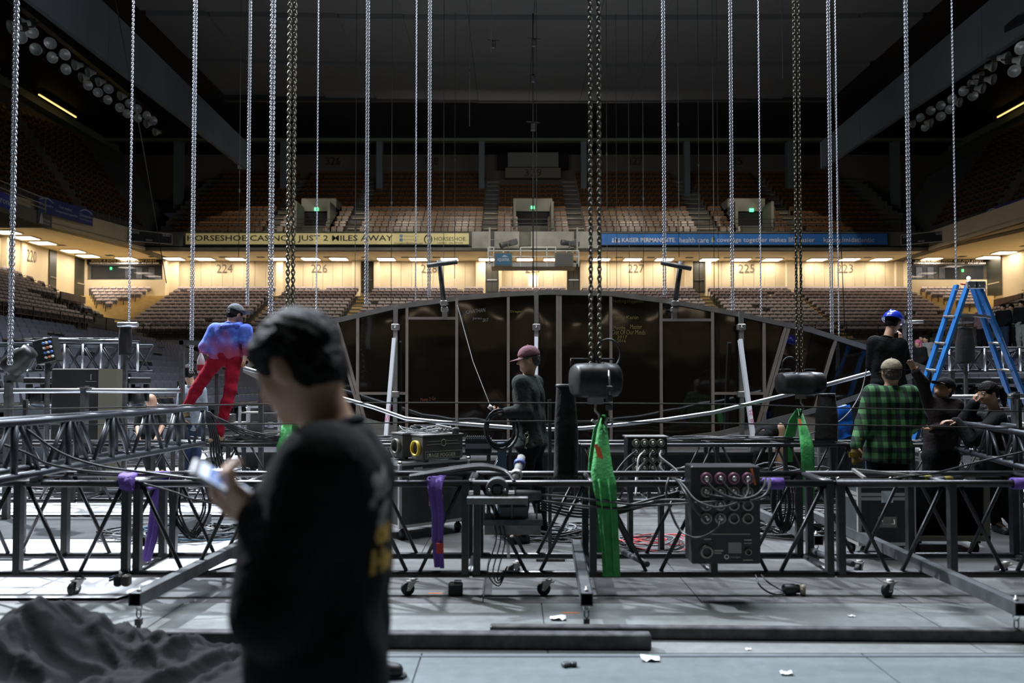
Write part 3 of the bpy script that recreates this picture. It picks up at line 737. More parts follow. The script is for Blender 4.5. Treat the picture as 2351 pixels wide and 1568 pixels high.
def visC(s):
    px = 1175.5 + s[0] / s[1] * F_; py = 880 - (s[2] + .6 - CAMZ) / s[1] * F_
    return (px < 470 or px > 2140) and py < 880
emit_seats(lst, MC, 'riser_seat', lambda i: 'charcoal padded seat, %s floor riser, %s row up, %s along' % (i[0], ordn(i[1]), ordn(i[2])), 'seat', 'charcoal seats on the floor risers', 'riser_seats_far', 'further charcoal padded seats on the floor risers', vis=visC)
# picture-banner on the left vomitory and rust banner on the right
p = P(136, 683, 46); 
g = single(MB().prism([P(137, 685, 44), P(193, 697, 49), P(193, 682, 49), P(137, 669, 44)], (.1, 0, 0)), 'entrance_banner', mat('faded_picture_banner', (.22, .20, .17), .6, var=.7, vscale=.8, var2=(.16, .06, .03)), 'faded blue and rust picture banner at the left bowl entrance', 'banner')
g = single(MB().prism([P(2281, 704, 49), P(2345, 684, 44), P(2345, 674, 44), P(2281, 688, 49)], (.1, 0, 0)), 'entrance_banner', mat('rust_banner', (.22, .075, .04), .6, var=.4, vscale=1), 'rust brown banner at the right bowl entrance', 'banner')
# ---- upper deck
UR, UT, UI = 13, .85, .585
def uY(r): return 57.0 + r * UT
def uZ(r): return 12.45 + r * UI
mb = MB()
for r in range(UR): mb.bb((-27 - r * .0, uY(r) - UT * .45, uZ(r) - .9), (31, uY(r) + UT * .55, uZ(r)))
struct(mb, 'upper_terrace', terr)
useg = [('left upper block', 400, 603, 0), ('block left of upper left doorway', 636, 672, 0), ('block right of upper left doorway', 742, 790, 0), ('upper block left of centre', 826, 1106, 0), ('block left of the middle doorway', 1142, 1190, 0), ('block right of the middle doorway', 1260, 1306, 0), ('upper block right of centre', 1345, 1600, 0), ('block left of upper right doorway', 1652, 1700, 0), ('block right of upper right doorway', 1770, 1815, 0), ('right upper block', 1850, 2040, 0)]
us = []
for nm, a, b, _ in useg:
    x0, x1 = PX(a, 57.5), PX(b, 57.5)
    n = max(2, round((x1 - x0) / .51))
    for r in range(UR):
        if 'left upper block' == nm and False: pass
        for i in range(n):
            xx = x0 + .255 + i * (x1 - x0) / n
            if r >= 10 and PX(1135, 66) < xx < PX(1312, 66): continue
            us.append((xx, uY(r), uZ(r), 0, (nm, r, i)))
# seats above the doorways
for nm, a, b in (('block above upper left doorway', 672, 742), ('block above the middle doorway', 1190, 1260), ('block above upper right doorway', 1700, 1770)):
    x0, x1 = PX(a, 57.5), PX(b, 57.5); n = round((x1 - x0) / .51)
    for r in range(6, 10 if 'middle' in nm else UR):
        for i in range(n): us.append((x0 + .255 + i * (x1 - x0) / n, uY(r), uZ(r), 0, (nm, r, i)))
emit_seats(us, MBr, 'upper_deck_seat', lambda i: 'brown plastic seat, %s, %s row up, %s from left' % (i[0], ordn(i[1]), ordn(i[2])), 'seat', 'brown plastic seats on the upper deck', 'upper_deck_seats_far', 'upper rows of brown plastic seats on the upper deck', vis=lambda s: True)
# a few white papers / folded white seats on the upper deck are left to the seats' gloss
mb = MB()
for a, b in ((603, 636), (790, 826), (1106, 1142), (1306, 1345), (1600, 1652), (1815, 1850)):
    x0, x1 = PX(a, 57.5) + .08, PX(b, 57.5) - .05
    for r in range(UR):
        for j in range(2):
            mb.bb((x0, uY(r) - UT * .45 + j * UT * .5 - .3, uZ(r) - .3), (x1, uY(r) + UT * .05 + j * UT * .5, uZ(r) + (j - 1) * UI * .5 + .02))
struct(mb, 'upper_stairs', stairm)
# doorways (vomitories)
for i, (a, b) in enumerate(((690, 742), (1194, 1256), (1704, 1762))):
    x0, x1 = PX(a, 57), PX(b, 57)
    o = MB(); z1 = uZ(5) + .35
    o.bb((x0 - .5, 56.7, 12.4), (x0 - .3, 60.5, z1 - .6)).bb((x1 + .3, 56.7, 12.4), (x1 + .5, 60.5, z1 - .6)).bb((x0 - .5, 58.7, z1 - .9), (x1 + .5, 61.2, z1 + .1))
    w = struct(o, 'doorway_surround', fasc)
    d = MB().bb((x0 - .3, 58.8, 12.4), (x1 + .3, 59.0, z1 - .9)); struct(d, 'door_%d' % k, mat('black_void', (.004, .004, .006), .9)); k += 1  # black sheet paints the unlit interior of the doorway
    # sloped side walls
    for s, x in ((-1, x0 - .5), (1, x1 + .35)):
        MB().prism([(x, 56.6, 12.4), (x, 61, 12.4), (x, 61, z1 + .2), (x, 56.6, 13.2)], (.15, 0, 0)).build('cheek_wall', fasc, w)
railing([(-23.5, YF - .05, ZT), (29, YF - .05, ZT)], .95, 'long dark balcony handrail across the back above the banners', posts=2.35, nrail=3, r=.022)
def fx(y_): return -31.5 + max(0, min(y_, 56.4) - 38) * .2283
# upper side decks, unlit
for sx in (-1, 1):
    X = (lambda x: x) if sx < 0 else mir
    mb = MB()
    for r in range(UR):
        o_ = .35 + r * .42
        c_ = [(fx(y_) - o_ + dx_, y_) for dx_, ys_ in ((.3, (30, 38, 56.4, 66)), (-.6, (66, 56.4, 38, 30))) for y_ in ys_]
        if sx > 0: c_ = c_[::-1]
        mb.prism([(X(a_), b_, uZ(r) - 1.0) for a_, b_ in c_], (0, 0, 1.0))
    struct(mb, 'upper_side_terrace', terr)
us2 = []
for sx in (-1, 1):
    X = (lambda x: x) if sx < 0 else mir
    for r in range(1, UR):
        for i in range(46):
            y = 34 + i * .52
            if i % 15 in (3, 4): continue
            x = X(max(-34.6, fx(y) - .4 - r * .42))
            if fx(y) - .4 - r * .42 < -34.6: continue
            if inview(x, y, uZ(r)): us2.append((x, y, uZ(r), pi / 2 if sx < 0 else -pi / 2, None))
emit_seats(us2, MBr, 'upper_deck_seat', None, 'seat', None, 'upper_side_seats', 'dim rows of brown plastic seats on the side upper decks', limit=0, vis=lambda s: True)
# upper back wall, columns, beam
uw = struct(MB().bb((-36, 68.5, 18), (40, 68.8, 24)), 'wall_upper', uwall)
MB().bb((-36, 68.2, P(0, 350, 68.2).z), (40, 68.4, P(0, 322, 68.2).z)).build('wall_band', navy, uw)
struct(MB().bb((-36, 63.8, P(0, 325, 64).z), (40, 64.4, P(0, 297, 64).z)), 'trim_19', green_beam)
c0 = None
for i, (a, b) in enumerate(((156, 173), (394, 412), (640, 655), (862, 876), (1099, 1112), (1335, 1348), (1574, 1587), (1812, 1827), (2056, 2072), (2296, 2312))):
    x0, x1 = PX(a, 64), PX(b, 64)
    c = struct(MB().bb((x0, 63.9, 16.2), (x1, 64.5, P(0, 322, 64).z)), 'trim_%d' % (20 + i), colm)
unum = mat('dark_number', (.035, .03, .025), .7)
for s, px in (('326', 766), ('328', 990), ('327', 1458), ('325', 1685)): wallnum(s, px, 68.2, 361, 379, 34, unum, uw, .05)
booth = thing('announcer_booth', 'pale booth front with section number 329 on the upper back wall', 'booth', (PX(1224, 67), 67, 18.5))
a, b = P(1166, 383, 67), P(1282, 350, 67); MB().bb((a.x, 67, a.z), (b.x, 67.4, b.z)).build('window_panel', mat('grey_panel', (.17, .165, .14), .7), booth)
a, b = P(1160, 408, 66), P(1287, 385, 66); MB().bb((a.x, 66, a.z), (b.x, 67.2, b.z)).build('front_panel', mat('tan_panel', (.15, .13, .095), .7), booth)
a = P(1204, 405, 66); text('329', (a.x, 65.97, a.z), (1, 0, 0), (0, 0, 1), 40 * 66 / F_, 17 * 66 / F_, unum, booth, 'section_number')
for x0, x1 in ((1141, 1164), (1284, 1306)):
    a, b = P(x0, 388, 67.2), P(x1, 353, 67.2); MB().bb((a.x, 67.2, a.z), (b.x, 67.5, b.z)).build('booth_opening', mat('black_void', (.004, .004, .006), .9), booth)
# groups of dark round speakers on the navy band
for i, px in enumerate([972, 983, 995, 1006, 1122, 1133, 1146, 1158, 1290, 1303, 1314, 1326, 1440, 1453, 1467, 1692, 1704, 1716]):
    p = P(px, 338, 68.1); grp = px < 1010 and 'left of the booth bay' or px < 1170 and 'left of the booth' or px < 1330 and 'right of the booth' or px < 1480 and 'right of the booth bay' or 'in farthest right bay'
    o = single(MB().lathe(p, [(.0, -.06), (.16, -.04), (.2, 0), (.2, .05)], (0, 1, 0), 10), 'wall_speaker', blackm, 'round dark speaker on navy band ' + grp + ', ' + ordn(i % 4) + ' of its row', 'speaker', 'round speakers ' + grp)
# fluorescent strips high on the side walls
for sx in (-1, 1):
    X = (lambda x: x) if sx < 0 else mir
    x0, x1 = sorted((X(-35.2), X(-34.9)))
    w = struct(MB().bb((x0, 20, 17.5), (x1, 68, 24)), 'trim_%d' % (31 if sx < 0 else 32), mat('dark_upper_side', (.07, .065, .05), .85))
    x0, x1 = sorted((X(-34.9), X(-34.3))); struct(MB().bb((x0, 20, P(175, 325, 63).z), (x1, 66, P(175, 297, 63).z)), 'trim_%d' % (33 if sx < 0 else 34), green_beam)
    for j, (ya, yb) in enumerate(((53.3, 58.0), (44.5, 49.2))):
        g = thing('strip_light', ('rear' if j == 0 else 'front') + ' glowing strip light high on the ' + ('left' if sx < 0 else 'right') + ' upper wall', 'lamp', (X(-33.4), ya, 21.8))
        x0, x1 = sorted((X(-33.6), X(-33.3))); MB().bb((x0, ya, 21.95), (x1, yb, 22.15)).build('housing', blackm, g)
        x0, x1 = sorted((X(-33.5), X(-33.42))); MB().bb((x0, ya + .05, 21.87), (x1, yb - .05, 21.95)).build('tube', mat('yellow_tube', (1, .7, .3), .4, emit=1.6, ecol=(1, .62, .2)), g)
# ---- other half of the arena behind the camera (seen only as reflections)
mb = MB().bb((XL, -60.3, 5), (XR, -60, ZS)); struct(mb, 'wall_front', tan_col)
mb = MB()
for r in range(RW): mb.bb((XL, -60 + (RW - 1 - r) * TR, rowZ(r) - 1), (XR, -59 + (RW - 1 - r) * TR, rowZ(r)))
struct(mb, 'seating_terrace', terr)
struct(MB().bb((XL, -60, ZS), (XR, -54, ZS + .2)).bb((XL, -54.3, ZS), (XR, -54, ZT)), 'trim_35', soffitm)
mb = MB()
for i in range(16): mb.bb((-30 + i * 4, -58, ZS - .08), (-28.6 + i * 4, -57, ZS - .02))
o = struct(mb, 'trim_36', mat('far_lamp_glow', (1, .9, .8), .4, emit=7, ecol=(1.0, .8, .6)))
# camera platform with follow spots under the middle of the balcony
yp = YF - 1.6
g = thing('spotlight_platform', 'metal railed spotlight platform hanging below the middle of the balcony', 'platform', (PX(1226, yp), yp, 10))
z0, z1 = P(0, 615, yp).z, P(0, 606, yp).z
steel = mat('grey_steel', (.32, .31, .28), .5, metal=.5)
MB().bb((PX(1128, yp), yp - .6, z0), (PX(1322, yp), yp + 1.4, z1)).build('deck', steel, g)
zz = P(0, 571, yp).z; zm = P(0, 579, yp).z
mb = MB()
for za in (zm, P(0, 592, yp).z): mb.bar((PX(1121, yp), yp - .6, za), (PX(1328, yp), yp - .6, za), .06)
for px in (1121, 1134, 1156, 1195, 1255, 1275, 1300, 1328): mb.bar((PX(px, yp), yp - .6, z0), (PX(px, yp), yp - .6, zz if px in (1121, 1134, 1195, 1255, 1275) else zm), .06)
mb.bar((PX(1121, yp), yp - .6, zz), (PX(1134, yp), yp - .6, zz), .06); mb.bar((PX(1195, yp), yp - .6, zz), (PX(1275, yp), yp - .6, zz), .07)
mb.build('railing', mat('pale_steel', (.5, .5, .45), .4, metal=.4), g)
for px in (1124, 1326): MB().bar((PX(px, yp), yp, z1), (PX(px, yp), yp, ZT), .12).build('hanger', steel, g)
def monitor(x0, x1, lab, m, txt=None):
    a, b = P(x0, 608, yp - .8), P(x1, 583, yp - .8)
    q = thing('sign_panel', lab, 'sign', (a + b) / 2); MB().bb((a.x - .1, yp - .8, a.z - .1), (b.x + .1, yp - .57, b.z + .1)).build('frame', mat('olive_frame', (.14, .15, .11), .5), q)
    MB().bb((a.x, yp - .83, a.z), (b.x, yp - .8, b.z)).build('face', m, q)
    if txt: 
        text(txt, (a.x + .12, yp - .832, a.z + .22), (1, 0, 0), (0, 0, 1), b.x - a.x - .24, .26, inkw, q)
        MB().prism([(a.x + .4, yp - .84, a.z + .56), (a.x + .62, yp - .84, a.z + .7), (a.x + .9, yp - .84, a.z + .56)], (0, .01, 0)).build('mountain_emblem', mat('icy', (.45, .6, .65), .5), q)
monitor(1138, 1173, 'blue drinks sign with white lettering on the spotlight platform', mat('aqua_blue', (.02, .14, .27), .5), 'AQUAFINA')
monitor(1277, 1313, 'blank grey sign panel on the right of the spotlight platform', mat('blank_grey', (.12, .12, .11), .6))
spotm = mat('spotlight_grey', (.12, .13, .13), .5)
for nm, (xa, ya), (xb, yb_), lab in (('follow_spot', (1148, 564), (1188, 554), 'grey follow spotlight aimed left on the spotlight platform'), ('follow_spot', (1288, 556), (1330, 562), 'grey follow spotlight on the right of the spotlight platform')):
    a, b = P(xa, ya, yp), P(xb, yb_, yp + .3); q = thing(nm, lab, 'spotlight', (a + b) / 2 - Vector((0, 0, .9)))
    ax = (b - a).normalized(); L = (b - a).length
    MB().lathe(a, [(0, .05), (.17, .05), (.19, 0), (.22, .02), (.22, .3), (.19, .32), (.19, L * .6)], ax, 12).build('barrel', spotm, q)
    R = ax.to_track_quat('X', 'Z').to_matrix(); MB().bev(a.lerp(b, .75), (L * .45, .42, .42), .05, R).build('lamp_house', spotm, q)
    m_ = a.lerp(b, .5); MB().bar(m_ + Vector((-.05, -.25, 0)), m_ + Vector((-.05, -.25, -.45)), .07).bar(m_ + Vector((-.05, .25, 0)), m_ + Vector((-.05, .25, -.45)), .07).bar(m_ + Vector((-.05, -.25, -.45)), m_ + Vector((-.05, .25, -.45)), .07).build('yoke', spotm, q)
    MB().tube([m_ + Vector((-.05, 0, -.45)), (m_.x - .05, m_.y, z1)], .06, 8).build('stand', spotm, q)
# floodlight clusters under the roof
flm = mat('aluminium_reflector', (.62, .63, .60), .35, metal=.3, bump=.9, bscale=7)
flb = mat('floodlight_body', (.02, .02, .02), .5)
pts = [(24, 62, 30), (45, 53, 31), (46, 85, 31), (73, 74, 33), (82, 113, 34), (115, 99, 34.5), (120, 132, 36), (149, 125, 36), (151, 159, 38), (171, 149, 38), (186, 178, 40), (202, 166, 40), (202, 196, 41.5), (225, 187, 41.5), (225, 212, 43), (249, 204, 43), (247, 229, 44), (275, 220, 44), (275, 247, 45.5), (298, 238, 45.5), (292, 261, 46), (315, 250, 46), (316, 271, 47), (337, 265, 47), (335, 284, 48), (352, 277, 48), (355, 303, 49)]
tx = [(2233, 191, 41), (2329, 163, 34), (2313, 133, 33), (2282, 152, 36), (2281, 182, 37), (2253, 176, 38.5), (2257, 203, 39), (2212, 209, 41), (2234, 220, 41.5), (2186, 227, 43), (2204, 235, 43), (2160, 242, 44), (2181, 251, 44), (2137, 254, 45), (2160, 267, 45.5), (2113, 270, 47), (2138, 281, 47), (2097, 284, 48), (2124, 292, 48.5), (2345, 110, 31), (2349, 138, 32)]
rnd = random.Random(3); fproto = None
for i, (px, py, Y) in enumerate(pts + tx):
    c = P(px, py, Y); c.z = min(c.z, 17.9) if 24 < Y < 46 and abs(c.x - 1) < 18 else c.z; side = 'left' if i < len(pts) else 'right'; j = i if i < len(pts) else i - len(pts)
    lab = 'round silver floodlight under the %s roof edge, %s counting from the outer end' % (side, ordn(j))
    if fproto is None:
        fproto = thing('floodlight', lab, 'floodlight', c, group='floodlights under the roof')
        MB().lathe((0, 0, 0), [(0, .10), (.18, .09), (.25, -.02), (.27, -.02), (.27, .0), (.2, .16), (.13, .26), (.13, .42), (0, .44)], (0, 0, 1), 14).build('reflector', flm, fproto).matrix_parent_inverse = Matrix.Identity(4)
        MB().bar((0, 0, .3), (0, 0, .9), .06).bb((-.14, -.14, .4), (.14, .14, .62)).build('bracket', flb, fproto).matrix_parent_inverse = Matrix.Identity(4)
        o = fproto
    else: o = dup(fproto, c, label=lab)
    big = (px, py) in [(46, 85), (73, 74), (82, 113), (115, 99), (225, 212), (249, 204), (298, 238), (315, 250), (275, 247), (2233, 191), (2234, 220), (2329, 163), (2160, 242), (2181, 251), (2137, 254), (2160, 267)]
    t = Vector((0, 0, CAMZ)) - c; t.normalize()
    if not big: t = (t + Vector((rnd.choice((-1, 1)) * 1.2, -.2, -.1))).normalized()
    else: t = (t + Vector((rnd.uniform(-.4, .4), 0, rnd.uniform(-.4, .2)))).normalized()
    o.rotation_mode = 'QUATERNION'; o.rotation_quaternion = t.to_track_quat('-Z', 'Y')
for side, row in (('left', pts), ('right', tx)):
    a, b = P(row[0][0], row[0][1], row[0][2]), P(row[-1][0] if side == 'left' else 2097, row[-1][1] if side == 'left' else 284, 49)
    if side == 'right': a = P(2345, 110, 31)
    struct(MB().bar(a + Vector((0, 0, 1.2)), b + Vector((0, 0, 1.2)), .3), 'trim_%d' % (37 if side == 'left' else 38), blackm)
# ================================================================== STAGE HARDWARE
trm = mat('black_truss_paint', (.011, .011, .013), .36, metal=.2, var=.9, vscale=9, var2=(.032, .032, .035), spec=.6)
trg = mat('grey_truss_paint', (.055, .06, .07), .4, metal=.4, var=.4, vscale=8)
alu = mat('bright_aluminium', (.72, .74, .78), .28, metal=.85, var=.2, vscale=6)
alud = mat('dull_aluminium', (.42, .40, .38), .42, metal=.7, var=.25, vscale=7)
chrome = mat('chrome', (.8, .8, .82), .18, metal=1)
steelb = mat('black_steel', (.03, .03, .033), .5, metal=.3, var=.6, vscale=12, var2=(.10, .10, .10))
steelg = mat('scuffed_grey_steel', (.10, .105, .11), .5, metal=.4, var=.4, vscale=10)
rubber = mat('black_rubber', (.012, .012, .012), .6)
cablem = mat('black_cable', (.018, .018, .02), .42)
def box_truss(label, p0, p1, wv, h, n, r=.025, rd=.012, m=trm, vert='round', lat=True, name='box_truss', group=None, vsq=.045):
    """open box truss: p0-p1 is the lower front chord axis, wv the vector to the rear chords, h the height"""
    p0, p1, wv = Vector(p0), Vector(p1), Vector(wv); up = Vector((0, 0, h))
    g = thing(name, label, 'truss', p0, group=group); d = p1 - p0
    for o in (Vector(), wv, up, wv + up): MB().tube([p0 + o, p1 + o], r, 10).build('chord', m, g)
    for o in (Vector(), wv):
        for i in range(n + 1):
            a = p0 + d * (i / n) + o
            if i in (0, n): a += d.normalized() * (.03 if i == 0 else -.03)
            if vert == 'round': MB().tube([a, a + up], rd * 1.4, 6).build('upright', m, g)
            else: MB().bar(a, a + up, vsq, vsq).build('upright', m, g)
        for i in range(n):
            a, b, c = p0 + d * ((i + .08) / n) + o, p0 + d * ((i + .5) / n) + o, p0 + d * ((i + .92) / n) + o
            MB().tube([a + up * .97, b - d * (.06 / n) + up * .03], rd, 6).build('brace', m, g); MB().tube([c + up * .97, b + d * (.06 / n) + up * .03], rd, 6).build('brace', m, g)
    if lat:
        for o in (Vector(), up):
            for i in range(n + 1):
                a = p0 + d * (i / n) + o; MB().tube([a, a + wv], rd * 1.3, 6).build('cross_tube', m, g)
    return g
# T1: near ground truss across the whole picture (four bolted sections)
Y1, W1 = 5.5, .58; X_ = lambda px: PX(px, Y1)
secs = [(-466, 308, 3), (308, 1082, 3), (1082, 1913, 3), (1913, 2710, 3)]
t1l = ['leftmost section of the near black ground truss', 'near black ground truss section behind the man with the phone', 'near black ground truss section carrying the power box and green sling', 'rightmost section of the near black ground truss']
for (a, b, n), lab in zip(secs, t1l):
    box_truss(lab, (X_(a) + .012, Y1, .135), (X_(b) - .012, Y1, .135), (0, W1, 0), .645, n, .0255, .0145, vert='sq', vsq=.05)
# T2 : second ring behind
Y2 = 8.9
for (a, b, n), lab in zip([(-560, 180, 4), (180, 700, 3), (700, 1330, 4), (1330, 1960, 4), (1960, 2700, 4)], ['far left section of the second black truss', 'second black truss section under the man in red trousers', 'second black truss section behind the fog machines', 'second black truss section below the dark mirror wall at right', 'right end section of the second black truss']):
    box_truss(lab, (PX(a, Y2) + .012, Y2, .135), (PX(b, Y2) - .012, Y2, .135), (0, .52, 0), .645, n, .0255, .013, vert='sq', vsq=.04)
# T3 : third ring, farther
for (a, b, n), lab in zip([(-100, 560, 5), (2080, 2700, 5)], ['third black truss in the left background by the flight cases', 'third black truss in the right background behind the people']):
    box_truss(lab, (PX(a, 13), 13, .135), (PX(b, 13), 13, .135), (0, .5, 0), .6, n, .025, .013)
# small radial trusses lying on the rings
box_truss('slim grey truss resting crosswise over the left ground trusses', (-3.42, 4.0, .86), (-3.3, 8.2, .86), (-.30, 0, 0), .37, 7, .0265, .017, m=trg)
box_truss('slim grey truss resting crosswise over the right ground trusses', (3.86, 5.1, .81), (5.15, 9.7, .81), (.28, -.05, 0), .28, 7, .026, .015, m=trg)
for (x, y) in ((-3.42, 5.5), (-3.41, 6.08), (3.97, 5.5), (4.13, 6.08), (4.92, 8.9)):
    o = MB().bb((x - .03, y - .03, .785), (x + .03, y + .03, .84)); o.bb((x - .05, y - .04, .775), (x + .05, y + .04, .79))
    single(o, 'truss_clamp', steelg, 'grey clamp block between the %s slim truss and the %s' % ('left' if x < 0 else 'right', {5.5: 'front chord of the near truss', 6.08: 'rear chord of the near truss', 8.9: 'second truss'}[y]), 'clamp')
# casters under T1
def caster(label, x, y, rz=0, topz=.11, wr=.048, group='casters under the near truss'):
    g = thing('caster', label, 'caster', (x, y, 0), rz, group)
    mb = MB().lathe((0, -.018, wr), [(0, 0), (wr * .9, 0), (wr, .006), (wr, .03), (wr * .9, .036), (0, .036)], (0, 1, 0), 18)
    mb.build('wheel', rubber, g).matrix_parent_inverse = Matrix.Identity(4)
    mb = MB()
    for s in (-1, 1): mb.prism([(-.012, s * .026, wr - .012), (.012, s * .026, wr - .012), (.06, s * .026, topz - .012), (.0, s * .026, topz - .012)], (0, .004, 0))
    mb.bb((-.01, -.03, topz - .014), (.075, .03, topz - .004)); mb.lathe((.035, 0, topz - .004), [(.026, 0), (.026, .012), (0, .012)], (0, 0, 1), 12)
    mb.build('fork', alud, g).matrix_parent_inverse = Matrix.Identity(4)
    MB().lathe((0, -.034, wr), [(0, 0), (.009, 0), (.009, .068), (0, .068)], (0, 1, 0), 8).build('axle', chrome, g).matrix_parent_inverse = Matrix.Identity(4)
    return g
for px, y, rz, lab in ((938, 5.44, .3, 'black caster under the near truss just right of the man in the foreground'), (1248, 5.44, -.2, 'black caster under the near truss below the hanging motor unit'), (2030, 5.40, .5, 'black caster under the near truss at right, left of the long right outrigger'), (178, 5.44, 1.2, 'black caster under the near truss above the cloth heap'), (1965, 5.98, .9, 'rear black caster under the near truss at right'), (2290, 5.98, -.6, 'rear black caster at the far right under the near truss'), (640, 5.98, .4, 'rear black caster under the truss behind the foreground man'), (1180, 5.98, .1, 'rear black caster under the truss near the middle')):
    x = PX(px, y); caster(lab, x, y, rz)
# crossbars carrying the casters
for i, px in enumerate((178, 640, 938, 1248, 1640, 2030, 2290)):
    x = PX(px, 5.5); o = MB().bar((x, 5.42, .1), (x, 6.12, .1), .075, .03, up=(1, 0, 0))
# square outriggers with hanging eye bolts
def outrigger(label, x0, y0, x1, y1, z=.20, s=.075, m=steelg):
    g = thing('outrigger_beam', label, 'beam', (x1, y1, z)); a, b = Vector((x0, y0, z)), Vector((x1, y1, z))
    d = (b - a).normalized(); side = Vector((0, 0, 1)).cross(d)
    mb = MB(); t = .006                                    # hollow square tube
    for o, w, h in ((side * (s / 2 - t / 2), t, s), (-side * (s / 2 - t / 2), t, s)): mb.bar(a + o, b + o, h, w, up=side)
    for o in (Vector((0, 0, s / 2 - t / 2)), Vector((0, 0, -s / 2 + t / 2))): mb.bar(a + o, b + o, s - .004, t, up=(0, 0, 1))
    mb.build('square_tube', m, g)
    c = b - d * .05
    MB().lathe(c + Vector((0, 0, s / 2)), [(.014, 0), (.014, .012), (.006, .012), (.006, .03), (0, .03)], (0, 0, 1), 6).build('bolt', alud, g)
    ring = [c + Vector((.019 * cos(t_), 0, -s / 2 - .022 + .019 * sin(t_))) for t_ in [i * pi / 6 for i in range(12)]]
    MB().tube(ring, .0045, 6, closed=True).build('eye_bolt', chrome, g)
    z2 = s / 2 + .045; hz = z - z2 - .0
    mb = MB(); pts = [c + Vector((.012, 0, -z2 + .01)), c + Vector((.013, 0, -z2 - .03)), c + Vector((0, .0, -z2 - .045)), c + Vector((-.013, 0, -z2 - .03)), c + Vector((-.012, 0, -z2 + .01))]
    mb.tube(pts, .004, 6); mb.bb(c + Vector((-.018, -.016, -z - 0 + .035)), c + Vector((.018, .016, -z2 - .045)))
    mb.bar(c + Vector((0, 0, -z + .04)), c + Vector((0, 0, -z + .004)), .02); mb.build('levelling_foot', steelb, g)
    return g
outrigger('long square steel outrigger at left ending near the cloth heap', -2.16, 6.25, -2.27, 4.62)
outrigger('short square steel outrigger in the middle pointing at the floor bars', .52, 6.2, .45, 4.62)
outrigger('long square steel outrigger at the lower right corner', 2.98, 7.6, 2.93, 4.42)
outrigger('square steel outrigger behind the near truss at right', 2.42, 7.9, 2.5, 6.25, .22)
outrigger('square steel outrigger behind the near truss at left', -2.9, 7.3, -3.0, 6.2, .22)
for x, lab in ((-1.35, 'grey round tube lying under the near truss left of the casters'), (.86, 'grey round tube lying under the near truss right of the green sling'), (2.35, 'grey round tube lying slanted under the near truss at right')):
    single(MB().tube([(x, 6.0, .19), (x + .12, 5.56, .19)], .022, 10), 'steel_tube', steelg, lab, 'tube')
# steel bars lying on the floor
def floorbar(a, b, w, h, lab):
    return single(MB().bar((a[0], a[1], h / 2 + .001), (b[0], b[1], h / 2 + .001), w, h, up=(0, 0, 1)) if False else MB().bev(((a[0] + b[0]) / 2, (a[1] + b[1]) / 2, h / 2 + .001), (abs(b[0] - a[0]), w, h), .006, Matrix.Rotation(atan2(b[1] - a[1], b[0] - a[0]), 3, 'Z')), 'floor_bar', steelb, lab, 'steel bar')
floorbar((-3.2, 4.43), (.785, 4.36), .075, .085, 'near black steel bar lying on the floor from the left')
floorbar((-.13, 4.56), (3.3, 4.47), .06, .07, 'second black steel bar lying on the floor toward the right')
# dark strip painting a floor line and its bluish shadow
for y, x0, x1, nm in ((4.22, -3.5, 3.5, 'a'),):
    single(MB().bb((x0, y, 0), (x1, y + .018, .003)), 'floor_line_shadow', mat('line_shadow_dark', (.05, .055, .07), .7), 'thin dark floor line with painted shadow across the floor in front of the steel bars', 'floor strip')
# ------------------------------------------------------------------ dark mirror wall (lens shaped)
TOPP = [(562, 848), (640, 795), (765, 738), (900, 706), (1050, 685), (1150, 676), (1260, 671), (1400, 674), (1550, 694), (1700, 723), (1860, 758), (2000, 802), (2127, 848)]
BOTP = [(562, 849), (690, 915), (830, 962), (941, 992), (1060, 1008), (1200, 1020), (1400, 1022), (1531, 1010), (1650, 995), (1750, 971), (1895, 935), (1978, 907), (2127, 849)]
def ip(arr, x):
    for (x0, y0), (x1, y1) in zip(arr, arr[1:]):
        if x0 <= x <= x1: return y0 + (y1 - y0) * (x - x0) / (x1 - x0)
    return arr[-1][1]
YM = 11.0
def PM(px, py, dy=0):
    p = P(px, py, YM); return Vector((p.x, YM + (p.z - 1.5) * .022 + dy, p.z))
mirror = thing('mirror_wall', 'huge lens-shaped dark reflective wall with pale metal ribs', 'stage set', P(1340, 1020, YM))
plexi = mat('dark_smoked_plexiglass', (.012, .0095, .007), .05, spec=.40, wave=.012, bscale=1.3)
wood = mat('pinkish_grey_rib', (.36, .30, .26), .5, metal=.25, var=.2, vscale=5)
ribs = [(822, 822, 7), (935, 935, 7), (1049, 1049, 8), (1167, 1167, 6), (1283, 1283, 11), (1402, 1402, 6), (1517, 1517, 7), (1635, 1635, 7), (1753, 1753, 6)]
slant = [((770, 738), (835, 962), 13), ((1808, 747), (1742, 973), 13), ((1918, 778), (1868, 942), 7), ((640, 795), (700, 918), 7)]
edges = [562, 640, 700, 770, 822, 935, 1049, 1167, 1283, 1402, 1517, 1635, 1753, 1808, 1868, 1918, 2000, 2127]
for a, b in zip(edges, edges[1:]):
    n = 4; xs = [a + (b - a) * i / n for i in range(n + 1)]
    poly = [PM(x, ip(TOPP, x)) for x in xs] + [PM(x, ip(BOTP, x)) for x in reversed(xs)]
    cl = []
    for p in poly:
        if not cl or (p - cl[-1]).length > .01: cl.append(p)
    MB().prism(cl, (0, .012, 0)).build('smoked_panel', plexi, mirror)
def ribbar(p, q, wpx, nm='rib', m=wood, dy=-.03, h=.04):
    MB().bar(PM(*p, dy), PM(*q, dy), wpx / F_ * YM, h, up=(1, 0, 0)).build(nm, m, mirror)
for x, _, w in ribs:
    if w == 11: ribbar((x - 3.4, ip(TOPP, x)), (x - 3.4, ip(BOTP, x)), 5); ribbar((x + 3.4, ip(TOPP, x)), (x + 3.4, ip(BOTP, x)), 5)
    else: ribbar((x, ip(TOPP, x)), (x, ip(BOTP, x)), w)
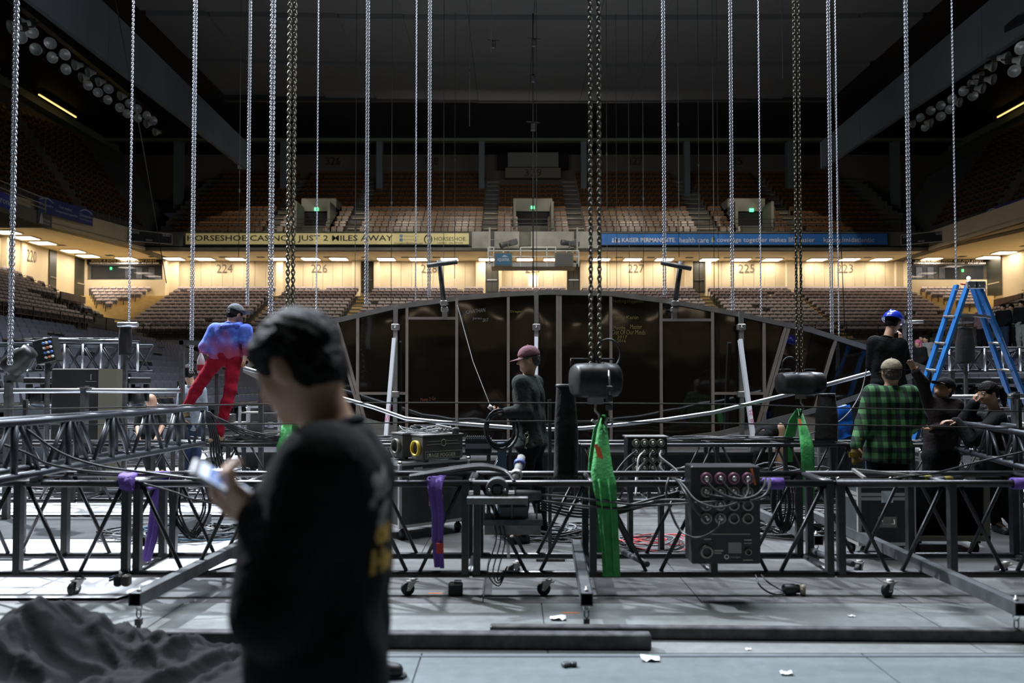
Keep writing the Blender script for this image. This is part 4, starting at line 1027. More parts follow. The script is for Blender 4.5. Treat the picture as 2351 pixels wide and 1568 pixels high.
for p, q, w in slant:
    if w > 10: ribbar((p[0] - 4, p[1]), (q[0] - 4, q[1]), 6); ribbar((p[0] + 4, p[1]), (q[0] + 4, q[1]), 6)
    else: ribbar(p, q, w)
for (x0, x1, y) in ((938, 1047, 731), (825, 932, 903), (1638, 1750, 903)): ribbar((x0, y), (x1, y), 6, 'cross_rib')
ribbar((1520, 735), (1633, 735), 6, 'cross_rib', alu)
for arr, w in ((TOPP, 8), (BOTP, 7)):
    pts = [PM(x, y, -.03) for x, y in arr]
    fine = []
    for i in range(len(pts) - 1):
        for t in (0, .5): fine.append(pts[i].lerp(pts[i + 1], t))
    fine.append(pts[-1]); mb = MB()
    for p, q in zip(fine, fine[1:]): mb.bar(p - (q - p) * .02, q + (q - p) * .02, w / F_ * YM, .07, up=(0, 1, 0)) if False else mb.bar(p, q, .07, w / F_ * YM, up=(0, 1, 0))
    mb.build('edge_rail', alud, mirror)
# posts with bolted sleeves and white struts
for px, yt, yb in ((910, 703, 1003), (1231, 672, 1000), (1698, 716, 1005)):
    ribbar((px, yt), (px, yb), 10, 'post', alud, -.09, .06)
    for yy in (752, 905): MB().bev(PM(px, yy, -.09), (.115, .10, .09), .01).build('sleeve', alud, mirror)
    MB().lathe(PM(px, 752, -.15), [(0, 0), (.018, 0), (.018, .02)], (0, 1, 0), 6).build('bolt', chrome, mirror)
white = mat('bright_white_metal', (.86, .87, .92), .3, metal=.3)
for (a, b), (c, d), lab, tx in (((905, 778), (886, 1003), 'bright white strut leaning on the left side of the dark mirror wall', 'SL'), ((1699, 780), (1730, 1012), 'bright white strut leaning on the right side of the dark mirror wall', 'SR 25'), ((1231, 775), (1229, 1000), 'bright white strut standing behind the man with the cable coil', None)):
    p, q = P(a, b, 10.75), P(c, d, 10.3); g = thing('leaning_strut', lab, 'strut', q)
    MB().bar(p, q, .075, .05, up=(1, 0, 0)).build('strut_tube', white, g)
    MB().bb(q - Vector((.045, .045, .09)), q + Vector((.045, .045, .0))).build('foot_socket', steelb, g)
    MB().bb((q.x - .06, q.y - .06, .582), (q.x + .06, q.y + .06, q.z - .088)).build('base_block', alud, g)
    if tx:
        red = mat('red_marker', (.5, .05, .15), .6); ax = (p - q).normalized()
        text(tx, q + ax * .22 + Vector((.025, -.045, 0)), ax, Vector((-1, 0, 0)), .22, .045, red, g)
# low platform edge carrying the wall
single(MB().bb((-3.6, 10.25, .0), (5.3, 11.4, .54)).bb((-3.7, 10.2, .54), (5.4, 11.45, .58)), 'set_platform', mat('black_platform', (.02, .02, .022), .5), 'low black platform under the dark mirror wall', 'platform')
mats_t = [('JONATHAN', 1068, 1114, 712, 724, .12, 'w'), ('Jones', 1085, 1106, 727, 735, 0, 'w'), ('2017', 1108, 1121, 731, 739, .1, 'w'), ('Dragon', 1172, 1200, 712, 719, 0, 'y'), ('Puzzle', 1408, 1436, 748, 756, 0, 'y'), ('Holly Kanin', 1408, 1466, 724, 735, 0, 'y'), ('Master', 1447, 1474, 745, 755, 0, 'y'), ('Out Of Our Minds', 1405, 1482, 757, 768, 0, 'y'), ('2017', 1417, 1440, 770, 777, 0, 'y'), ('2016', 1417, 1437, 779, 786, 0, 'y'), ('Nothing Happened', 1408, 1478, 687, 697, 0, 'y'), ('Plenty 2 Go', 966, 1000, 914, 924, .1, 'r')]
for s, x0, x1, ya, yb, sl, c in mats_t:
    m = {'w': mat('white_marker', (.22, .22, .22), .7), 'y': mat('yellow_marker', (.20, .18, .05), .7), 'r': mat('rust_marker', (.2, .07, .03), .7)}[c]
    a, b, d = PM(x0, yb, -.004), PM(x1, yb - sl * (x1 - x0), -.004), PM(x0, ya, -.004)
    text(s, a, b - a, d - a, (b - a).length, (d - a).length, m, mirror, 'marker_writing')
# silver pipe curving in front of the wall
arc = [(560, 845), (640, 868), (785, 914), (860, 936), (931, 961), (1010, 969), (1090, 975), (1180, 982), (1262, 986), (1340, 983), (1450, 972), (1530, 963), (1638, 947), (1700, 932), (1850, 896), (1990, 858), (2010, 853)]
mb = MB().tube([P(x, y, 10.0) for x, y in arc], .028, 10)
single(mb, 'curved_pipe', alu, 'long bright silver pipe bowed across the front of the dark mirror wall', 'pipe')
# ------------------------------------------------------------------ black pipes with cross tubes clamped to the wall top
for (a, b), (c, d), (e, f), (g_, h_), lab in (((1008, 597), (1021, 712), (981, 610), (1050, 601), 'black pipe with a cross tube clamped to the left top of the dark mirror wall'), ((1563, 600), (1548, 712), (1518, 603), (1587, 617), 'black pipe with a cross tube clamped to the right top of the dark mirror wall')):
    t = thing('clamped_pipe', lab, 'pipe', P(c, d, 10.8)); q = 10.7
    MB().tube([P(a, b, q), P(c, d, 10.85)], .035, 12).build('upright_pipe', steelb, t)
    MB().tube([P(e, f, q - .05), P(g_, h_, q - .05)], .032, 12).build('cross_pipe', steelb, t)
    for u in (.86, .99):
        p = P(a, b, q).lerp(P(c, d, 10.85), u); MB().bev(p, (.1, .1, .075), .012).build('clamp', alud, t)
    MB().bar(P(c, d + 2, 10.88), P(c, d + 20, 10.9), .07, .05).build('foot', wood, t)
# ------------------------------------------------------------------ chain hoists, chains, slings
def chain_mb(mb, x, y, z0, z1, wd=.006, L=.036, W=.022, drift=(0, 0), seg=8, sd=3, zfull=None):
    n = int((z1 - z0) / (L * .78)); 
    pr = []
    for i in range(seg):
        a = 2 * pi * i / seg; pr.append((W / 2 * cos(a), (L / 2) * sin(a) * 1.0 + (L * .12 if sin(a) > .1 else -L * .12 if sin(a) < -.1 else 0)))
    base = []
    for i in range(seg):
        px_, pz_ = pr[i]; l = sqrt(px_ ** 2 + pz_ ** 2); nx, nz = px_ / l, pz_ / l
        for k in range(sd):
            t = 2 * pi * k / sd; base.append((px_ + nx * wd * cos(t), wd * sin(t), pz_ + nz * wd * cos(t)))
    fc = [(i * sd + k, i * sd + (k + 1) % sd, ((i + 1) % seg) * sd + (k + 1) % sd, ((i + 1) % seg) * sd + k) for i in range(seg) for k in range(sd)]
    for j in range(n):
        zc = z0 + (j + .5) * L * .78; ang = .5 + (j % 2) * pi / 2; c, s = cos(ang), sin(ang); u = (zc - z0)
        xx, yy = x + drift[0] * u, y + drift[1] * u
        mb.add([(xx + a * c - b * s, yy + a * s + b * c, zc + d) for a, b, d in base], fc, 0, True)
chm = mat('galvanised_chain', (.50, .51, .56), .35, metal=.7); chb = mat('black_oxide_chain', (.11, .10, .07), .4, metal=.6)
def ztop(Y): return P(0, -30, Y).z
def chain(label, px, y0, y1, Y, ext=1, m=chm, strands=1, gap=6, L=.036, W=.022, wd=.0058, drift=0):
    """hangs at depth Y from the roof down to pixel row y1"""
    zb = P(px, y1, Y).z; zt = ztop(Y) + .2; x = P(px, y1, Y).x; mb = MB()
    for s in range(strands):
        xs = x + (s - (strands - 1) / 2) * gap / F_ * Y
        chain_mb(mb, xs, Y, zb, zt, wd, L, W)
        mb.bar((xs, Y, zt), (xs, Y, 18.15 if abs(xs) < 16 else 22), W * .7)
    return single(mb, 'hanging_chain', m, label, 'chain', 'chains hanging from the roof')
CH = [('pair of silver chains hanging near the left edge above the left lighting rig', 23, 835, 7.2, 2, 5, .04, chm),
      ('silver chain hanging to the chain bag pole at left', 296, 742, 9.5, 1, 0, .036, chm),
      ('double silver chain hanging above the dark haired man in grey', 439, 855, 10.4, 2, 5, .036, chm),
      ('thin silver chain hanging just right of the man in the galaxy hoodie', 568, 700, 12.0, 2, 4, .034, chm),
      ('double silver chain hanging left of the foreground man head', 621, 725, 8.2, 2, 6.5, .036, chm),
      ('pair of dark heavy chains hanging behind the foreground man', 665, 860, 8.9, 2, 12, .058, chb),
      ('double bright silver chain hanging left of the middle of the wall', 841, 700, 11.6, 2, 5, .036, chm),
      ('double silver chain behind the left clamped pipe', 985, 680, 11.6, 2, 4.5, .036, chm),
      ('pale thin chain hanging right of the left banner end', 954, 690, 12.4, 1, 0, .034, chm),
      ('double silver chain behind the right clamped pipe', 1526, 680, 11.6, 2, 5, .036, chm),
      ('double bright silver chain above the right side of the dark wall', 1682, 716, 11.6, 2, 5, .036, chm),
      ('pale single chain right of the right white strut', 1747, 725, 11.8, 1, 0, .034, chm),
      ('pair of dark heavy chains down to the right hoist', 1836, 866, 9.15, 2, 10.5, .05, chb),
      ('double silver chain hanging left of the blue helmet', 1910, 765, 11.8, 2, 5, .036, chm),
      ('single grey chain beside the double chain left of the blue helmet', 1926, 770, 12.0, 1, 0, .034, chm),
      ('double bright silver chain hanging just left of the blue ladder', 2091, 835, 9.9, 2, 5.5, .036, chm),
      ('single silver chain hanging to the top of the blue ladder', 2195, 640, 10.5, 1, 0, .034, chm),
      ('single pale chain in front of the left cream banner', 726, 720, 12.5, 1, 0, .034, chm)]
for lab, px, y1, Y, ns, gp, L, m in CH:
    big = L > .045
    chain(lab, px, 0, y1, Y, m=m, strands=ns, gap=gp, L=L, W=L * .62, wd=L * (.17 if not big else .19))
chain('pair of very heavy dark chains in the middle down to the near hoist', 1367, 0, 845, 5.75, m=chb, strands=2, gap=20, L=.047, W=.032, wd=.0075)
# thin steel wires and ropes hanging from the roof
wirem = mat('thin_wire', (.035, .035, .03), .6)
WI = [(548, 590, 25, 'w'), (815, 700, 30, 'w'), (898, 700, 28, 'w'), (1018, 680, 30, 'w'), (1044, 640, 34, 'w'), (1078, 290, 30, 'w'), (1128, 120, 28, 'w'), (1224, 660, 34, 'p'), (1232, 660, 32, 'w'), (1394, 665, 30, 'w'), (1416, 665, 34, 'w'), (1445, 665, 30, 'w'), (1478, 690, 28, 'w'), (1559, 590, 26, 'w'), (1606, 690, 30, 'w'), (1640, 700, 25, 'w'), (1650, 700, 32, 'w'), (1797, 180, 28, 'w')]
wn = 0
for px, y1, Y, k_ in WI:
    a = P(px, y1, Y); zt = 22.2
    mb = MB().tube([a, (a.x, a.y, zt)], .011 if k_ == 'w' else .03, 5); mb.ell((a.x, a.y, a.z + 2.2 + (wn % 5) * .8), (.035, .035, .09), nu=6, nv=4)
    single(mb, 'hanging_wire', wirem, 'thin grey wire hanging from the dark roof, %s of these counted from the left' % ordn(wn), 'wire', 'thin wires hanging from the roof'); wn += 1
for (a, b), (c, d), lab in (((265, 0), (382, 650), 'slanting dark rope from the roof to the left suite window'), ((1905, 0), (1940, 760), 'slightly slanting thin rope right of the heavy right chains')):
    single(MB().tube([P(a, b, 24), P((a * .48 + c * .52), (b + d) / 2, 25.5), P(c, d, 28)], .016, 5), 'slanted_rope', wirem, lab, 'rope')
# small rigging lamps on the middle wire
for px, py in ((1226, 100), (1224, 182), (1224, 292), (1133, 104)):
    c = P(px, py, 34); g = single(MB().bev(c, (.22, .22, .36), .04).bar(c + Vector((-.3, 0, .25)), c + Vector((.3, 0, .2)), .04), 'rigging_block', steelb, 'small dark rigging block on a roof wire at height step %s' % {100: 'one, top', 182: 'two, below it', 292: 'three, lowest', 104: 'beside the top one'}[py], 'rigging')
# ---- hoists
hblk = mat('hoist_black', (.012, .012, .013), .42, var=.8, vscale=20, var2=(.028, .028, .028), spec=.35)
def hoist(label, c, w, h, dpt, yaw=0, side=1):
    g = thing('chain_hoist', label, 'hoist', c, yaw)
    I = Matrix.Identity(4)
    n = 20; prof = []
    def ring(x, s): 
        r = h / 2 * s; ww = dpt / 2 * s
        out = []
        for i in range(n):
            a = 2 * pi * i / n; ca, sa = cos(a), sin(a)
            out.append((x, ww * (abs(ca) ** .8) * (1 if ca > 0 else -1), r * (abs(sa) ** .8) * (1 if sa > 0 else -1)))
        return out
    xs = [(-w / 2, .82), (-w / 2 + .02, .95), (-w * .2, 1), (w * .15, 1), (w * .16, 1.05), (w * .22, 1.05), (w / 2 - .02, .97), (w / 2, .8)]
    vs = []
    for x, s in xs: vs += ring(x, s)
    f = [(j * n + i, j * n + (i + 1) % n, (j + 1) * n + (i + 1) % n, (j + 1) * n + i) for j in range(len(xs) - 1) for i in range(n)]
    f += [tuple(range(n - 1, -1, -1)), tuple((len(xs) - 1) * n + i for i in range(n))]
    mb = MB().add([tuple(v) for v in vs], f, 0, True); mb.build('housing', hblk, g).matrix_parent_inverse = I
    mb = MB(); mb.tube([(w / 2 + .004, dpt * .33 * cos(a), h * .33 * sin(a)) for a in [i * pi / 8 for i in range(16)]], .006, 6, closed=True); mb.build('cover_seam', hblk, g).matrix_parent_inverse = I
    for s in (-1, 1):
        pts = [(s * w * .5 + s * .03 * sin(t), 0, h * .5 + .02 + .07 * sin(t)) for t in [0, pi / 2, pi]]
        pts = [(s * w * .30 - .07, dpt * .2, h * .42), (s * w * .30 - .07, dpt * .2, h * .62), (s * w * .30 + .07, dpt * .2, h * .62), (s * w * .30 + .07, dpt * .2, h * .42)]
        MB().tube(pts, .008, 6).build('handle', hblk, g).matrix_parent_inverse = I
    MB().bb((-.05, -.04, -h / 2 - .05), (.05, .04, -h / 2 + .02)).tube([(0, 0, -h / 2 - .04), (0, 0, -h / 2 - .1), (.03, 0, -h / 2 - .13), (.03, 0, -h / 2 - .17), (0, 0, -h / 2 - .19), (-.03, 0, -h / 2 - .17)], .011, 8).build('hook', alud, g).matrix_parent_inverse = I
    MB().tube([(side * w * .28 + .1 * cos(t), -.02, h * .5 + .07 + .11 * sin(t)) for t in [radians(-60 + i * 22) for i in range(15)]], .009, 6).build('cable_loop', cablem, g).matrix_parent_inverse = I
    return g
h1 = hoist('black chain hoist in the middle holding the near green sling', P(1367, 873, 5.75), .345, .26, .3, .25)
h2 = hoist('black chain hoist at right holding the second green sling', P(1838, 880, 9.15), .54, .27, .3, .18, -1)
# chain bag bodies beside the hoists
bagm = mat('black_bag_cloth', (.012, .011, .012), .95, bump=.6, bscale=12)
def bag(label, px0, px1, y0, y1, Y, top=.75, stand=False):
    a, b = P(px0, y1, Y), P(px1, y0, Y); g = thing('chain_bag', label, 'chain bag', ((a.x + b.x) / 2, Y, a.z))
    cx, hw = (a.x + b.x) / 2, (b.x - a.x) / 2; vs = []; n = 20; m = 14
    for j in range(m + 1):
        t = j / m; s = top + (1 - top) * min(1, (1 - t) * 2.2)
        for i in range(n):
            an = 2 * pi * i / n; fold = 1 + .06 * sin(an * 5 + j * .3) * (1 - t * .5)
            vs.append((cx + hw * s * fold * cos(an) + (1 - t) * 0, Y + hw * .8 * s * fold * sin(an), a.z + (b.z - a.z) * t))
    f = [(j * n + i, j * n + (i + 1) % n, (j + 1) * n + (i + 1) % n, (j + 1) * n + i) for j in range(m) for i in range(n)] + [tuple(range(n - 1, -1, -1))]
    MB().add(vs, f, 0, True).build('cloth_tube', bagm, g)
    MB().bar((cx, Y, 0), (cx, Y, a.z + .05), .04).build('stand', steelb, g) if stand else None
    MB().tube([(cx + hw * top * cos(t), Y + hw * .8 * top * sin(t), b.z) for t in [i * pi / 9 for i in range(18)]], .012, 6, closed=True).build('rim', steelb, g)
    return g
bag('black cloth chain bag hanging left of the middle hoist', 1272, 1326, 885, 1098, 5.95)
bag('black cloth chain bag hanging below the right hoist', 1873, 1922, 905, 1012, 9.0)
bag('black cloth chain bag standing at left below a silver tube', 273, 303, 750, 815, 9.5, .9, True)
single(MB().tube([P(271, 745, 9.45), P(316, 745, 9.45)], .032, 12), 'short_tube', alu, 'short silver tube across the top of the left chain bag', 'tube')
single(MB().tube([P(2084, 739, 11), P(2119, 739, 11)], .024, 12), 'short_tube', alud, 'short grey tube beside the blue helmet', 'tube')
# ---- slings
greens = mat('green_sling_webbing', (.06, .40, .10), .75, bump=.5, bscale=30, var=.25, vscale=10); greend = greens
purple = mat('purple_sling_webbing', (.12, .06, .32), .75, bump=.5, bscale=30)
redtag = mat('orange_tag', (.65, .13, .04), .6)
def strap(mb, pts, w, th=.02, wob=.0):
    """ribbon through pts = (vec, width dir)"""
    n = len(pts); vs = []
    for i, (p, wd_) in enumerate(pts):
        p = Vector(p); wd_ = Vector(wd_); ww = (w[i] if isinstance(w, (list, tuple)) else w) / 2
        t = (Vector(pts[min(i + 1, n - 1)][0]) - Vector(pts[max(i - 1, 0)][0])).normalized(); nn = t.cross(wd_.normalized())
        for k in range(5):
            u = -1 + k * .5; vs.append(p + wd_.normalized() * ww * u + nn * (th / 2 * (1 if k % 2 else .5)))
        for k in range(5):
            u = 1 - k * .5; vs.append(p + wd_.normalized() * ww * u - nn * (th / 2 * (1 if k % 2 else .5)))
    f = [(i * 10 + k, i * 10 + (k + 1) % 10, (i + 1) * 10 + (k + 1) % 10, (i + 1) * 10 + k) for i in range(n - 1) for k in range(10)]
    f += [tuple(range(9, -1, -1)), tuple((n - 1) * 10 + k for k in range(10))]
    mb.add(vs, f, 0, True); return mb
g = thing('lifting_sling', 'bright green lifting sling draped over the near truss from the middle hoist', 'sling', P(1385, 1100, 5.4))
X1 = (1, 0, 0); A = P(1386, 955, 5.75)
mb = MB(); strap(mb, [(A, X1), (P(1383, 985, 5.62), X1), (P(1382, 1040, 5.52), X1), (P(1382, 1085, 5.46), X1), (P(1386, 1100, 5.44), X1), (P(1388, 1112, 5.43), X1), (P(1395, 1180, 5.44), X1), (P(1401, 1250, 5.44), X1), (P(1404, 1323, 5.44), X1)], [.03, .075, .12, .16, .165, .165, .14, .125, .125], .03); mb.build('front_leg', greens, g)
for dx in (-.035, .03): MB().tube([P(1386, 1100, 5.42) + Vector((dx, 0, 0)), P(1395, 1180, 5.415) + Vector((dx, 0, 0)), P(1403, 1322, 5.415) + Vector((dx * .8, 0, 0))], .008, 5).build('seam', greens, g)
mb = MB(); strap(mb, [(A, X1), (P(1372, 985, 5.9), X1), (P(1362, 1050, 6.1), X1), (P(1362, 1095, 6.12), X1), (P(1366, 1150, 6.14), X1), (P(1370, 1270, 6.14), X1)], [.03, .06, .07, .09, .09, .09], .03); mb.build('rear_leg', greens, g)
a, b = P(1368, 1020, 5.42), P(1376, 1050, 5.40); MB().bar(a, b, .025, .004, up=(0, 1, 0)).bar(a + Vector((.02, 0, -.02)), b + Vector((.02, 0, -.01)), .02, .004, up=(0, 1, 0)).build('label_tag', redtag, g)
g = thing('lifting_sling', 'second green lifting sling over the second truss under the right hoist', 'sling', P(1860, 1050, 8.8)); A = P(1834, 940, 9.15)
mb = MB(); strap(mb, [(A, X1), (P(1844, 985, 9.0), X1), (P(1850, 1010, 8.88), X1), (P(1853, 1026, 8.84), X1), (P(1854, 1040, 8.84), X1), (P(1856, 1160, 8.84), X1)], [.06, .11, .14, .15, .15, .14], .035); mb.build('front_leg', greens, g)
mb = MB(); strap(mb, [(A, X1), (P(1822, 965, 9.3), X1), (P(1811, 1010, 9.45), X1), (P(1808, 1060, 9.5), X1)], [.06, .11, .13, .12], .035); mb.build('rear_leg', greens, g)
MB().bar(P(1835, 962, 8.95), P(1838, 978, 8.9), .03, .006, up=(0, 1, 0)).build('label_tag', redtag, g)
g = thing('lifting_sling', 'third green lifting sling over the second truss behind the foreground man', 'sling', P(655, 1050, 8.8)); A = P(668, 945, 9.1)
mb = MB(); strap(mb, [(A, X1), (P(658, 980, 8.95), X1), (P(655, 1015, 8.86), X1), (P(652, 1022, 8.84), X1), (P(652, 1070, 8.84), X1), (P(654, 1160, 8.84), X1)], [.06, .12, .16, .165, .15, .12], .04); mb.build('front_leg', greens, g)
mb = MB(); strap(mb, [(A, X1), (P(682, 990, 9.3), X1), (P(684, 1020, 9.45), X1), (P(684, 1060, 9.5), X1)], [.06, .1, .12, .12], .035); mb.build('rear_leg', greens, g)
hoist('black chain hoist hidden behind the foreground man head', P(668, 888, 9.15), .5, .27, .3, .1)
for lab, pf, tag_ in (('purple lifting sling over the near truss right of the foreground man', [(1008, 1084, 6.04), (1000, 1100, 5.46), (998, 1125, 5.46), (1005, 1180, 5.46), (1003, 1240, 5.5), (1007, 1302, 5.5)], 1), ('purple lifting sling over the near truss at left', [(372, 1083, 6.06), (366, 1125, 6.1), (358, 1180, 6.1), (350, 1230, 6.08), (335, 1288, 6.04)], 0), ('short purple sling end wrapped on the near truss at left', [(295, 1088, 5.55), (290, 1098, 5.46), (291, 1120, 5.46), (330, 1122, 5.8), (372, 1112, 6.0)], 0)):
    g = thing('lifting_sling', lab, 'sling', P(*pf[0])); mb = MB(); strap(mb, [(P(*q), X1) for q in pf], [.13, .12, .10, .085, .075, .06][:len(pf)], .03); mb.build('webbing', purple, g)
    mb = MB(); strap(mb, [(P(q[0] + 9, q[1] + (3 if i < 3 else 0), q[2]) + Vector((0, -.03, 0)), X1) for i, q in enumerate(pf)], [.06, .055, .05, .045, .04, .03][:len(pf)], .02); mb.build('webbing_fold', purple, g)
    if tag_: MB().bb(P(1002, 1270, 5.44), P(1018, 1248, 5.43)).build('label_tag', mat('red_tag', (.5, .04, .02), .6), g)
for px, lab in ((1775, 'purple wrap of webbing right of the power box on the near truss'), (2346, 'purple wrap of webbing at the right edge on the near truss'), (1583, 'small purple tie left of the power box')):
    c = P(px, 1107, 5.5); w = .07 if px != 1583 else .03
    mb = MB().lathe((c.x - w, 5.5, .78), [(.03, 0), (.042, 0), (.042, w * 2), (.03, w * 2)], (1, 0, 0), 14); single(mb, 'webbing_wrap', purple, lab, 'webbing')
# shackle and eye hanging right of the middle hoist
g = thing('shackle', 'grey lifting shackle hanging on a steel rope right of the middle hoist', 'shackle', P(1399, 965, 5.6))
MB().tube([P(1398, 850, 5.6), P(1400, 900, 5.6), P(1399, 955, 5.6)], .006, 6).build('wire_rope', alud, g)
MB().tube([P(1399, 968, 5.6) + Vector((.026 * cos(t), 0, .03 * sin(t))) for t in [i * pi / 7 for i in range(14)]], .008, 6, closed=True).build('eye', alud, g)
for y in (892, 915, 935): MB().bev(P(1399, y, 5.6), (.05, .04, .045), .008).build('ferrule', steelb, g)
# ------------------------------------------------------------------ power boxes
sock = mat('socket_grey', (.30, .29, .26), .35, metal=.6); sockp = mat('socket_pink', (.35, .16, .24), .4, metal=.3); sockd = mat('socket_dark', (.05, .05, .045), .5); plugm = mat('plug_silver', (.65, .64, .6), .3, metal=.7)
dlab = mat('panel_printing', (.45, .43, .36), .6)
def distro(label, px0, px1, y0, y1, Y, rows, cols, r, first=True):
    a, b = P(px0, y1, Y), P(px1, y0, Y); g = thing('power_box', label, 'power distribution box', ((a.x + b.x) / 2, Y, a.z))
    MB().bev(((a.x + b.x) / 2, Y + .1, (a.z + b.z) / 2), (b.x - a.x, .2, b.z - a.z), .008).build('case', mat('power_box_black', (.014, .014, .014), .42, spec=.6), g)
    s = (b.x - a.x) / (px1 - px0)
    return g, a, b, s
g, a, b, s = distro('black power box with sixteen round sockets hung on the near truss', 1588, 1745, 1070, 1295, 5.25, 4, 4, .02)
def soc(px, py, Y, r, m1, lit=True, par=None, plug=True):
    c = P(px, py, Y)
    MB().lathe(c, [(r * .62, -.004), (r * .62, -.02), (r * .8, -.022), (r, -.012), (r, 0)], (0, 1, 0), 18).build('socket_ring', m1, par)
    if plug: MB().lathe(c, [(0, -.035), (r * .3, -.035), (r * .42, -.028), (r * .55, -.012), (r * .55, 0)], (0, 1, 0), 14).build('plug', plugm, par)
    else: MB().lathe(c, [(0, -.006), (r * .6, -.006)], (0, 1, 0), 14).build('socket_face', sockd, par)
for j, py in enumerate((1098, 1128, 1159, 1189)):
    for i, px in enumerate((1621, 1653, 1684, 1716)):
        soc(px, py, 5.25, .042, sockp if j == 0 else sock, par=g, plug=(j < 2 or i < 2))
soc(1622, 1266, 5.25, .048, sock, par=g, plug=False); soc(1717, 1266, 5.25, .026, sock, par=g, plug=False)
def rect(px0, px1, y0, y1, Y, m, par, nm='printed_plate', t=.004):
    p, q = P(px0, y1, Y), P(px1, y0, Y); return MB().bb((p.x, Y - t, p.z), (q.x, Y, q.z)).build(nm, m, par)
rect(1672, 1702, 1245, 1270, 5.25, mat('data_plate', (.3, .29, .27), .4), g)
rect(1630, 1722, 1225, 1227, 5.25, dlab, g, 'printed_line')
for (x0, x1, ya, yb) in ((1616, 1632, 1236, 1239), (1640, 1660, 1262, 1266), (1640, 1656, 1268, 1271), (1708, 1726, 1238, 1241), (1708, 1726, 1246, 1248), (1706, 1728, 1284, 1287)): rect(x0, x1, ya, yb, 5.25, dlab, g, 'printed_line')
c = P(1668, 1278, 5.25); MB().lathe(c, [(.010, -.004), (.017, -.004), (.017, 0)], (0, 1, 0), 16).build('round_emblem', inkw, g)
text('indulger', P(1676, 1282, 5.246), (1, 0, 0), (0, 0, 1), 25 * 5.25 / F_, 6 * 5.25 / F_, dlab, g)
MB().prism([P(1722, 1076, 5.245), P(1728, 1076, 5.245), P(1736, 1113, 5.245), P(1732, 1114, 5.245)], (0, -.003, 0)).build('orange_tape', mat('orange_tape', (.8, .2, .03), .5), g)
for x in (1600, 1730): MB().bar(P(x, 1085, 5.46), P(x, 1112, 5.46), .03, .012).bar((PX(x, 5.46), 5.46, .81), (PX(x, 5.46), 5.56, .812), .03, .012).build('hanging_bracket', steelg, g)
g, a, b, s = distro('second power box with plugged grey sockets standing behind the near truss', 1440, 1532, 1005, 1120, 6.75, 4, 4, .02)
MB().bb((a.x - .01, 6.74, b.z), (b.x + .01, 6.96, b.z + .012)).build('top_plate', alud, g)
for j, py in enumerate((1017, 1036, 1055, 1073)):
    for i, px in enumerate((1460, 1479, 1498, 1517)): soc(px, py, 6.75, .037, sock, par=g)
MB().bb((a.x + .02, 6.8, .0), (a.x + .06, 6.9, a.z)).bb((b.x - .06, 6.8, 0), (b.x - .02, 6.9, a.z)).bb((a.x, 6.76, a.z - .03), (b.x, 6.94, a.z)).build('stand', steelb, g)
# ================================================================== PEOPLE (smooth signed-distance bodies turned into meshes)
def surfnet(D, org, h):
    nx, ny, nz = D.shape; S = D < 0
    acc = np.zeros((nx - 1, ny - 1, nz - 1, 3), np.float32); cnt = np.zeros((nx - 1, ny - 1, nz - 1), np.int16)
    sh = D.shape
    for ax in range(3):
        sl0 = [slice(None)] * 3; sl1 = [slice(None)] * 3; sl0[ax] = slice(0, -1); sl1[ax] = slice(1, None)
        a, b = D[tuple(sl0)], D[tuple(sl1)]; cr = (a < 0) != (b < 0)
        I = np.argwhere(cr); 
        if len(I) == 0: continue
        va, vb = a[cr], b[cr]; t = va / (va - vb); pos = I.astype(np.float32); pos[:, ax] += t
        o1, o2 = [k for k in range(3) if k != ax]
        for d1 in (0, -1):
            for d2 in (0, -1):
                J = I.copy(); J[:, o1] += d1; J[:, o2] += d2
                ok = (J >= 0).all(1) & (J[:, 0] < nx - 1) & (J[:, 1] < ny - 1) & (J[:, 2] < nz - 1)
                Jk = J[ok]; np.add.at(acc, (Jk[:, 0], Jk[:, 1], Jk[:, 2]), pos[ok]); np.add.at(cnt, (Jk[:, 0], Jk[:, 1], Jk[:, 2]), 1)
    m = cnt > 0; idx = -np.ones(cnt.shape, np.int64); idx[m] = np.arange(m.sum())
    V = acc[m] / cnt[m][:, None] * h + np.array(org, np.float32)
    Q = []
    for ax in range(3):
        sl0 = [slice(None)] * 3; sl1 = [slice(None)] * 3; sl0[ax] = slice(0, -1); sl1[ax] = slice(1, None)
        a, b = S[tuple(sl0)], S[tuple(sl1)]; I = np.argwhere(a != b); o1, o2 = (ax + 1) % 3, (ax + 2) % 3
        ok = (I[:, o1] > 0) & (I[:, o2] > 0) & (I[:, o1] < sh[o1] - 1) & (I[:, o2] < sh[o2] - 1); I = I[ok]
        if len(I) == 0: continue
        c = []
        for d1, d2 in ((-1, -1), (0, -1), (0, 0), (-1, 0)):
            J = I.copy(); J[:, o1] += d1; J[:, o2] += d2; c.append(idx[J[:, 0], J[:, 1], J[:, 2]])
        q = np.stack(c, 1); fl = ~a[I[:, 0], I[:, 1], I[:, 2]]; q[fl] = q[fl][:, ::-1]; Q.append(q)
    return V, np.concatenate(Q)
def _lim(g): return g
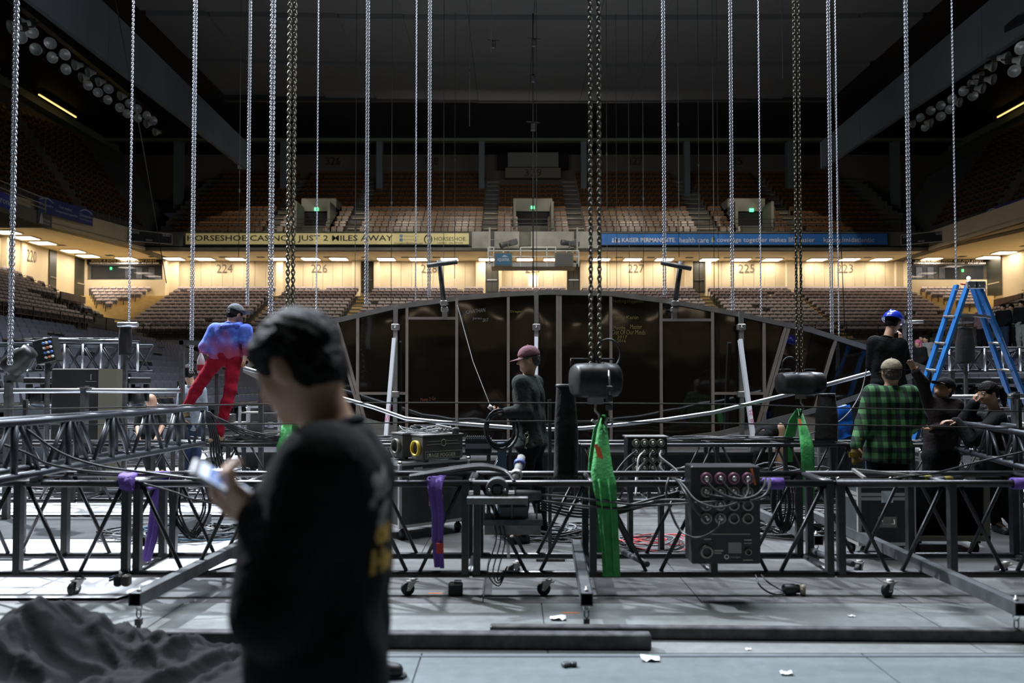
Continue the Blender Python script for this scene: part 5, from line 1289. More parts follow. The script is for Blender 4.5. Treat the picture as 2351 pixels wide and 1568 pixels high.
class SDF:
    def __init__(s, vox=.012, k=.03): s.pr = []; s.cut = []; s.sub = []; s.post = []; s.vox = vox; s.k = k; s.disp = None
    def cone(s, a, b, ra, rb=None, k=None, sub=False):
        (s.sub if sub else s.pr).append(('c', np.array(a, float), np.array(b, float), ra, rb if rb is not None else ra, k)); return s
    def ell(s, c, r, R=None, k=None, sub=False):
        (s.sub if sub else s.pr).append(('e', np.array(c, float), np.array(r, float), np.array(R if R is not None else np.eye(3), float), None, k)); return s
    def plane(s, p, n, k=.004): s.cut.append((np.array(p, float), np.array(Vector(n).normalized()), k)); return s   # keeps the side the normal points away from
    def mesh(s, name, m, smooth=2):
        lo = np.full(3, 1e9); hi = -lo
        for p in s.pr + s.post:
            if p[0] == 'c': pts = [p[1] - p[3], p[1] + p[3], p[2] - p[4], p[2] + p[4]]
            else: R_ = max(p[2]); pts = [p[1] - R_, p[1] + R_]
            for q in pts: lo = np.minimum(lo, q); hi = np.maximum(hi, q)
        pad = s.vox * 4; lo -= pad; hi += pad; h = s.vox
        n = np.ceil((hi - lo) / h).astype(int) + 1; D = np.full(n, .2, np.float32)
        def ev(p, sub=False):
            if p[0] == 'c': rr = max(p[3], p[4]); a = np.minimum(p[1], p[2]) - rr; b = np.maximum(p[1], p[2]) + rr
            else: rr = max(p[2]); a = p[1] - rr; b = p[1] + rr
            k = p[5] if p[5] is not None else s.k; mg = k + h * 3
            i0 = np.clip(np.floor((a - mg - lo) / h).astype(int), 0, n - 1); i1 = np.clip(np.ceil((b + mg - lo) / h).astype(int) + 1, 1, n)
            if (i1 <= i0).any(): return
            ax = [lo[j] + np.arange(i0[j], i1[j]) * h for j in range(3)]
            X, Y, Z = np.meshgrid(*ax, indexing='ij', sparse=True)
            if p[0] == 'c':
                ba = p[2] - p[1]; l2 = max(ba @ ba, 1e-9); x, y, z = X - p[1][0], Y - p[1][1], Z - p[1][2]
                t = np.clip((x * ba[0] + y * ba[1] + z * ba[2]) / l2, 0, 1)
                d = np.sqrt((x - t * ba[0]) ** 2 + (y - t * ba[1]) ** 2 + (z - t * ba[2]) ** 2) - (p[3] + (p[4] - p[3]) * t)
            else:
                x, y, z = X - p[1][0], Y - p[1][1], Z - p[1][2]; R_ = p[3]
                u = [R_[0, j] * x + R_[1, j] * y + R_[2, j] * z for j in range(3)]
                k0 = np.sqrt(sum((u[j] / p[2][j]) ** 2 for j in range(3))); k1 = np.sqrt(sum((u[j] / p[2][j] ** 2) ** 2 for j in range(3)))
                d = k0 * (k0 - 1) / np.maximum(k1, 1e-6)
            sl = tuple(slice(i0[j], i1[j]) for j in range(3)); o = D[sl]
            if sub:
                hh = np.clip(.5 - .5 * (o + d) / max(k, 1e-4), 0, 1) if k > 1e-4 else None
                kk = min(k, .01) + 1e-5; hh = np.clip(.5 - .5 * (o + d) / kk, 0, 1); D[sl] = o * (1 - hh) + (-d) * hh + kk * hh * (1 - hh)
            else:
                kk = k + 1e-5; hh = np.clip(.5 + .5 * (o - d) / kk, 0, 1); D[sl] = o * (1 - hh) + d * hh - kk * hh * (1 - hh)
        for p in s.pr: ev(p)
        for p in s.sub: ev(p, True)
        ax = [lo[j] + np.arange(n[j]) * h for j in range(3)]; X, Y, Z = np.meshgrid(*ax, indexing='ij', sparse=True)
        if s.disp: D = D + s.disp(X, Y, Z).astype(np.float32)
        for p, nn, k in s.cut:
            d = (X - p[0]) * nn[0] + (Y - p[1]) * nn[1] + (Z - p[2]) * nn[2]; D = np.maximum(D, d)
        D = D.astype(np.float32)
        for p in s.post: ev(p)
        D[0] = D[-1] = .1; D[:, 0] = D[:, -1] = .1; D[:, :, 0] = D[:, :, -1] = .1
        V, Q = surfnet(D, lo, h)
        # light smoothing
        if smooth:
            e = np.concatenate([Q[:, [0, 1]], Q[:, [1, 2]], Q[:, [2, 3]], Q[:, [3, 0]]]); e = np.concatenate([e, e[:, ::-1]])
            deg = np.bincount(e[:, 0], minlength=len(V))[:, None]
            for _ in range(smooth):
                A = np.stack([np.bincount(e[:, 0], V[e[:, 1], j], minlength=len(V)) for j in range(3)], 1) / np.maximum(deg, 1); V = V * .5 + A * .5
        me = bpy.data.meshes.new(name); me.vertices.add(len(V)); me.vertices.foreach_set('co', V.astype(np.float32).ravel())
        me.loops.add(Q.size); me.loops.foreach_set('vertex_index', Q.ravel().astype(np.int32)); me.polygons.add(len(Q))
        me.polygons.foreach_set('loop_start', np.arange(len(Q), dtype=np.int32) * 4); me.polygons.foreach_set('use_smooth', np.ones(len(Q), bool))
        for mm in (m if isinstance(m, (list, tuple)) else [m]): me.materials.append(mm)
        me.update(calc_edges=True); me.validate(); return me
skin = mat('skin', (.52, .30, .20), .5, var=.15, vscale=25); skin2 = mat('skin_tan', (.40, .22, .14), .5, var=.15, vscale=25); skin3 = mat('skin_dark', (.22, .12, .08), .5, var=.15, vscale=25)
hairb = mat('black_hair', (.006, .005, .005), .55, bump=.8, bscale=90, spec=.12); hairbr = mat('brown_hair', (.05, .03, .02), .5, bump=.8, bscale=60); hairg = mat('greying_hair', (.05, .045, .04), .6, bump=.8, bscale=60)
eyem = mat('eye', (.32, .30, .28), .3); shoem = mat('black_shoe', (.015, .015, .016), .5); bootm = mat('tan_boot', (.30, .19, .09), .8, bump=.5, bscale=25)
def norm(v): v = np.array(v, float); return v / np.linalg.norm(v)
def V3(*a): return np.array(a, float)
def perp(f, u):
    f = norm(f); u = np.array(u, float); r = np.cross(f, u); r = norm(r); u = np.cross(r, f); return r, f, u      # right, forward, up
def hand_prims(S, w, fd, nd, side, curl=.6, s=1.0, spread=.25):
    """w wrist, fd finger direction, nd palm normal (the way the palm faces); thumb on the inner side"""
    fd = norm(fd); nd = np.array(nd, float); nd = norm(nd - fd * (nd @ fd)); sd = np.cross(fd, nd) * side
    w = np.array(w, float); k = .010
    S.cone(w, w + fd * .03 * s, .024 * s, .026 * s, k)
    for u in (-.024, -.008, .008, .024): S.cone(w + fd * .02 * s + sd * u * .7 * s, w + fd * .078 * s + sd * u * s, .0135 * s, .0115 * s, .012)
    L = [.040, .046, .043, .033]; tips = []
    for i, u in enumerate((.027, .009, -.009, -.026)):
        p = w + fd * .082 * s + sd * u * s; d = fd + sd * u * spread * 10 * .1; ang = 0; seg = [L[i], L[i] * .62, L[i] * .5]; r = .0093 * s
        for j, l in enumerate(seg):
            ang += curl * (.75 if j == 0 else 1.0); dd = norm(d) * cos(ang) + nd * sin(ang); q = p + dd * l * s
            S.cone(p, q, r, r * .93, .003); p = q; r *= .93
        tips.append(p)
    p = w + fd * .022 * s + sd * .026 * s
    for d, l, r in ((fd * .55 + sd * .75 + nd * .25, .040, .0125), (fd * .8 + sd * .35 + nd * (.35 + curl * .3), .032, .0105), (fd * .85 + sd * .0 + nd * (.4 + curl * .4), .026, .0095)):
        q = p + norm(d) * l * s; S.cone(p, q, r * s, r * .9 * s, .006); p = q
def head_prims(S, c, f, u, s=1.0, face=True):
    r, f, u = perp(f, u); R = np.stack([r, f, u], 1)
    at = lambda x, y, z: np.array(c, float) + (r * x + f * y + u * z) * s
    E = lambda x, y, z, a, b, d, k=.02, sub=False: S.ell(at(x, y, z), (a * s, b * s, d * s), R, k, sub)
    E(0, -.012, .03, .076, .095, .086, .02); E(0, .028, -.035, .060, .062, .080, .03); E(0, -.02, -.03, .062, .07, .06, .03)
    E(0, .068, -.088, .026, .024, .020, .02)
    for q in (-1, 1):
        E(q * .045, .045, -.03, .022, .026, .026, .02); E(q * .077, -.004, -.008, .010, .020, .031, .006)
    if face:
        S.cone(at(0, .086, .012), at(0, .106, -.028), .008 * s, .0135 * s, .010)
        for q in (-1, 1): S.cone(at(q * .004, .096, -.033), at(q * .013, .090, -.034), .008 * s, .007 * s, .006); S.cone(at(q * .012, .083, .026), at(q * .045, .070, .026), .010 * s, .009 * s, .010)
        S.cone(at(-.019, .078, -.060), at(.019, .078, -.060), .0085 * s, .0085 * s, .006); S.cone(at(-.016, .077, -.071), at(.016, .077, -.071), .0085 * s, .0085 * s, .006)
        for q in (-1, 1): S.ell(at(q * .030, .092, .006), (.016 * s, .013 * s, .010 * s), R, .01, True)
    return at, R, r, f, u
def person(name, label, J, skinm=skin, hair=None, top=None, pants=None, hat=None, shoes=shoem, vox=.0095, cvox=.0125, sleeve=1.0, group=None, fat=1.0, hem=None, k=.03, hands=True, beard=False, seed=0, shirt_t=.016, pants_t=.016, collar=True, eyes=True):
    J = {a: (np.array(b, float) if isinstance(b, (tuple, list, Vector, np.ndarray)) else b) for a, b in J.items()}
    hs = J.get('hs', 1.0)
    root = thing(name, label, 'person', tuple((J['aL'] + J['aR']) / 2 * V3(1, 1, 0) + V3(0, 0, min(J['aL'][2], J['aR'][2]) - .08)), group=group)
    sL, sR, hL, hR = J['sL'], J['sR'], J['hL'], J['hR']; sm, hm = (sL + sR) / 2, (hL + hR) / 2
    hc = J['head']; r, f, u = perp(J['hd'], J.get('hu', (0, 0, 1)))
    nk = sm + (norm(sm - hm)) * .035; waist = J.get('waist', (sm * .42 + hm * .58)); chest = sm * .72 + waist * .28
    ax = norm(sL - sR); 
    def torso(S, t, lower=True, k=None):
        S.cone(sL - ax * .02, sR + ax * .02, .055 * fat + t, .055 * fat + t, k)
        for q in (-1, 1):
            S.cone(chest + ax * q * .075 * fat, waist + ax * q * .058 * fat, .098 * fat + t, .092 * fat + t, k); S.cone(waist + ax * q * .058 * fat, hm + ax * q * .075, .092 * fat + t, .098 * fat + t, k)
        S.cone(nk, chest, .055 + t, .09 + t, k)
    def arm(S, q, t, frac=1.0, k=None):
        s_, e_, w_ = J['s' + q], J['e' + q], J['w' + q]
        S.cone(s_, e_, .050 * fat + t, .039 * fat + t, k)
        if frac > 0: w2 = e_ + (w_ - e_) * frac; S.cone(e_, w2, .041 * fat + t, (.027 + (.012 * (1 - frac))) + t, k)
    def leg(S, q, t, k=None):
        h_, k_, a_ = J['h' + q], J['k' + q], J['a' + q]
        S.cone(h_, k_, .082 * fat + t, .054 + t, k); cf = k_ + (a_ - k_) * .3; back = norm(np.cross(ax, norm(k_ - h_))) 
        S.cone(k_, cf, .052 + t, .053 + t, k); S.cone(cf, a_, .053 + t, .036 + t, k)
    # body
    B = SDF(vox, k); torso(B, 0)
    for q in 'LR': arm(B, q, 0); leg(B, q, 0)
    B.cone(nk, hc - u * .045 * hs - f * .02 * hs, .056, .053 * hs)
    at, R, r, f, u = head_prims(B, hc, f, u, hs, True)
    for q in 'LR':
        if hands: hand_prims(B, J['w' + q], J.get('f' + q, J['w' + q] - J['e' + q]), J.get('n' + q, (0, 1, 0)), J.get('side' + q, 1 if q == 'L' else -1), J.get('curl' + q, .45))
        a_ = J['a' + q]; t_ = norm(J.get('t' + q, (0, -1, 0))); B.cone(a_, a_ + t_ * .13 + V3(0, 0, -.045), .035, .026)
    place(B.mesh('body', skinm), 'body', root)
    if eyes:
        for q in (-1, 1):
            e_ = MB().ell(at(q * .030, .0765, .006), .0125 * hs, nu=10, nv=6).build('eye', eyem, root)
            MB().ell(at(q * .030, .0845, .0055), .0058 * hs, nu=8, nv=5).build('pupil', hairb, e_)
    rr = random.Random(seed); ph = [rr.uniform(0, 6) for _ in range(6)]
    def folds(amp, fx=38, fz=22):
        return lambda X, Y, Z: amp * (np.sin(X * fx + Z * 9 + ph[0] + 2 * np.sin(Z * 11 + ph[1])) * .5 + np.sin(Z * fz + X * 13 + Y * 17 + ph[2] + 1.5 * np.sin(X * 9 + ph[3])) * .6 + np.sin((X + Y) * 55 + Z * 31 + ph[4]) * .25)
    def ds(m_): return m_
    shirt = None
    if top is not None:
        S = SDF(cvox, .035); torso(S, shirt_t)
        A_ = SDF(cvox, .035)
        for q in 'LR': arm(A_, q, shirt_t + .004, sleeve)
        S.post = A_.pr
        dn = norm(hm - sm); hemp = hm + dn * .03 if hem is None else sm + dn * hem
        if hem is not None:
            for q in (-1, 1): S.cone(hm + ax * q * .08, hm + ax * q * .085 + dn * (hem - np.linalg.norm(hm - sm)), .10 * fat + shirt_t, .105 * fat + shirt_t)
        S.plane(hemp, dn); S.plane(nk + norm(nk - sm) * .035, norm(norm(hc - nk) + 1.3 * norm(sm - hm)))
        # sleeves end at a clean cuff
        S.disp = folds(.006)
        shirt = place(S.mesh('shirt', top), J.get('topname', 'shirt'), root)
        if collar:
            c = nk + norm(hc - nk) * .026; t_ = norm(hc - nk); a_ = norm(np.cross(t_, (0, 1, .2))); b_ = np.cross(t_, a_)
            MB().tube([c + (a_ * cos(x) + b_ * sin(x)) * .070 for x in [i * pi / 10 for i in range(20)]], .012, 8, closed=True).build('collar', top, root)
    if pants is not None:
        S = SDF(cvox, .03)
        for q in (-1, 1): S.cone(waist * .35 + hm * .65 + ax * q * .058 * fat, hm + ax * q * .075, .094 * fat + pants_t, .10 * fat + pants_t)
        for q in 'LR': leg(S, q, pants_t)
        S.plane(waist * .45 + hm * .55, norm(sm - hm)); S.disp = folds(.005, 30, 34)
        place(S.mesh('trousers', pants), 'trousers', root)
    if shoes is not None:
        for q in 'LR':
            a_ = J['a' + q]; t_ = norm(J.get('t' + q, (0, -1, 0))); S = SDF(.009, .02)
            S.cone(a_ + V3(0, 0, .015), a_ + V3(0, 0, -.045) - t_ * .02, .046, .042); S.cone(a_ + V3(0, 0, -.05) - t_ * .03, a_ + t_ * .15 + V3(0, 0, -.058), .034, .032); S.cone(a_ + V3(0, 0, -.03) + t_ * .04, a_ + t_ * .10 + V3(0, 0, -.045), .038, .034)
            S.plane(a_ + V3(0, 0, -.08), (0, 0, -1)); me = S.mesh('shoe', shoes); o = place(me, 'shoe', root)
            z0 = a_[2] - .082; MB().prism([tuple(a_ - t_ * .065 + V3(0, 0, -.082) + np.cross(t_, (0, 0, 1)) * w_) for w_ in (-.03, .03)] + [tuple(a_ + t_ * .17 + V3(0, 0, -.082) + np.cross(t_, (0, 0, 1)) * w_) for w_ in (.036, -.036)], (0, 0, .014)).build('sole', rubber, o)
    if hair is not None:
        hm_, style = hair; S = SDF(.007, .015); RR = R
        E = lambda x, y, z, a, b, d: S.ell(at(x, y, z), (a * hs, b * hs, d * hs), RR)
        E(0, -.014, .036, .086, .104, .094)
        if style in ('short', 'under_hat', 'pony'): E(0, -.045, -.02, .074, .066, .062)
        if style == 'fringe': E(0, -.045, -.025, .074, .066, .062); E(0, .045, .065, .066, .052, .036)
        if style == 'pony':
            p0 = at(0, -.10, .03)
            S.cone(p0, at(.0, -.15, .025), .022 * hs, .03 * hs); S.cone(at(0, -.15, .025), at(0, -.175, -.06), .034 * hs, .036 * hs); S.cone(at(0, -.175, -.06), at(0, -.17, -.16), .036 * hs, .02 * hs)
        if style == 'long': 
            for q in (-1, 1): S.cone(at(q * .05, -.05, 0), at(q * .055, -.07, -.17), .05 * hs, .045 * hs)
        S.ell(at(0, .104, -.040), (.068 * hs, .076 * hs, .078 * hs), RR, .01, True)
        S.ell(at(0, .085, -.165), (.115 * hs, .115 * hs, .118 * hs), RR, .01, True)
        for q in (-1, 1): S.ell(at(q * .088, .0, -.012), (.024 * hs, .019 * hs, .029 * hs), RR, .004, True)
        if style in ('short', 'fringe', 'under_hat'): S.plane(at(0, 0, -.075), -u)
        if style == 'under_hat': S.plane(at(0, 0, .03), u)
        sc = 190; S.disp = lambda X, Y, Z: .0036 * np.sin(X * 75 + 3 * np.sin(Z * 50) + Y * 40) * np.sin(Z * 60 + 2 * np.sin(Y * 70)) + .0018 * np.sin(X * sc * 1.7 + 4 * np.sin(Z * 60)) * np.sin(Y * sc * 1.3 + 3 * np.sin(Z * 75 + X * 40))
        place(S.mesh('hair', hm_, 1), 'hair', root)
    if hat is not None:
        kind, hmat, extra = hat
        if kind == 'cap':
            fb = -1 if extra == 'back' else 1
            S = SDF(.007, .012); S.ell(at(0, -.010, .038), (.090 * hs, .108 * hs, .094 * hs), R); S.plane(at(0, 0, .032), -u + f * .08 * 0)
            o = place(S.mesh('cap', hmat), 'cap', root)
            bd = norm(f * fb - u * .22) if extra != 'side' else norm(r - u * .1)
            if extra == 'side': bd = norm(J.get('brim', r))
            pr = np.cross(bd, u); pr = norm(pr); un = np.cross(pr, bd); c = at(0, 0, .036) + bd * .055 * hs; vs = []; n = 12
            for zz in (0, .005):
                for rr_ in (.045, .125):
                    for i in range(n + 1):
                        t = -pi * .36 + pi * .72 * i / n; x, y = sin(t) * (.088 if rr_ > .1 else .084), cos(t) * rr_ - (.02 if rr_ < .1 else 0)
                        drop = -(x / .088) ** 2 * .014
                        vs.append(c + pr * x * hs + bd * y * hs + un * (drop + zz) * hs)
            m1 = n + 1; fs = [(i, i + 1, m1 + i + 1, m1 + i) for i in range(n)] + [(2 * m1 + i, 3 * m1 + i, 3 * m1 + i + 1, 2 * m1 + i + 1) for i in range(n)] + [(m1 + i, m1 + i + 1, 3 * m1 + i + 1, 3 * m1 + i) for i in range(n)] + [(i + 1, i, 2 * m1 + i, 2 * m1 + i + 1) for i in range(n)]
            MB().add([tuple(v) for v in vs], fs, 0, True).build('brim', hmat, o)
            MB().ell(at(0, -.01, .133), .008 * hs, nu=8, nv=5).build('button', hmat, o)
        if kind == 'helmet':
            S = SDF(.008, .012); S.ell(at(0, -.005, .042), (.115 * hs, .135 * hs, .112 * hs), R); S.cone(at(0, .08, .12), at(0, -.09, .125), .02, .02); S.plane(at(0, 0, .035), -u)
            o = place(S.mesh('hard_hat', hmat), 'hard_hat', root)
            vs = []; n = 28
            for zz in (0, .007):
                for kx in (1.0, 1.13):
                    for i in range(n):
                        t = 2 * pi * i / n; fx = 1.0 + (.20 * max(0, cos(t)) ** 2 if kx > 1 else 0)
                        vs.append(at(.114 * kx * sin(t), -.005 + .134 * kx * cos(t) * fx, .035 + zz - (.006 if kx > 1 else 0)))
            fs = []
            for i in range(n):
                j = (i + 1) % n; fs += [(i, j, n + j, n + i)[::-1], (2 * n + i, 2 * n + j, 3 * n + j, 3 * n + i), (n + i, n + j, 3 * n + j, 3 * n + i)[::-1]]
            MB().add([tuple(v) for v in vs], fs, 0, True).build('rim', hmat, o)
    return root, shirt, at
def clothmat(name, c, c2=None, var=.3, vs=9, rough=.9): return mat(name, c, rough, var=var, vscale=vs, var2=c2, bump=.35, bscale=35, spec=.15)
def nodesmat(name, build, rough=.85):
    m = bpy.data.materials.new(name); m.use_nodes = True; nt = m.node_tree; b = nt.nodes['Principled BSDF']; b.inputs['Roughness'].default_value = rough
    nt.links.new(build(nt), b.inputs['Base Color']); return m
def galaxy(nt):
    N, L = nt.nodes, nt.links; tc = N.new('ShaderNodeTexCoord'); n = N.new('ShaderNodeTexNoise'); n.inputs['Scale'].default_value = 5.5; n.inputs['Detail'].default_value = 6; n.inputs['Distortion'].default_value = .8
    L.new(tc.outputs['Object'], n.inputs['Vector']); sx = N.new('ShaderNodeSeparateXYZ'); L.new(tc.outputs['Object'], sx.inputs[0])
    cr = N.new('ShaderNodeValToRGB'); e = cr.color_ramp.elements; e[0].position = .3; e[0].color = (.012, .016, .11, 1); e[1].position = .74; e[1].color = (.20, .42, .85, 1)
    for p, c in ((.42, (.035, .07, .38, 1)), (.54, (.08, .14, .60, 1)), (.62, (.10, .22, .72, 1))): q = e.new(p); q.color = c
    L.new(n.outputs['Fac'], cr.inputs[0])
    n2 = N.new('ShaderNodeTexNoise'); n2.inputs['Scale'].default_value = 4; n2.inputs['Detail'].default_value = 5; L.new(tc.outputs['Object'], n2.inputs['Vector'])
    ad = N.new('ShaderNodeMath'); ad.operation = 'MULTIPLY_ADD'; L.new(sx.outputs['Z'], ad.inputs[0]); ad.inputs[1].default_value = -1.3; ad.inputs[2].default_value = 2.72
    mu = N.new('ShaderNodeMath'); mu.operation = 'ADD'; L.new(ad.outputs[0], mu.inputs[0]); L.new(n2.outputs['Fac'], mu.inputs[1])
    r = N.new('ShaderNodeMapRange'); r.inputs[1].default_value = .50; r.inputs[2].default_value = .85; L.new(mu.outputs[0], r.inputs[0])
    mx = N.new('ShaderNodeMix'); mx.data_type = 'RGBA'; L.new(r.outputs[0], mx.inputs['Factor']); L.new(cr.outputs[0], mx.inputs['A']); mx.inputs['B'].default_value = (.30, .045, .10, 1)
    vo = N.new('ShaderNodeTexVoronoi'); vo.inputs['Scale'].default_value = 38; L.new(tc.outputs['Object'], vo.inputs['Vector'])
    lt = N.new('ShaderNodeMath'); lt.operation = 'LESS_THAN'; lt.inputs[1].default_value = .09; L.new(vo.outputs['Distance'], lt.inputs[0])
    m2 = N.new('ShaderNodeMix'); m2.data_type = 'RGBA'; L.new(lt.outputs[0], m2.inputs['Factor']); L.new(mx.outputs['Result'], m2.inputs['A']); m2.inputs['B'].default_value = (.75, .8, .95, 1); return m2.outputs['Result']
def plaid(nt):
    N, L = nt.nodes, nt.links; tc = N.new('ShaderNodeTexCoord'); sx = N.new('ShaderNodeSeparateXYZ'); L.new(tc.outputs['Object'], sx.inputs[0])
    def band(out, per, ph, duty):
        a = N.new('ShaderNodeMath'); a.operation = 'MULTIPLY_ADD'; L.new(out, a.inputs[0]); a.inputs[1].default_value = 1 / per; a.inputs[2].default_value = ph
        b = N.new('ShaderNodeMath'); b.operation = 'FRACT'; L.new(a.outputs[0], b.inputs[0]); c = N.new('ShaderNodeMath'); c.operation = 'LESS_THAN'; L.new(b.outputs[0], c.inputs[0]); c.inputs[1].default_value = duty; return c.outputs[0]
    v = band(sx.outputs['X'], .085, .1, .5); h = band(sx.outputs['Z'], .105, .45, .5)
    s = N.new('ShaderNodeMath'); s.operation = 'ADD'; L.new(v, s.inputs[0]); L.new(h, s.inputs[1])
    d = N.new('ShaderNodeMath'); d.operation = 'MULTIPLY'; d.inputs[1].default_value = .5; L.new(s.outputs[0], d.inputs[0])
    cr = N.new('ShaderNodeValToRGB'); cr.color_ramp.interpolation = 'CONSTANT'; e = cr.color_ramp.elements; e[0].color = (.004, .009, .007, 1); e[1].position = .9; e[1].color = (.085, .235, .085, 1); q = e.new(.4); q.color = (.018, .065, .026, 1)
    L.new(d.outputs[0], cr.inputs[0]); return cr.outputs[0]
galm = nodesmat('galaxy_print_cloth', galaxy); plaidm = nodesmat('green_black_plaid', plaid)
blackc = clothmat('black_cotton', (.010, .0105, .0105)); darkj = clothmat('dark_grey_green_jacket', (.035, .042, .038)); redp = clothmat('crimson_denim', (.30, .008, .028), var=.35); greyt = clothmat('grey_tshirt', (.30, .34, .40)); jeans = clothmat('dark_blue_jeans', (.03, .045, .09)); blackp = clothmat('black_trousers', (.010, .010, .012)); browngrey = clothmat('dark_brown_jacket', (.035, .028, .03)); 
def pose(Y, d):
    """d: joint -> (px, py[, dy]) measured in the photograph at depth Y+dy"""
    out = {}
    for a, b in d.items():
        if a[0] in 'hseswkaw' and isinstance(b, tuple) and len(b) in (2, 3) and a in ('head', 'sL', 'sR', 'eL', 'eR', 'wL', 'wR', 'hL', 'hR', 'kL', 'kR', 'aL', 'aR', 'waist'): out[a] = np.array(P(b[0], b[1], Y + (b[2] if len(b) > 2 else 0)))
        else: out[a] = b
    return out
# A. foreground man with the phone, out of focus, facing left
YA = 1.68
JA = pose(YA, dict(head=(684, 842, .01), sL=(742, 1064, -.15), sR=(792, 1050, .15), eL=(625, 1405, -.20), wL=(607, 1190, -.13), eR=(680, 1360, .20), wR=(600, 1200, .08), waist=(752, 1290), hL=(722, 1470, -.08), hR=(758, 1465, .08), kL=(735, 1880, -.10), kR=(700, 1870, .10)))
JA['aL'] = V3(JA['kL'][0] + .03, YA - .10, .09); JA['aR'] = V3(JA['kR'][0] - .06, YA + .10, .09); JA['tL'] = (-1, -.1, 0); JA['tR'] = (-1, .1, 0)
JA.update(hd=(-.86, .30, -.44), hu=(-.35, .1, 1), fL=(-.62, -.1, .5), nL=(-.35, .45, .80), fR=(-.6, -.2, .3), nR=(-.3, .2, .9), curlL=.75, curlR=.55, hs=1.0)
rootA, shirtA, atA = person('person', 'blurred man in black long-sleeved shirt close to the camera looking down at his phone', JA, skinm=skin, hair=(hairb, 'fringe'), top=blackc, pants=blackp, vox=.0065, cvox=.010, sleeve=.97, fat=1.12, hem=.56, shirt_t=.024, seed=2)
# prints on the back of the foreground man's shirt, projected on the cloth
from mathutils.bvhtree import BVHTree
def bvh_of(o):
    me = o.data; return BVHTree.FromPolygons([v.co.copy() for v in me.vertices], [tuple(p.vertices) for p in me.polygons])
bv = bvh_of(shirtA)
def project(me, start, d, off=.002):
    """drop each vertex of a flat mesh along d onto the shirt"""
    d = Vector(d).normalized(); keep = True
    for v in me.vertices:
        h, n_, i_, _ = bv.ray_cast(v.co - d * .5, d, 2.0)
        if h is None: h = v.co
        v.co = h - d * off
    me.update()
def shirt_print(s, px0, px1, y0, y1, m, dirv=(-.5, .87, 0), nm='back_print', bold=.04):
    d = Vector(dirv).normalized(); a, b = P(px0, y1, YA - .1), P(px1, y0, YA - .1)
    # plane square to d, to the right of the man, spanning the same rows
    xd = Vector((0, 0, 1)).cross(d) * -1; xd = Vector((d.y, -d.x, 0)).normalized() ; 
    o = text(s, Vector((a.x, a.y, a.z)), xd, (0, 0, 1), (px1 - px0) * YA / F_ / abs(xd.x), b.z - a.z, m, None, nm, bold=bold, th=0)
    me = o.data; bm = bmesh.new(); bm.from_mesh(me); bmesh.ops.triangulate(bm, faces=bm.faces); bmesh.ops.subdivide_edges(bm, edges=[e for e in bm.edges if e.calc_length() > .012], cuts=2, use_grid_fill=False); bmesh.ops.triangulate(bm, faces=bm.faces); bm.to_mesh(me); bm.free()
    project(me, None, d); o.parent = rootA; o.matrix_parent_inverse = Matrix.Translation(-rootA.location); return o
ylw = mat('yellow_shirt_print', (.42, .24, .02), .7); wht = mat('white_shirt_print', (.30, .28, .27), .8, var=.75, vscale=45)
shirt_print('or', 842, 900, 1200, 1245, ylw, bold=.06); shirt_print('He', 834, 896, 1254, 1312, ylw, bold=.07)
mb = MB(); d_ = Vector((-.5, .87, 0)).normalized(); xd_ = Vector((d_.y, -d_.x, 0)).normalized(); c_ = P(872, 1130, YA - .1)
rn = random.Random(5)
for i in range(26):
    u, v = rn.gauss(0, .017), rn.uniform(-.055, .055); r0 = rn.uniform(.006, .014); cc = c_ + xd_ * u + Vector((0, 0, v))
    mb.add([cc + xd_ * r0 * cos(t) + Vector((0, 0, r0 * sin(t))) for t in [k_ * pi / 4 for k_ in range(8)]], [tuple(range(8))])
o = mb.build('back_print', wht); 
for v in o.data.vertices:
    h, n_, i_, _ = bv.ray_cast(v.co - d_ * .5, d_, 2.0)
    if h is not None: v.co = h - d_ * .002
o.parent = rootA; o.matrix_parent_inverse = Matrix.Translation(-rootA.location)
# phone held in the near hand
pc = P(512, 1110, YA - .12); ph_ = thing('phone', 'white smartphone with a glowing screen in the foreground man hand', 'phone', pc)
lx = (P(560, 1139, YA - .10) - P(462, 1082, YA - .14)).normalized(); nz_ = Vector((-.05, -.35, .94)); nz_ = (nz_ - lx * nz_.dot(lx)).normalized(); ly = nz_.cross(lx)
Rp = Matrix((lx, ly, nz_)).transposed()
MB().bev(pc, (.142, .070, .009), .004, Rp).build('case', mat('phone_white', (.5, .5, .55), .3), ph_)
MB().box(pc + nz_ * .0052, (.108, .060, .001), Rp).build('screen', mat('phone_screen', (.6, .7, .85), .1, emit=.75, ecol=(.62, .72, .9)), ph_)
MB().box(pc + nz_ * .0062 - lx * .02, (.03, .056, .0004), Rp).build('screen_bar', mat('screen_blue', (.2, .3, .6), .1, emit=.35, ecol=(.25, .35, .7)), ph_)
MB().box(pc + nz_ * .0062 + lx * .062, (.006, .014, .0006), Rp).build('button', mat('phone_white', (.5, .5, .55)), ph_)
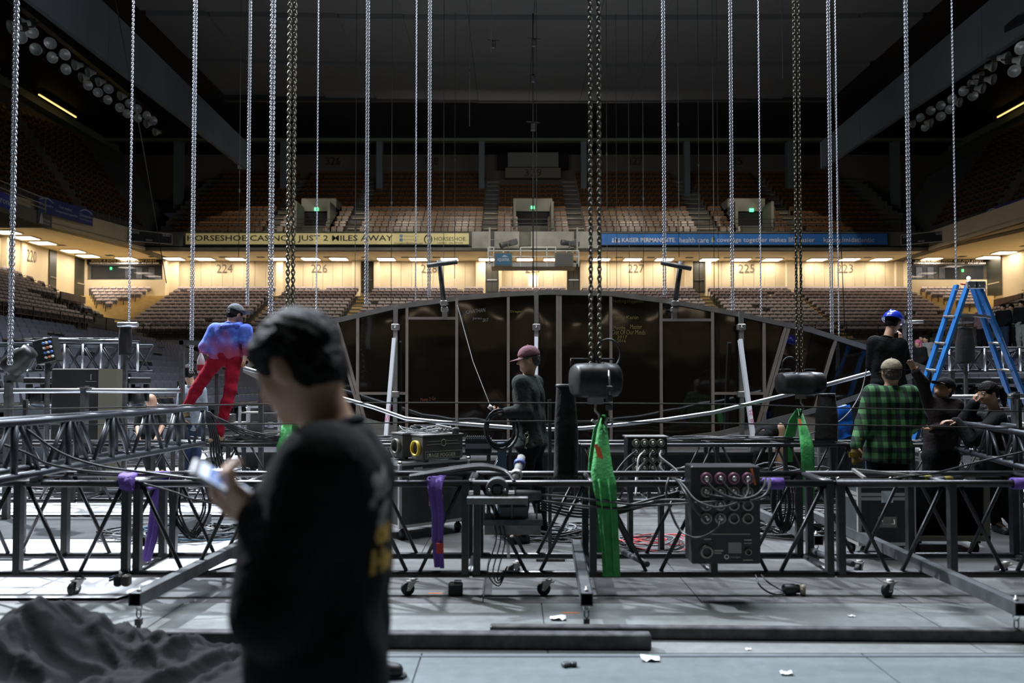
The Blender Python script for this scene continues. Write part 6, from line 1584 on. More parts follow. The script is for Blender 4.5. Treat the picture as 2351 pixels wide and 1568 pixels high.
# B. man in dark jacket holding a coil of cable
YB = 7.3
JB = pose(YB, dict(head=(1213, 825), sL=(1196, 880, -.17), sR=(1228, 880, .17), eL=(1204, 945, -.2), wL=(1163, 948, -.22), eR=(1216, 940, .2), wR=(1172, 950, .10), hL=(1218, 1018, -.09), hR=(1222, 1018, .09), kL=(1195, 1120, -.1), kR=(1235, 1120, .12)))
JB['aL'] = V3(P(1200, 0, YB).x, YB - .1, .09); JB['aR'] = V3(P(1245, 0, YB).x, YB + .12, .09); JB['tL'] = (-1, -.2, 0); JB['tR'] = (-1, .1, 0)
JB.update(hd=(-1, -.15, -.12), fL=(-1, -.1, 0), nL=(0, .3, 1), fR=(-1, -.2, 0), nR=(0, -.1, 1), curlL=.8, curlR=.7, hs=1.02, topname='jacket')
rootB, _, atB = person('person', 'man in dark jacket and mauve baseball cap holding a coil of black cable', JB, skinm=skin, hair=(hairg, 'under_hat'), hat=('cap', clothmat('mauve_cap', (.20, .10, .12), var=.3), 'front'), top=darkj, pants=blackp, seed=3, hem=.60, shirt_t=.024, fat=1.05)
kk = mat('pale_key', (.5, .47, .38), .4, metal=.5)
g = thing('key_ring', 'bunch of pale keys and a tag hanging from the belt of the jacket man', 'keys', P(1208, 1005, YB - .22))
c = P(1209, 1000, YB - .21); MB().tube([c + Vector((.02 * cos(t), 0, .022 * sin(t))) for t in [i * pi / 6 for i in range(12)]], .004, 6, closed=True).build('ring', kk, g)
MB().bar(P(1211, 1006, YB - .21), P(1207, 1030, YB - .21), .022, .004, up=(0, 1, 0)).bar(P(1211, 990, YB - .21), P(1211, 997, YB - .21), .01, .004).build('tag', kk, g)
# cable coil in his hands
mb = MB(); rn = random.Random(8)
cc = P(1150, 985, YB - .22)
for i in range(9):
    rx, rz = rn.uniform(.12, .165), rn.uniform(.14, .19); ox, oz, oy = rn.uniform(-.02, .02), rn.uniform(-.03, .01), rn.uniform(-.05, .05)
    mb.tube([cc + Vector((ox + rx * cos(t), oy + .03 * sin(t * 2), oz + rz * sin(t))) for t in [k_ * 2 * pi / 22 for k_ in range(22)]], .009, 5, closed=True)
g = thing('cable_coil', 'coil of black cable held by the man in the dark jacket', 'cable', cc); mb.build('loops', cablem, g)
MB().tube([P(1168, 946, YB - .24), P(1140, 946, YB - .24), P(1126, 936, YB - .24)], .012, 7).build('cable_end', cablem, g)
MB().tube([P(1130, 938, YB - .24), P(1122, 932, YB - .24)], .02, 8).build('connector', mat('pale_plug', (.6, .55, .55), .4), g)
# C. man in galaxy hoodie and red trousers standing on the second truss
YC = 9.15
JC = pose(YC, dict(head=(541, 722, .05), sL=(492, 757), sR=(565, 757, -.0), eL=(470, 797, -.05), wL=(484, 818, .1), eR=(572, 800, -.03), wR=(560, 822, .2), waist=(520, 790), hL=(500, 822), hR=(536, 822), kL=(460, 880, .0), kR=(532, 895, .02), aL=(424, 943, .05), aR=(514, 975, -.15)))
JC.update(hd=(.55, .8, -.35), hu=(.1, .1, 1), tL=(-.9, .4, 0), tR=(-.2, -1, 0), fL=(.4, .5, -.4), fR=(-.3, .6, -.3), nL=(0, 0, -1), nR=(0, 0, -1), curlL=.5, brim=(1, .2, -.02), topname='hoodie')
JC['aR'] = V3(P(513, 0, 8.98).x, 8.98, .785 + .082 + .03); JC['kR'] = np.array(P(530, 893, 9.08)); 
rootC, _, atC = person('person', 'man in galaxy print hoodie, crimson trousers and grey cap leaning over the second truss', JC, skinm=skin, hair=(hairb, 'under_hat'), hat=('cap', clothmat('grey_cap', (.16, .17, .19)), 'side'), top=galm, pants=redp, shoes=bootm, sleeve=.28, fat=1.0, shirt_t=.022, seed=4, vox=.0095)
S = SDF(.012, .03); S.cone(P(512, 752, YC - .07), P(545, 748, YC - .07), .04, .04); S.cone(P(505, 748, YC - .02), P(552, 745, YC), .035, .035); place(S.mesh('hood', galm), 'hood', rootC)
# D. dark haired man in grey t-shirt, back turned
YD = 11.0
JD = pose(YD, dict(head=(433, 856), sL=(420, 893, .03), sR=(463, 897, -.02), eL=(414, 935), wL=(420, 965, -.1), eR=(468, 940), wR=(464, 968, .1), hL=(432, 985), hR=(450, 985), kL=(431, 1040), kR=(450, 1040)))
for q, x in (('L', 430), ('R', 452)): JD['a' + q] = V3(P(x, 0, YD).x, YD, .09)
JD.update(hd=(-.35, .9, -.05), tL=(-.2, 1, 0), tR=(.2, 1, 0)); 
person('person', 'dark haired man in grey t-shirt seen from behind, left of the red trousers', JD, hair=(hairb, 'short'), top=greyt, pants=jeans, sleeve=0, seed=5, vox=.012, cvox=.015)
# E. bald man bending forward
YE = 12.0
JE = pose(YE, dict(head=(347, 922, -.28), sL=(370, 940), sR=(322, 940), eL=(374, 975, -.1), wL=(362, 1000, -.3), eR=(316, 978, -.1), wR=(318, 1002, -.3), hL=(360, 985, .45), hR=(332, 985, .45), kL=(362, 1030, .35), kR=(330, 1030, .35)))
for q, x in (('L', 362), ('R', 330)): JE['a' + q] = V3(P(x, 0, YE).x, YE + .4, .09)
JE.update(hd=(0, -.55, -.85), hu=(0, -.9, .6)); person('person', 'bald man in black t-shirt bending forward by the flight cases', JE, skinm=skin2, hair=None, top=blackc, pants=blackp, sleeve=0, seed=6, vox=.011, cvox=.014)
# F. man with blue hard hat on the truss at right
YF_ = 9.25
JF = pose(YF_, dict(head=(2050, 741), sL=(2006, 786), sR=(2068, 790, -.05), eL=(2000, 840, .08), wL=(2022, 862, .28), eR=(2080, 838, .05), wR=(2068, 782, .2), hL=(2018, 880), hR=(2062, 880), kL=(2016, 955), kR=(2064, 955)))
for q, x in (('L', 2014), ('R', 2066)): JF['a' + q] = V3(P(x, 0, YF_).x, YF_ - .28 if q == 'L' else YF_ + .1, .785 + .11)
JF.update(hd=(.72, .62, -.3), tL=(-.2, 1, 0), tR=(.3, 1, 0), fR=(.0, .1, 1), nR=(-.3, .4, 0), curlR=.8, fL=(.5, .6, 0), nL=(0, 0, -1))
person('person', 'man in black t-shirt and glossy blue hard hat standing above the plaid shirt man', JF, hair=(hairb, 'short'), hat=('helmet', mat('blue_hard_hat_shell', (.015, .04, .50), .25, coat=.6), None), top=blackc, pants=blackp, sleeve=0, seed=7, fat=1.05, shirt_t=.022)
g = thing('radio', 'black handheld radio held up beside the blue hard hat man', 'radio', P(2077, 760, YF_ + .22)); MB().bar(P(2077, 790, YF_ + .2), P(2077, 735, YF_ + .26), .05, .035).build('body', steelb, g); MB().tube([P(2079, 735, YF_ + .26), P(2079, 716, YF_ + .27)], .012, 6).build('antenna', rubber, g)
# G. man in green plaid shirt, back turned
YG = 7.3
JG = pose(YG, dict(head=(2046, 855), sL=(2003, 903), sR=(2086, 903), eL=(1984, 970, -.02), wL=(1966, 1022, -.1), eR=(2108, 962, .05), wR=(2092, 985, .25), hL=(2016, 1030), hR=(2062, 1030), kL=(2014, 1130), kR=(2062, 1130)))
for q, x in (('L', 2012), ('R', 2064)): JG['a' + q] = V3(P(x, 0, YG).x, YG, .09)
JG.update(hd=(.1, 1, .02), hu=(0, 0, 1), tL=(-.2, 1, 0), tR=(.2, 1, 0), fL=(-.1, -.1, -1), nL=(1, 0, 0), fR=(-.5, .7, -.1), nR=(0, 0, -1), curlL=.7, hs=1.02, topname='plaid_shirt')
person('person', 'man in green and black plaid shirt and beige cap with his back turned', JG, hair=(hairbr, 'under_hat'), hat=('cap', clothmat('beige_cap', (.34, .30, .22), (.2, .16, .11), vs=20), 'back') if False else ('cap', clothmat('beige_cap', (.34, .30, .22), (.2, .16, .11), vs=20), 'front'), top=plaidm, pants=blackp, seed=8, fat=1.16, hem=.66, shirt_t=.026)
gl = SDF(.01, .02); 
gl.cone(P(1972, 1010, YG - .1), P(1966, 1040, YG - .1), .045, .05); gl.cone(P(1966, 1040, YG - .1), P(1962, 1062, YG - .1), .04, .025); gl.cone(P(1972, 1040, YG - .12), P(1976, 1058, YG - .12), .018, .014)
g = thing('work_glove', 'worn brown work glove hanging at the plaid shirt man left hip', 'glove', P(1966, 1045, YG - .1)); place(gl.mesh('glove', clothmat('worn_glove', (.07, .045, .025), (.22, .17, .04), vs=16)), 'leather', g)
MB().bb(P(1950, 1050, YG - .17), P(1962, 1038, YG - .16)).build('yellow_patch', mat('yellow_patch', (.4, .3, .02), .6, var=.8, vscale=40), g)
# H. man in black flat cap reaching up
YH = 8.2
JH = pose(YH, dict(head=(2167, 892, 0), sL=(2128, 925, .0), sR=(2196, 930), eL=(2118, 878, -.05), wL=(2102, 854, -.1), eR=(2190, 985), wR=(2140, 985, -.2), hL=(2140, 1050), hR=(2180, 1050), kL=(2140, 1130), kR=(2180, 1130)))
for q, x in (('L', 2140), ('R', 2182)): JH['a' + q] = V3(P(x, 0, YH).x, YH, .09)
JH.update(hd=(-.75, -.35, .45), hu=(.5, .1, 1), fL=(-.4, 0, .8), nL=(-.5, -.5, 0), fR=(-1, 0, 0), nR=(0, 0, 1), topname='jacket')
person('person', 'man in black cap and dark jacket reaching up left beside the plaid shirt man', JH, skinm=skin2, hair=(hairb, 'under_hat'), hat=('cap', clothmat('black_cap', (.014, .014, .016)), 'front'), top=browngrey, pants=blackp, seed=9, fat=1.02, vox=.010)
# I. woman with ponytail leaning on the truss
YI = 7.75
JI = pose(YI, dict(head=(2268, 903), sL=(2240, 958, -.05), sR=(2305, 958, .05), eL=(2232, 1000, -.15), wL=(2262, 985, -.28), eR=(2320, 1010, .0), wR=(2245, 905, -.1), hL=(2262, 1075), hR=(2302, 1075), kL=(2262, 1160), kR=(2302, 1160)))
JI['eR'] = np.array(P(2215, 965, YI + .12)); JI['sR'] = np.array(P(2282, 955, YI + .17)); JI['sL'] = np.array(P(2290, 962, YI - .14)); JI['eL'] = np.array(P(2232, 1012, YI - .2)); JI['wL'] = np.array(P(2195, 970, YI - .1)); JI['wR'] = np.array(P(2236, 928, YI + .05))
for q, x in (('L', 2268), ('R', 2306)): JI['a' + q] = V3(P(x, 0, YI).x, YI, .09)
JI.update(hd=(-1, -.18, -.18), hs=.97, fL=(-1, 0, .2), nL=(0, 0, -1), fR=(.1, -.1, 1), nR=(1, -.2, 0), curlR=.9, topname='jacket')
person('person', 'woman with dark ponytail and black jacket at the far right facing left', JI, skinm=skin2, hair=(hairb, 'pony'), top=blackc, pants=blackp, seed=10, fat=.95, hem=.62, shirt_t=.026)
# K. person bending behind the second truss at right
YK = 10.0
JK = pose(YK, dict(head=(1752, 1012, -.1), sL=(1760, 998, -.1), sR=(1745, 1000, .3), eL=(1742, 1040, -.2), wL=(1735, 1070, -.2), eR=(1735, 1045, .3), wR=(1728, 1075, .3), hL=(1795, 985, 0), hR=(1800, 985, .25), kL=(1790, 1060, -.02), kR=(1800, 1060, .25)))
for q, x, dy in (('L', 1788, 0), ('R', 1802, .25)): JK['a' + q] = V3(P(x, 0, YK).x, YK + dy, .09)
JK.update(hd=(-.8, -.2, -.6), tL=(-1, 0, 0), tR=(-1, 0, 0)); person('person', 'crew member in black clothes bending over behind the second green sling', JK, hair=(hairb, 'short'), top=blackc, pants=blackp, seed=11, vox=.012, cvox=.015, eyes=False)
# distant people on the right stands
def standing(label, px, ytop, Y, top_, pants_, facing=(-1, -.5, 0), hair=hairb, style='short', h=1.7, hat=None):
    c = P(px, ytop, Y); x, zt = c.x, c.z; z0 = zt - h; s = norm(facing); side = np.cross(s, (0, 0, 1))
    p = lambda a, b, z: V3(x, Y, z0 + z) + side * a + s * b
    J = dict(head=p(0, .02, h - .12), sL=p(-.18, 0, h - .30), sR=p(.18, 0, h - .30), eL=p(-.23, -.02, h - .58), eR=p(.23, -.02, h - .58), wL=p(-.16, .16, h - .72), wR=p(.16, .16, h - .72), hL=p(-.09, 0, h * .52), hR=p(.09, 0, h * .52), kL=p(-.1, .02, h * .28), kR=p(.1, .02, h * .28), aL=p(-.1, 0, .09), aR=p(.1, 0, .09), hd=tuple(s), tL=tuple(s), tR=tuple(s))
    return person('person', label, J, hair=(hair, style), top=top_, pants=pants_, vox=.022, cvox=.022, hands=False, eyes=False, shoes=None, collar=False, shirt_t=.03, pants_t=.03, hat=hat)
YR = 27
standing('distant woman in dusty pink top seen through the blue ladder', 2255, 702, YR, clothmat('dusty_pink_top', (.25, .15, .17)), blackp, hair=hairbr, style='long')
standing('distant man in dark clothes on the right stand, just right of the ladder', 2303, 698, YR, blackp, jeans)
standing('distant man in grey hoodie on the right stand', 2322, 698, YR, clothmat('grey_green_hoodie', (.10, .12, .10)), blackp)
standing('distant man in black top and pale trousers at the right edge', 2345, 690, YR - 1, blackc, clothmat('pale_trousers', (.30, .32, .30)))
standing('distant person in light grey top below the lower back stand, right of the helmet', 2126, 770, 24, clothmat('light_grey_top', (.28, .28, .26)), blackp, hair=hairb, style='long')
standing('distant person with pink hair covering and dark clothes beside the silver chain', 2108, 780, 23, blackc, blackp, hair=mat('pink_scarf', (.55, .12, .22), .8), style='long')
standing('distant person in dark purple top behind the pink-haired one', 2117, 768, 25, clothmat('purple_top', (.06, .03, .06)), blackp)
# ================================================================== CASES, MACHINES, CABLES, CLUTTER
def catmull(pts, n=8):
    pts = [Vector(p) for p in pts]; q = [pts[0] * 2 - pts[1]] + pts + [pts[-1] * 2 - pts[-2]]; out = []
    for i in range(1, len(q) - 2):
        for k_ in range(n):
            t = k_ / n; a, b, c, d = q[i - 1], q[i], q[i + 1], q[i + 2]
            out.append(.5 * ((2 * b) + (c - a) * t + (2 * a - 5 * b + 4 * c - d) * t * t + (3 * b - a - 3 * c + d) * t ** 3))
    out.append(pts[-1]); return out
def cable(label, pts, r=.008, m=cablem, group=None, n=8, seg=6):
    return single(MB().tube(catmull(pts, n), r, seg), 'cable', m, label, 'cable', group)
blackcase = mat('black_case_laminate', (.020, .020, .022), .45, var=.7, vscale=14, var2=(.05, .05, .05)); greycase = mat('charcoal_case_side', (.05, .055, .058), .5, var=.4, vscale=8)
edge = mat('case_edge_aluminium', (.55, .54, .52), .35, metal=.7)
def roadcase(label, c, d, rz=0, lid=.3, m=None, txt=None, edgem=None, legs=.12, name='road_case', latches=2, txs=(.4, .16), txp=(.1, .62)):
    """c: centre on floor, d: w,d,h of the body; wheels below"""
    m = m or blackcase; e = edgem or edge
    g = thing(name, label, 'road case', (c[0], c[1], c[2] if len(c) > 2 else 0), rz); I = Matrix.Identity(4); w, dp, h = d; z0 = legs
    fix = lambda o: setattr(o, 'matrix_parent_inverse', I)
    fix(MB().bev((0, 0, z0 + h * (1 - lid) / 2), (w, dp, h * (1 - lid) - .008), .006).build('body', m, g)); fix(MB().bev((0, 0, z0 + h * (1 - lid / 2)), (w, dp, h * lid - .008), .006).build('lid', m, g))
    t = .028; mb = MB()
    for z in (z0 + t / 2, z0 + h * (1 - lid) - t / 2 - .004, z0 + h * (1 - lid) + t / 2 + .004, z0 + h - t / 2):
        for s in (-1, 1): mb.bb((-w / 2 - .004, s * dp / 2 - (.004 if s < 0 else 0), z - t / 2), (w / 2 + .004, s * dp / 2 + (.004 if s > 0 else 0), z + t / 2)); mb.bb((s * w / 2 - (.004 if s < 0 else 0), -dp / 2, z - t / 2), (s * w / 2 + (.004 if s > 0 else 0), dp / 2, z + t / 2))
    for sx in (-1, 1):
        for sy in (-1, 1): mb.box((sx * (w / 2 - .008), sy * (dp / 2 - .008), z0 + h / 2), (.028, .028, h + .004))
    fix(mb.build('edge_trim', e, g))
    for sx in (-1, 1):
        for sy in (-1, 1):
            fix(MB().ell((sx * (w / 2 - .004), sy * (dp / 2 - .004), z0 + h - .004), .026, nu=8, nv=6).build('corner_ball', chrome, g))
            if legs > .05:
                o = MB().lathe((sx * (w / 2 - .08) - .015, sy * (dp / 2 - .08), .048), [(0, 0), (.046, 0), (.048, .006), (.048, .026), (.046, .03), (0, .03)], (1, 0, 0), 14); o.bb((sx * (w / 2 - .08) - .03, sy * (dp / 2 - .08) - .03, legs - .02), (sx * (w / 2 - .08) + .03, sy * (dp / 2 - .08) + .03, legs)); fix(o.build('caster', rubber, g))
    for i in range(latches):
        x = (i + .5) / latches * w - w / 2; o = MB().bb((x - .05, -dp / 2 - .012, z0 + h * (1 - lid) - .05), (x + .05, -dp / 2 - .002, z0 + h * (1 - lid) + .05)); fix(o.build('latch', chrome, g))
    o = MB().bb((-.08, -dp / 2 - .01, z0 + h * .3), (.08, -dp / 2 - .002, z0 + h * .3 + .09)).tube([(-.05, -dp / 2 - .02, z0 + h * .3 + .07), (-.05, -dp / 2 - .035, z0 + h * .3 + .03), (.05, -dp / 2 - .035, z0 + h * .3 + .03), (.05, -dp / 2 - .02, z0 + h * .3 + .07)], .007, 6); fix(o.build('handle', alud, g))
    if txt: o = text(txt, (-w / 2 + w * txp[0], -dp / 2 - .006, z0 + h * txp[1]), (1, 0, 0), (0, 0, 1), w * txs[0], h * txs[1], mat('stencil_white', (.7, .7, .68), .7), None, 'stencil_lettering', bold=.03); o.parent = g
    return g
# case with the fog machines between the near and the second truss
c = P(985, 0, 7.55)
roadcase('dark road case on wheels under the two fog machines', (c.x - .08, 7.72), (.80, .52, .62), radians(38), lid=.16, m=greycase, txt=None)
gq = bpy.data.objects['road_case']
o = text('SPARE', (.4 + .006, -.16, .50), (0, 1, 0), (0, 0, 1), .30, .085, mat('stencil_white', (.7, .7, .68), .7), None, 'stencil_lettering', bold=.03); o.parent = gq
o = MB().bb((.403, .02, .66), (.412, .12, .60)).build('latch', chrome, gq); o.matrix_parent_inverse = Matrix.Identity(4)
def fogger(label, x, y, rz, ring, txt):
    g = thing('fog_machine', label, 'fog machine', (x, y, .745), rz); I = Matrix.Identity(4); fix = lambda o: setattr(o, 'matrix_parent_inverse', I)
    fm = mat('fogger_grey', (.055, .058, .05), .5)
    fix(MB().bev((0, 0, .135), (.46, .22, .23), .008).build('housing', fm, g)); fix(MB().bb((-.235, -.115, .25), (.235, .115, .262)).build('top_plate', alud, g))
    for s in (-1, 1): fix(MB().bb((s * .18 - .02, -.1, 0), (s * .18 + .02, .1, .02)).build('foot', rubber, g))
    fix(MB().lathe((-.232, 0, .13), [(.075, 0), (.075, -.03), (.062, -.03), (.058, -.005)], (1, 0, 0), 20).build('nozzle_ring', ring, g)); fix(MB().lathe((-.232, 0, .13), [(0, -.004), (.06, -.004)], (1, 0, 0), 16).build('nozzle', blackm, g))
    wl = mat('worn_cream_print', (.35, .34, .28), .7)
    if txt:
        o = text('STAGE FOGGER', (-.19, -.1125, .045), (1, 0, 0), (0, 0, 1), .33, .04, wl, None, bold=.03); o.parent = g
        f = MB(); 
        for z in (.033, .097): f.bb((-.205, -.1125, z), (.21, -.1105, z + .004))
        for x_ in (-.205, .206): f.bb((x_, -.1125, .033), (x_ + .004, -.1105, .1))
        for z, w_ in ((.165, .19), (.195, .17)): f.bb((-w_, -.1125, z), (-.03, -.1105, z + .004)); f.bb((.03, -.1125, z), (w_, -.1105, z + .004))
        f.tube([(.026 * cos(t), -.113, .18 + .032 * sin(t)) for t in [i * pi / 8 for i in range(16)]], .003, 5, closed=True); fix(f.build('printed_frame', wl, g))
    return g
fogger('fog machine with a yellow nozzle ring and cream lettering on the road case', c.x + .10, 7.50, radians(38), mat('yellow_ring', (.55, .38, .02), .5), True)
fogger('plain fog machine behind the one with the yellow ring', c.x - .13, 7.76, radians(38), mat('worn_ring', (.12, .11, .08), .5), False)
rn = random.Random(21)
def spaghetti(label, cx, cy, cz, rx, ry, rz, n, r=.006, m=cablem, seed=1, name='cable_pile', mats2=None, loops=True):
    rr = random.Random(seed); g = thing(name, label, 'cable', (cx, cy, cz))
    for i in range(n):
        pts = []; k_ = rr.randint(6, 9); a0 = rr.uniform(0, 6); sc = rr.uniform(.5, 1); ox, oy = rr.uniform(-.3, .3) * rx, rr.uniform(-.3, .3) * ry
        for j in range(k_):
            a = a0 + j * (2 * pi / (k_ - 1)) * rr.uniform(.9, 1.25); s = sc * rr.uniform(.75, 1.1)
            pts.append((cx + ox + rx * s * cos(a), cy + oy + ry * s * sin(a), cz + r * 1.1 + rr.random() ** 1.6 * rz))
        mm = (mats2[i % len(mats2)] if mats2 else m)
        MB().tube(catmull(pts, 6), r * rr.uniform(.8, 1.2), 5).build('cable', mm, g)
    return g
greyc = mat('grey_cable', (.16, .17, .18), .5); bluec = mat('teal_cable', (.02, .07, .11), .5); whitec = mat('white_cable', (.45, .45, .45), .5); redc = mat('red_cable', (.5, .03, .04), .5)
spaghetti('tangle of thin cables on top of the fog machines', c.x + .0, 7.58, 1.01, .26, .13, .07, 9, .004, seed=3, mats2=[greyc, cablem, whitec])
single(MB().bev((c.x + .16, 7.52, 1.075), (.16, .06, .02), .004, Matrix.Rotation(.2, 3, 'Y')), 'remote_control', mat('grey_remote', (.3, .3, .32), .4), 'pale grey remote control on the tangle over the fog machines', 'remote')
single(MB().lathe((P(1048, 0, 7.4).x, 7.4, 1.01), [(0, 0), (.035, 0), (.03, .03), (.038, .035), (.034, .06), (0, .065)], (0, 0, 1), 14), 'knob', steelb, 'round black knob at the right end of the fog machine top', 'knob')
# right-hand cases
cx = (PX(1960, 6.6) + PX(2082, 6.6)) / 2
roadcase('charcoal sided road case behind the near truss below the plaid shirt man', (cx, 6.72), (.48, .40, .52), 0, lid=.2, m=greycase, latches=1)
g = thing('open_case', 'tall open dark case with pale edge frame behind the near truss at right', 'road case', (PX(2175, 6.9), 6.9, 0))
x0, x1, z0, z1 = PX(2090, 6.7), PX(2268, 6.7), .12, .62
MB().bb((x0, 6.72, z0), (x0 + .03, 7.2, z1)).bb((x1 - .03, 6.72, z0), (x1, 7.2, z1)).bb((x0, 7.17, z0), (x1, 7.2, z1)).bb((x0, 6.72, z0), (x1, 7.2, z0 + .03)).bb((x0, 6.72, z1 - .03), (x1, 7.2, z1)).build('shell', blackcase, g)
f = MB().bb((x0, 6.7, z0), (x1, 6.72, z0 + .045)).bb((x1 - .05, 6.7, z0), (x1, 6.72, z1)).bb((x0, 6.7, z1 - .02), (x1, 6.72, z1)); f.build('edge_trim', mat('olive_edge', (.16, .15, .12), .5, metal=.3), g)
for i, x in enumerate((x0 + .08, x1 - .08)): MB().lathe((x - .015, 6.8, .05), [(0, 0), (.048, 0), (.05, .006), (.05, .026), (0, .03)], (1, 0, 0), 14).bb((x - .03, 6.76, .09), (x + .03, 6.84, .12)).build('caster', rubber, g)
for a, b, lab, tx in ((2112, 2252, 'black case stencilled TOP 8 behind the right slim truss', 'TOP 8'), (2292, 2440, 'black case with white stencil at the right picture edge', 'STAGE')):
    Yc = 9.95; x0, x1 = PX(a, Yc), PX(b, Yc); roadcase(lab, ((x0 + x1) / 2, Yc + .3), (x1 - x0, .55, .50), 0, lid=.22, txt=tx, txs=((.32, .16) if tx == 'TOP 8' else (.5, .16)), txp=((.44, .56) if tx == 'TOP 8' else (.2, .5)))
# left background flight cases
for a, b, lab, h in ((18, 116, 'silver-edged flight case at far left behind the tall black cabinet', .98), (246, 322, 'silver-edged flight case just right of the tall black cabinet', .98), (326, 414, 'silver-edged flight case behind the bald man', 1.0)):
    Yc = 13.6; x0, x1 = PX(a, Yc), PX(b, Yc); roadcase(lab, ((x0 + x1) / 2, Yc + .3), (x1 - x0, .6, h), 0, lid=.28, m=mat('steel_blue_laminate', (.10, .11, .125), .4), edgem=alu)
for a, b, lab in ((565, 640, 'open silver-framed rack behind the second truss near the foreground man'), (950, 1160, 'low dark case behind the fog machines'), (1880, 1990, 'grey perforated crate behind the second truss near the plaid shirt man')):
    Yc = 10.0 if a > 1800 else (12.5 if a < 600 else 9.75); h = .62 if a > 1800 else (1.0 if a < 600 else .42); x0, x1 = PX(a, Yc), PX(b, Yc); roadcase(lab, ((x0 + x1) / 2, Yc + .24), (x1 - x0, .4, h), 0, lid=.3, m=mat('mesh_grey', (.13, .14, .15), .5, var=.6, vscale=60) if a > 1800 else blackcase, edgem=alu if a < 600 else edge)
# open silver racks behind the second truss (left of foreground man)
for i, (px, Yc, h, lab) in enumerate(((505, 12.2, .95, 'open metal rack behind the second truss beside the red trousers'), (600, 11.6, 1.15, 'open metal rack behind the second truss near the foreground man'), (2300, 12.6, 1.05, 'open metal rack in the right background beyond the woman'))):
    g = thing('equipment_rack', lab, 'rack', (PX(px, Yc), Yc, 0)); x = PX(px, Yc); w_ = .32
    for sx in (-1, 1):
        for sy in (0, .4): MB().bar((x + sx * w_, Yc + sy, 0), (x + sx * w_, Yc + sy, h), .035).build('post', alu, g)
    for k_ in range(4):
        z = .15 + k_ * (h - .2) / 3.2; MB().bb((x - w_, Yc, z), (x + w_, Yc + .4, z + .02)).build('shelf', alud, g)
        MB().bev((x - .12 + .2 * (k_ % 2), Yc + .12, z + .09), (.22, .2, .13), .01).build('unit', blackcase, g)
# tall black cabinet
Yc = 9.9; x0, x1, xm = PX(118, Yc), PX(243, Yc), PX(226, Yc); zt = P(0, 846, Yc).z; zb = .0
g = thing('speaker_cabinet', 'tall matt black wooden cabinet at left with a recessed handle', 'cabinet', ((x0 + x1) / 2, Yc, 0))
MB().bev(((x0 + xm) / 2, Yc + .25, zt / 2 + .05), (xm - x0, .5, zt - .1), .012).build('body', mat('cabinet_black', (.014, .015, .014), .7, var=.4, vscale=5), g)
MB().prism([(xm, Yc, .1), (x1, Yc + .28, .1), (x1, Yc + .28, zt), (xm, Yc, zt)], (0, .2, 0)).build('side_panel', mat('cabinet_olive_side', (.085, .078, .055), .7), g)
for yy, z in ((0, P(0, 865, Yc).z), (0, P(0, 950, Yc).z)):
    a = PX(198, Yc); b = PX(222, Yc); MB().bb((a, Yc - .006, z - .06), (b, Yc + .0, z + .06)).build('handle_recess', blackm, g); MB().bb((a, Yc - .014, z - .065), (b, Yc - .004, z - .057)).bb((a + .06, Yc - .012, z - .04), (a + .075, Yc - .004, z + .035)).build('handle_lip', alud, g)
for x in (x0 + .1, xm - .1): MB().bb((x - .05, Yc + .1, 0), (x + .05, Yc + .4, .1)).build('foot', rubber, g)
# lighting trusses with white uprights, left and right background
def light_truss(label, xa, xb, Y, zt, zb, n, post):
    g = thing('lighting_truss', label, 'truss', ((xa + xb) / 2, Y, 0))
    for y in (Y, Y + .45):
        for z in (zt, zb): MB().tube([(xa, y, z), (xb, y, z)], .026, 8).build('chord', trg, g)
    for i in range(n + 1):
        x = xa + (xb - xa) * i / n
        MB().tube([(x, Y - .03, zb), (x, Y - .03, zt)], .017, 8).build('upright', alu, g)
        if i < n:
            x2 = xa + (xb - xa) * (i + 1) / n
            for y in (Y, Y + .45): MB().tube([(x, y, zt), ((x + x2) / 2 + .1, y, zb)], .014, 6).tube([(x2, y, zt), ((x + x2) / 2 - .1, y, zb)], .014, 6).build('brace', trg, g)
    for x in post:
        for y in (Y, Y + .45): MB().bar((x, y, 0), (x, y, zb), .06).build('leg', steelb, g)
    return g
def movhead(label, x, y, z, up=False, rz=0, tilt=.4):
    g = thing('moving_light', label, 'stage light', (x, y, z), rz); I = Matrix.Identity(4); s = 1 if up else -1; fix = lambda o: setattr(o, 'matrix_parent_inverse', I)
    fix(MB().bev((0, 0, s * .05), (.34, .26, .10), .015).build('base', hblk, g))
    for q in (-1, 1): fix(MB().bev((q * .155, 0, s * .23), (.045, .12, .28), .012).build('yoke_arm', hblk, g))
    ax = Vector((0, -sin(tilt), s * cos(tilt))); c_ = Vector((0, 0, s * .28))
    fix(MB().lathe(c_ - ax * .13, [(0, 0), (.085, .01), (.11, .06), (.115, .2), (.10, .27), (.085, .28)], ax, 16).build('head', hblk, g)); fix(MB().lathe(c_ - ax * .13, [(0, .275), (.085, .275)], ax, 16).build('lens', mat('dark_lens', (.03, .04, .06), .05, coat=.5), g))
    return g
YL = 11.2
light_truss('pale truss with bright uprights in the left background behind the black cabinet', PX(-60, YL), PX(318, YL), YL, P(0, 790, YL).z, P(0, 852, YL).z, 9, (PX(-20, YL), PX(252, YL)))
zb = P(0, 852, YL).z
for i, px in enumerate((70, 105, 262, 296)): movhead('moving stage light hanging under the left background truss, ' + ordn(i) + ' from the left', PX(px, YL), YL + .22, zb - .09, False, rz=.3 * i, tilt=.3)
light_truss('pale truss with bright uprights in the right background behind the woman', PX(2178, YL), PX(2460, YL), YL, P(0, 800, YL).z, P(0, 852, YL).z, 7, (PX(2185, YL), PX(2430, YL)))
for i, px in enumerate((2212, 2262, 2306, 2342)): movhead('moving stage light hanging under the right background truss, ' + ordn(i) + ' from the left', PX(px, YL), YL + .22, zb - .09, False, rz=-.3 * i, tilt=.3)
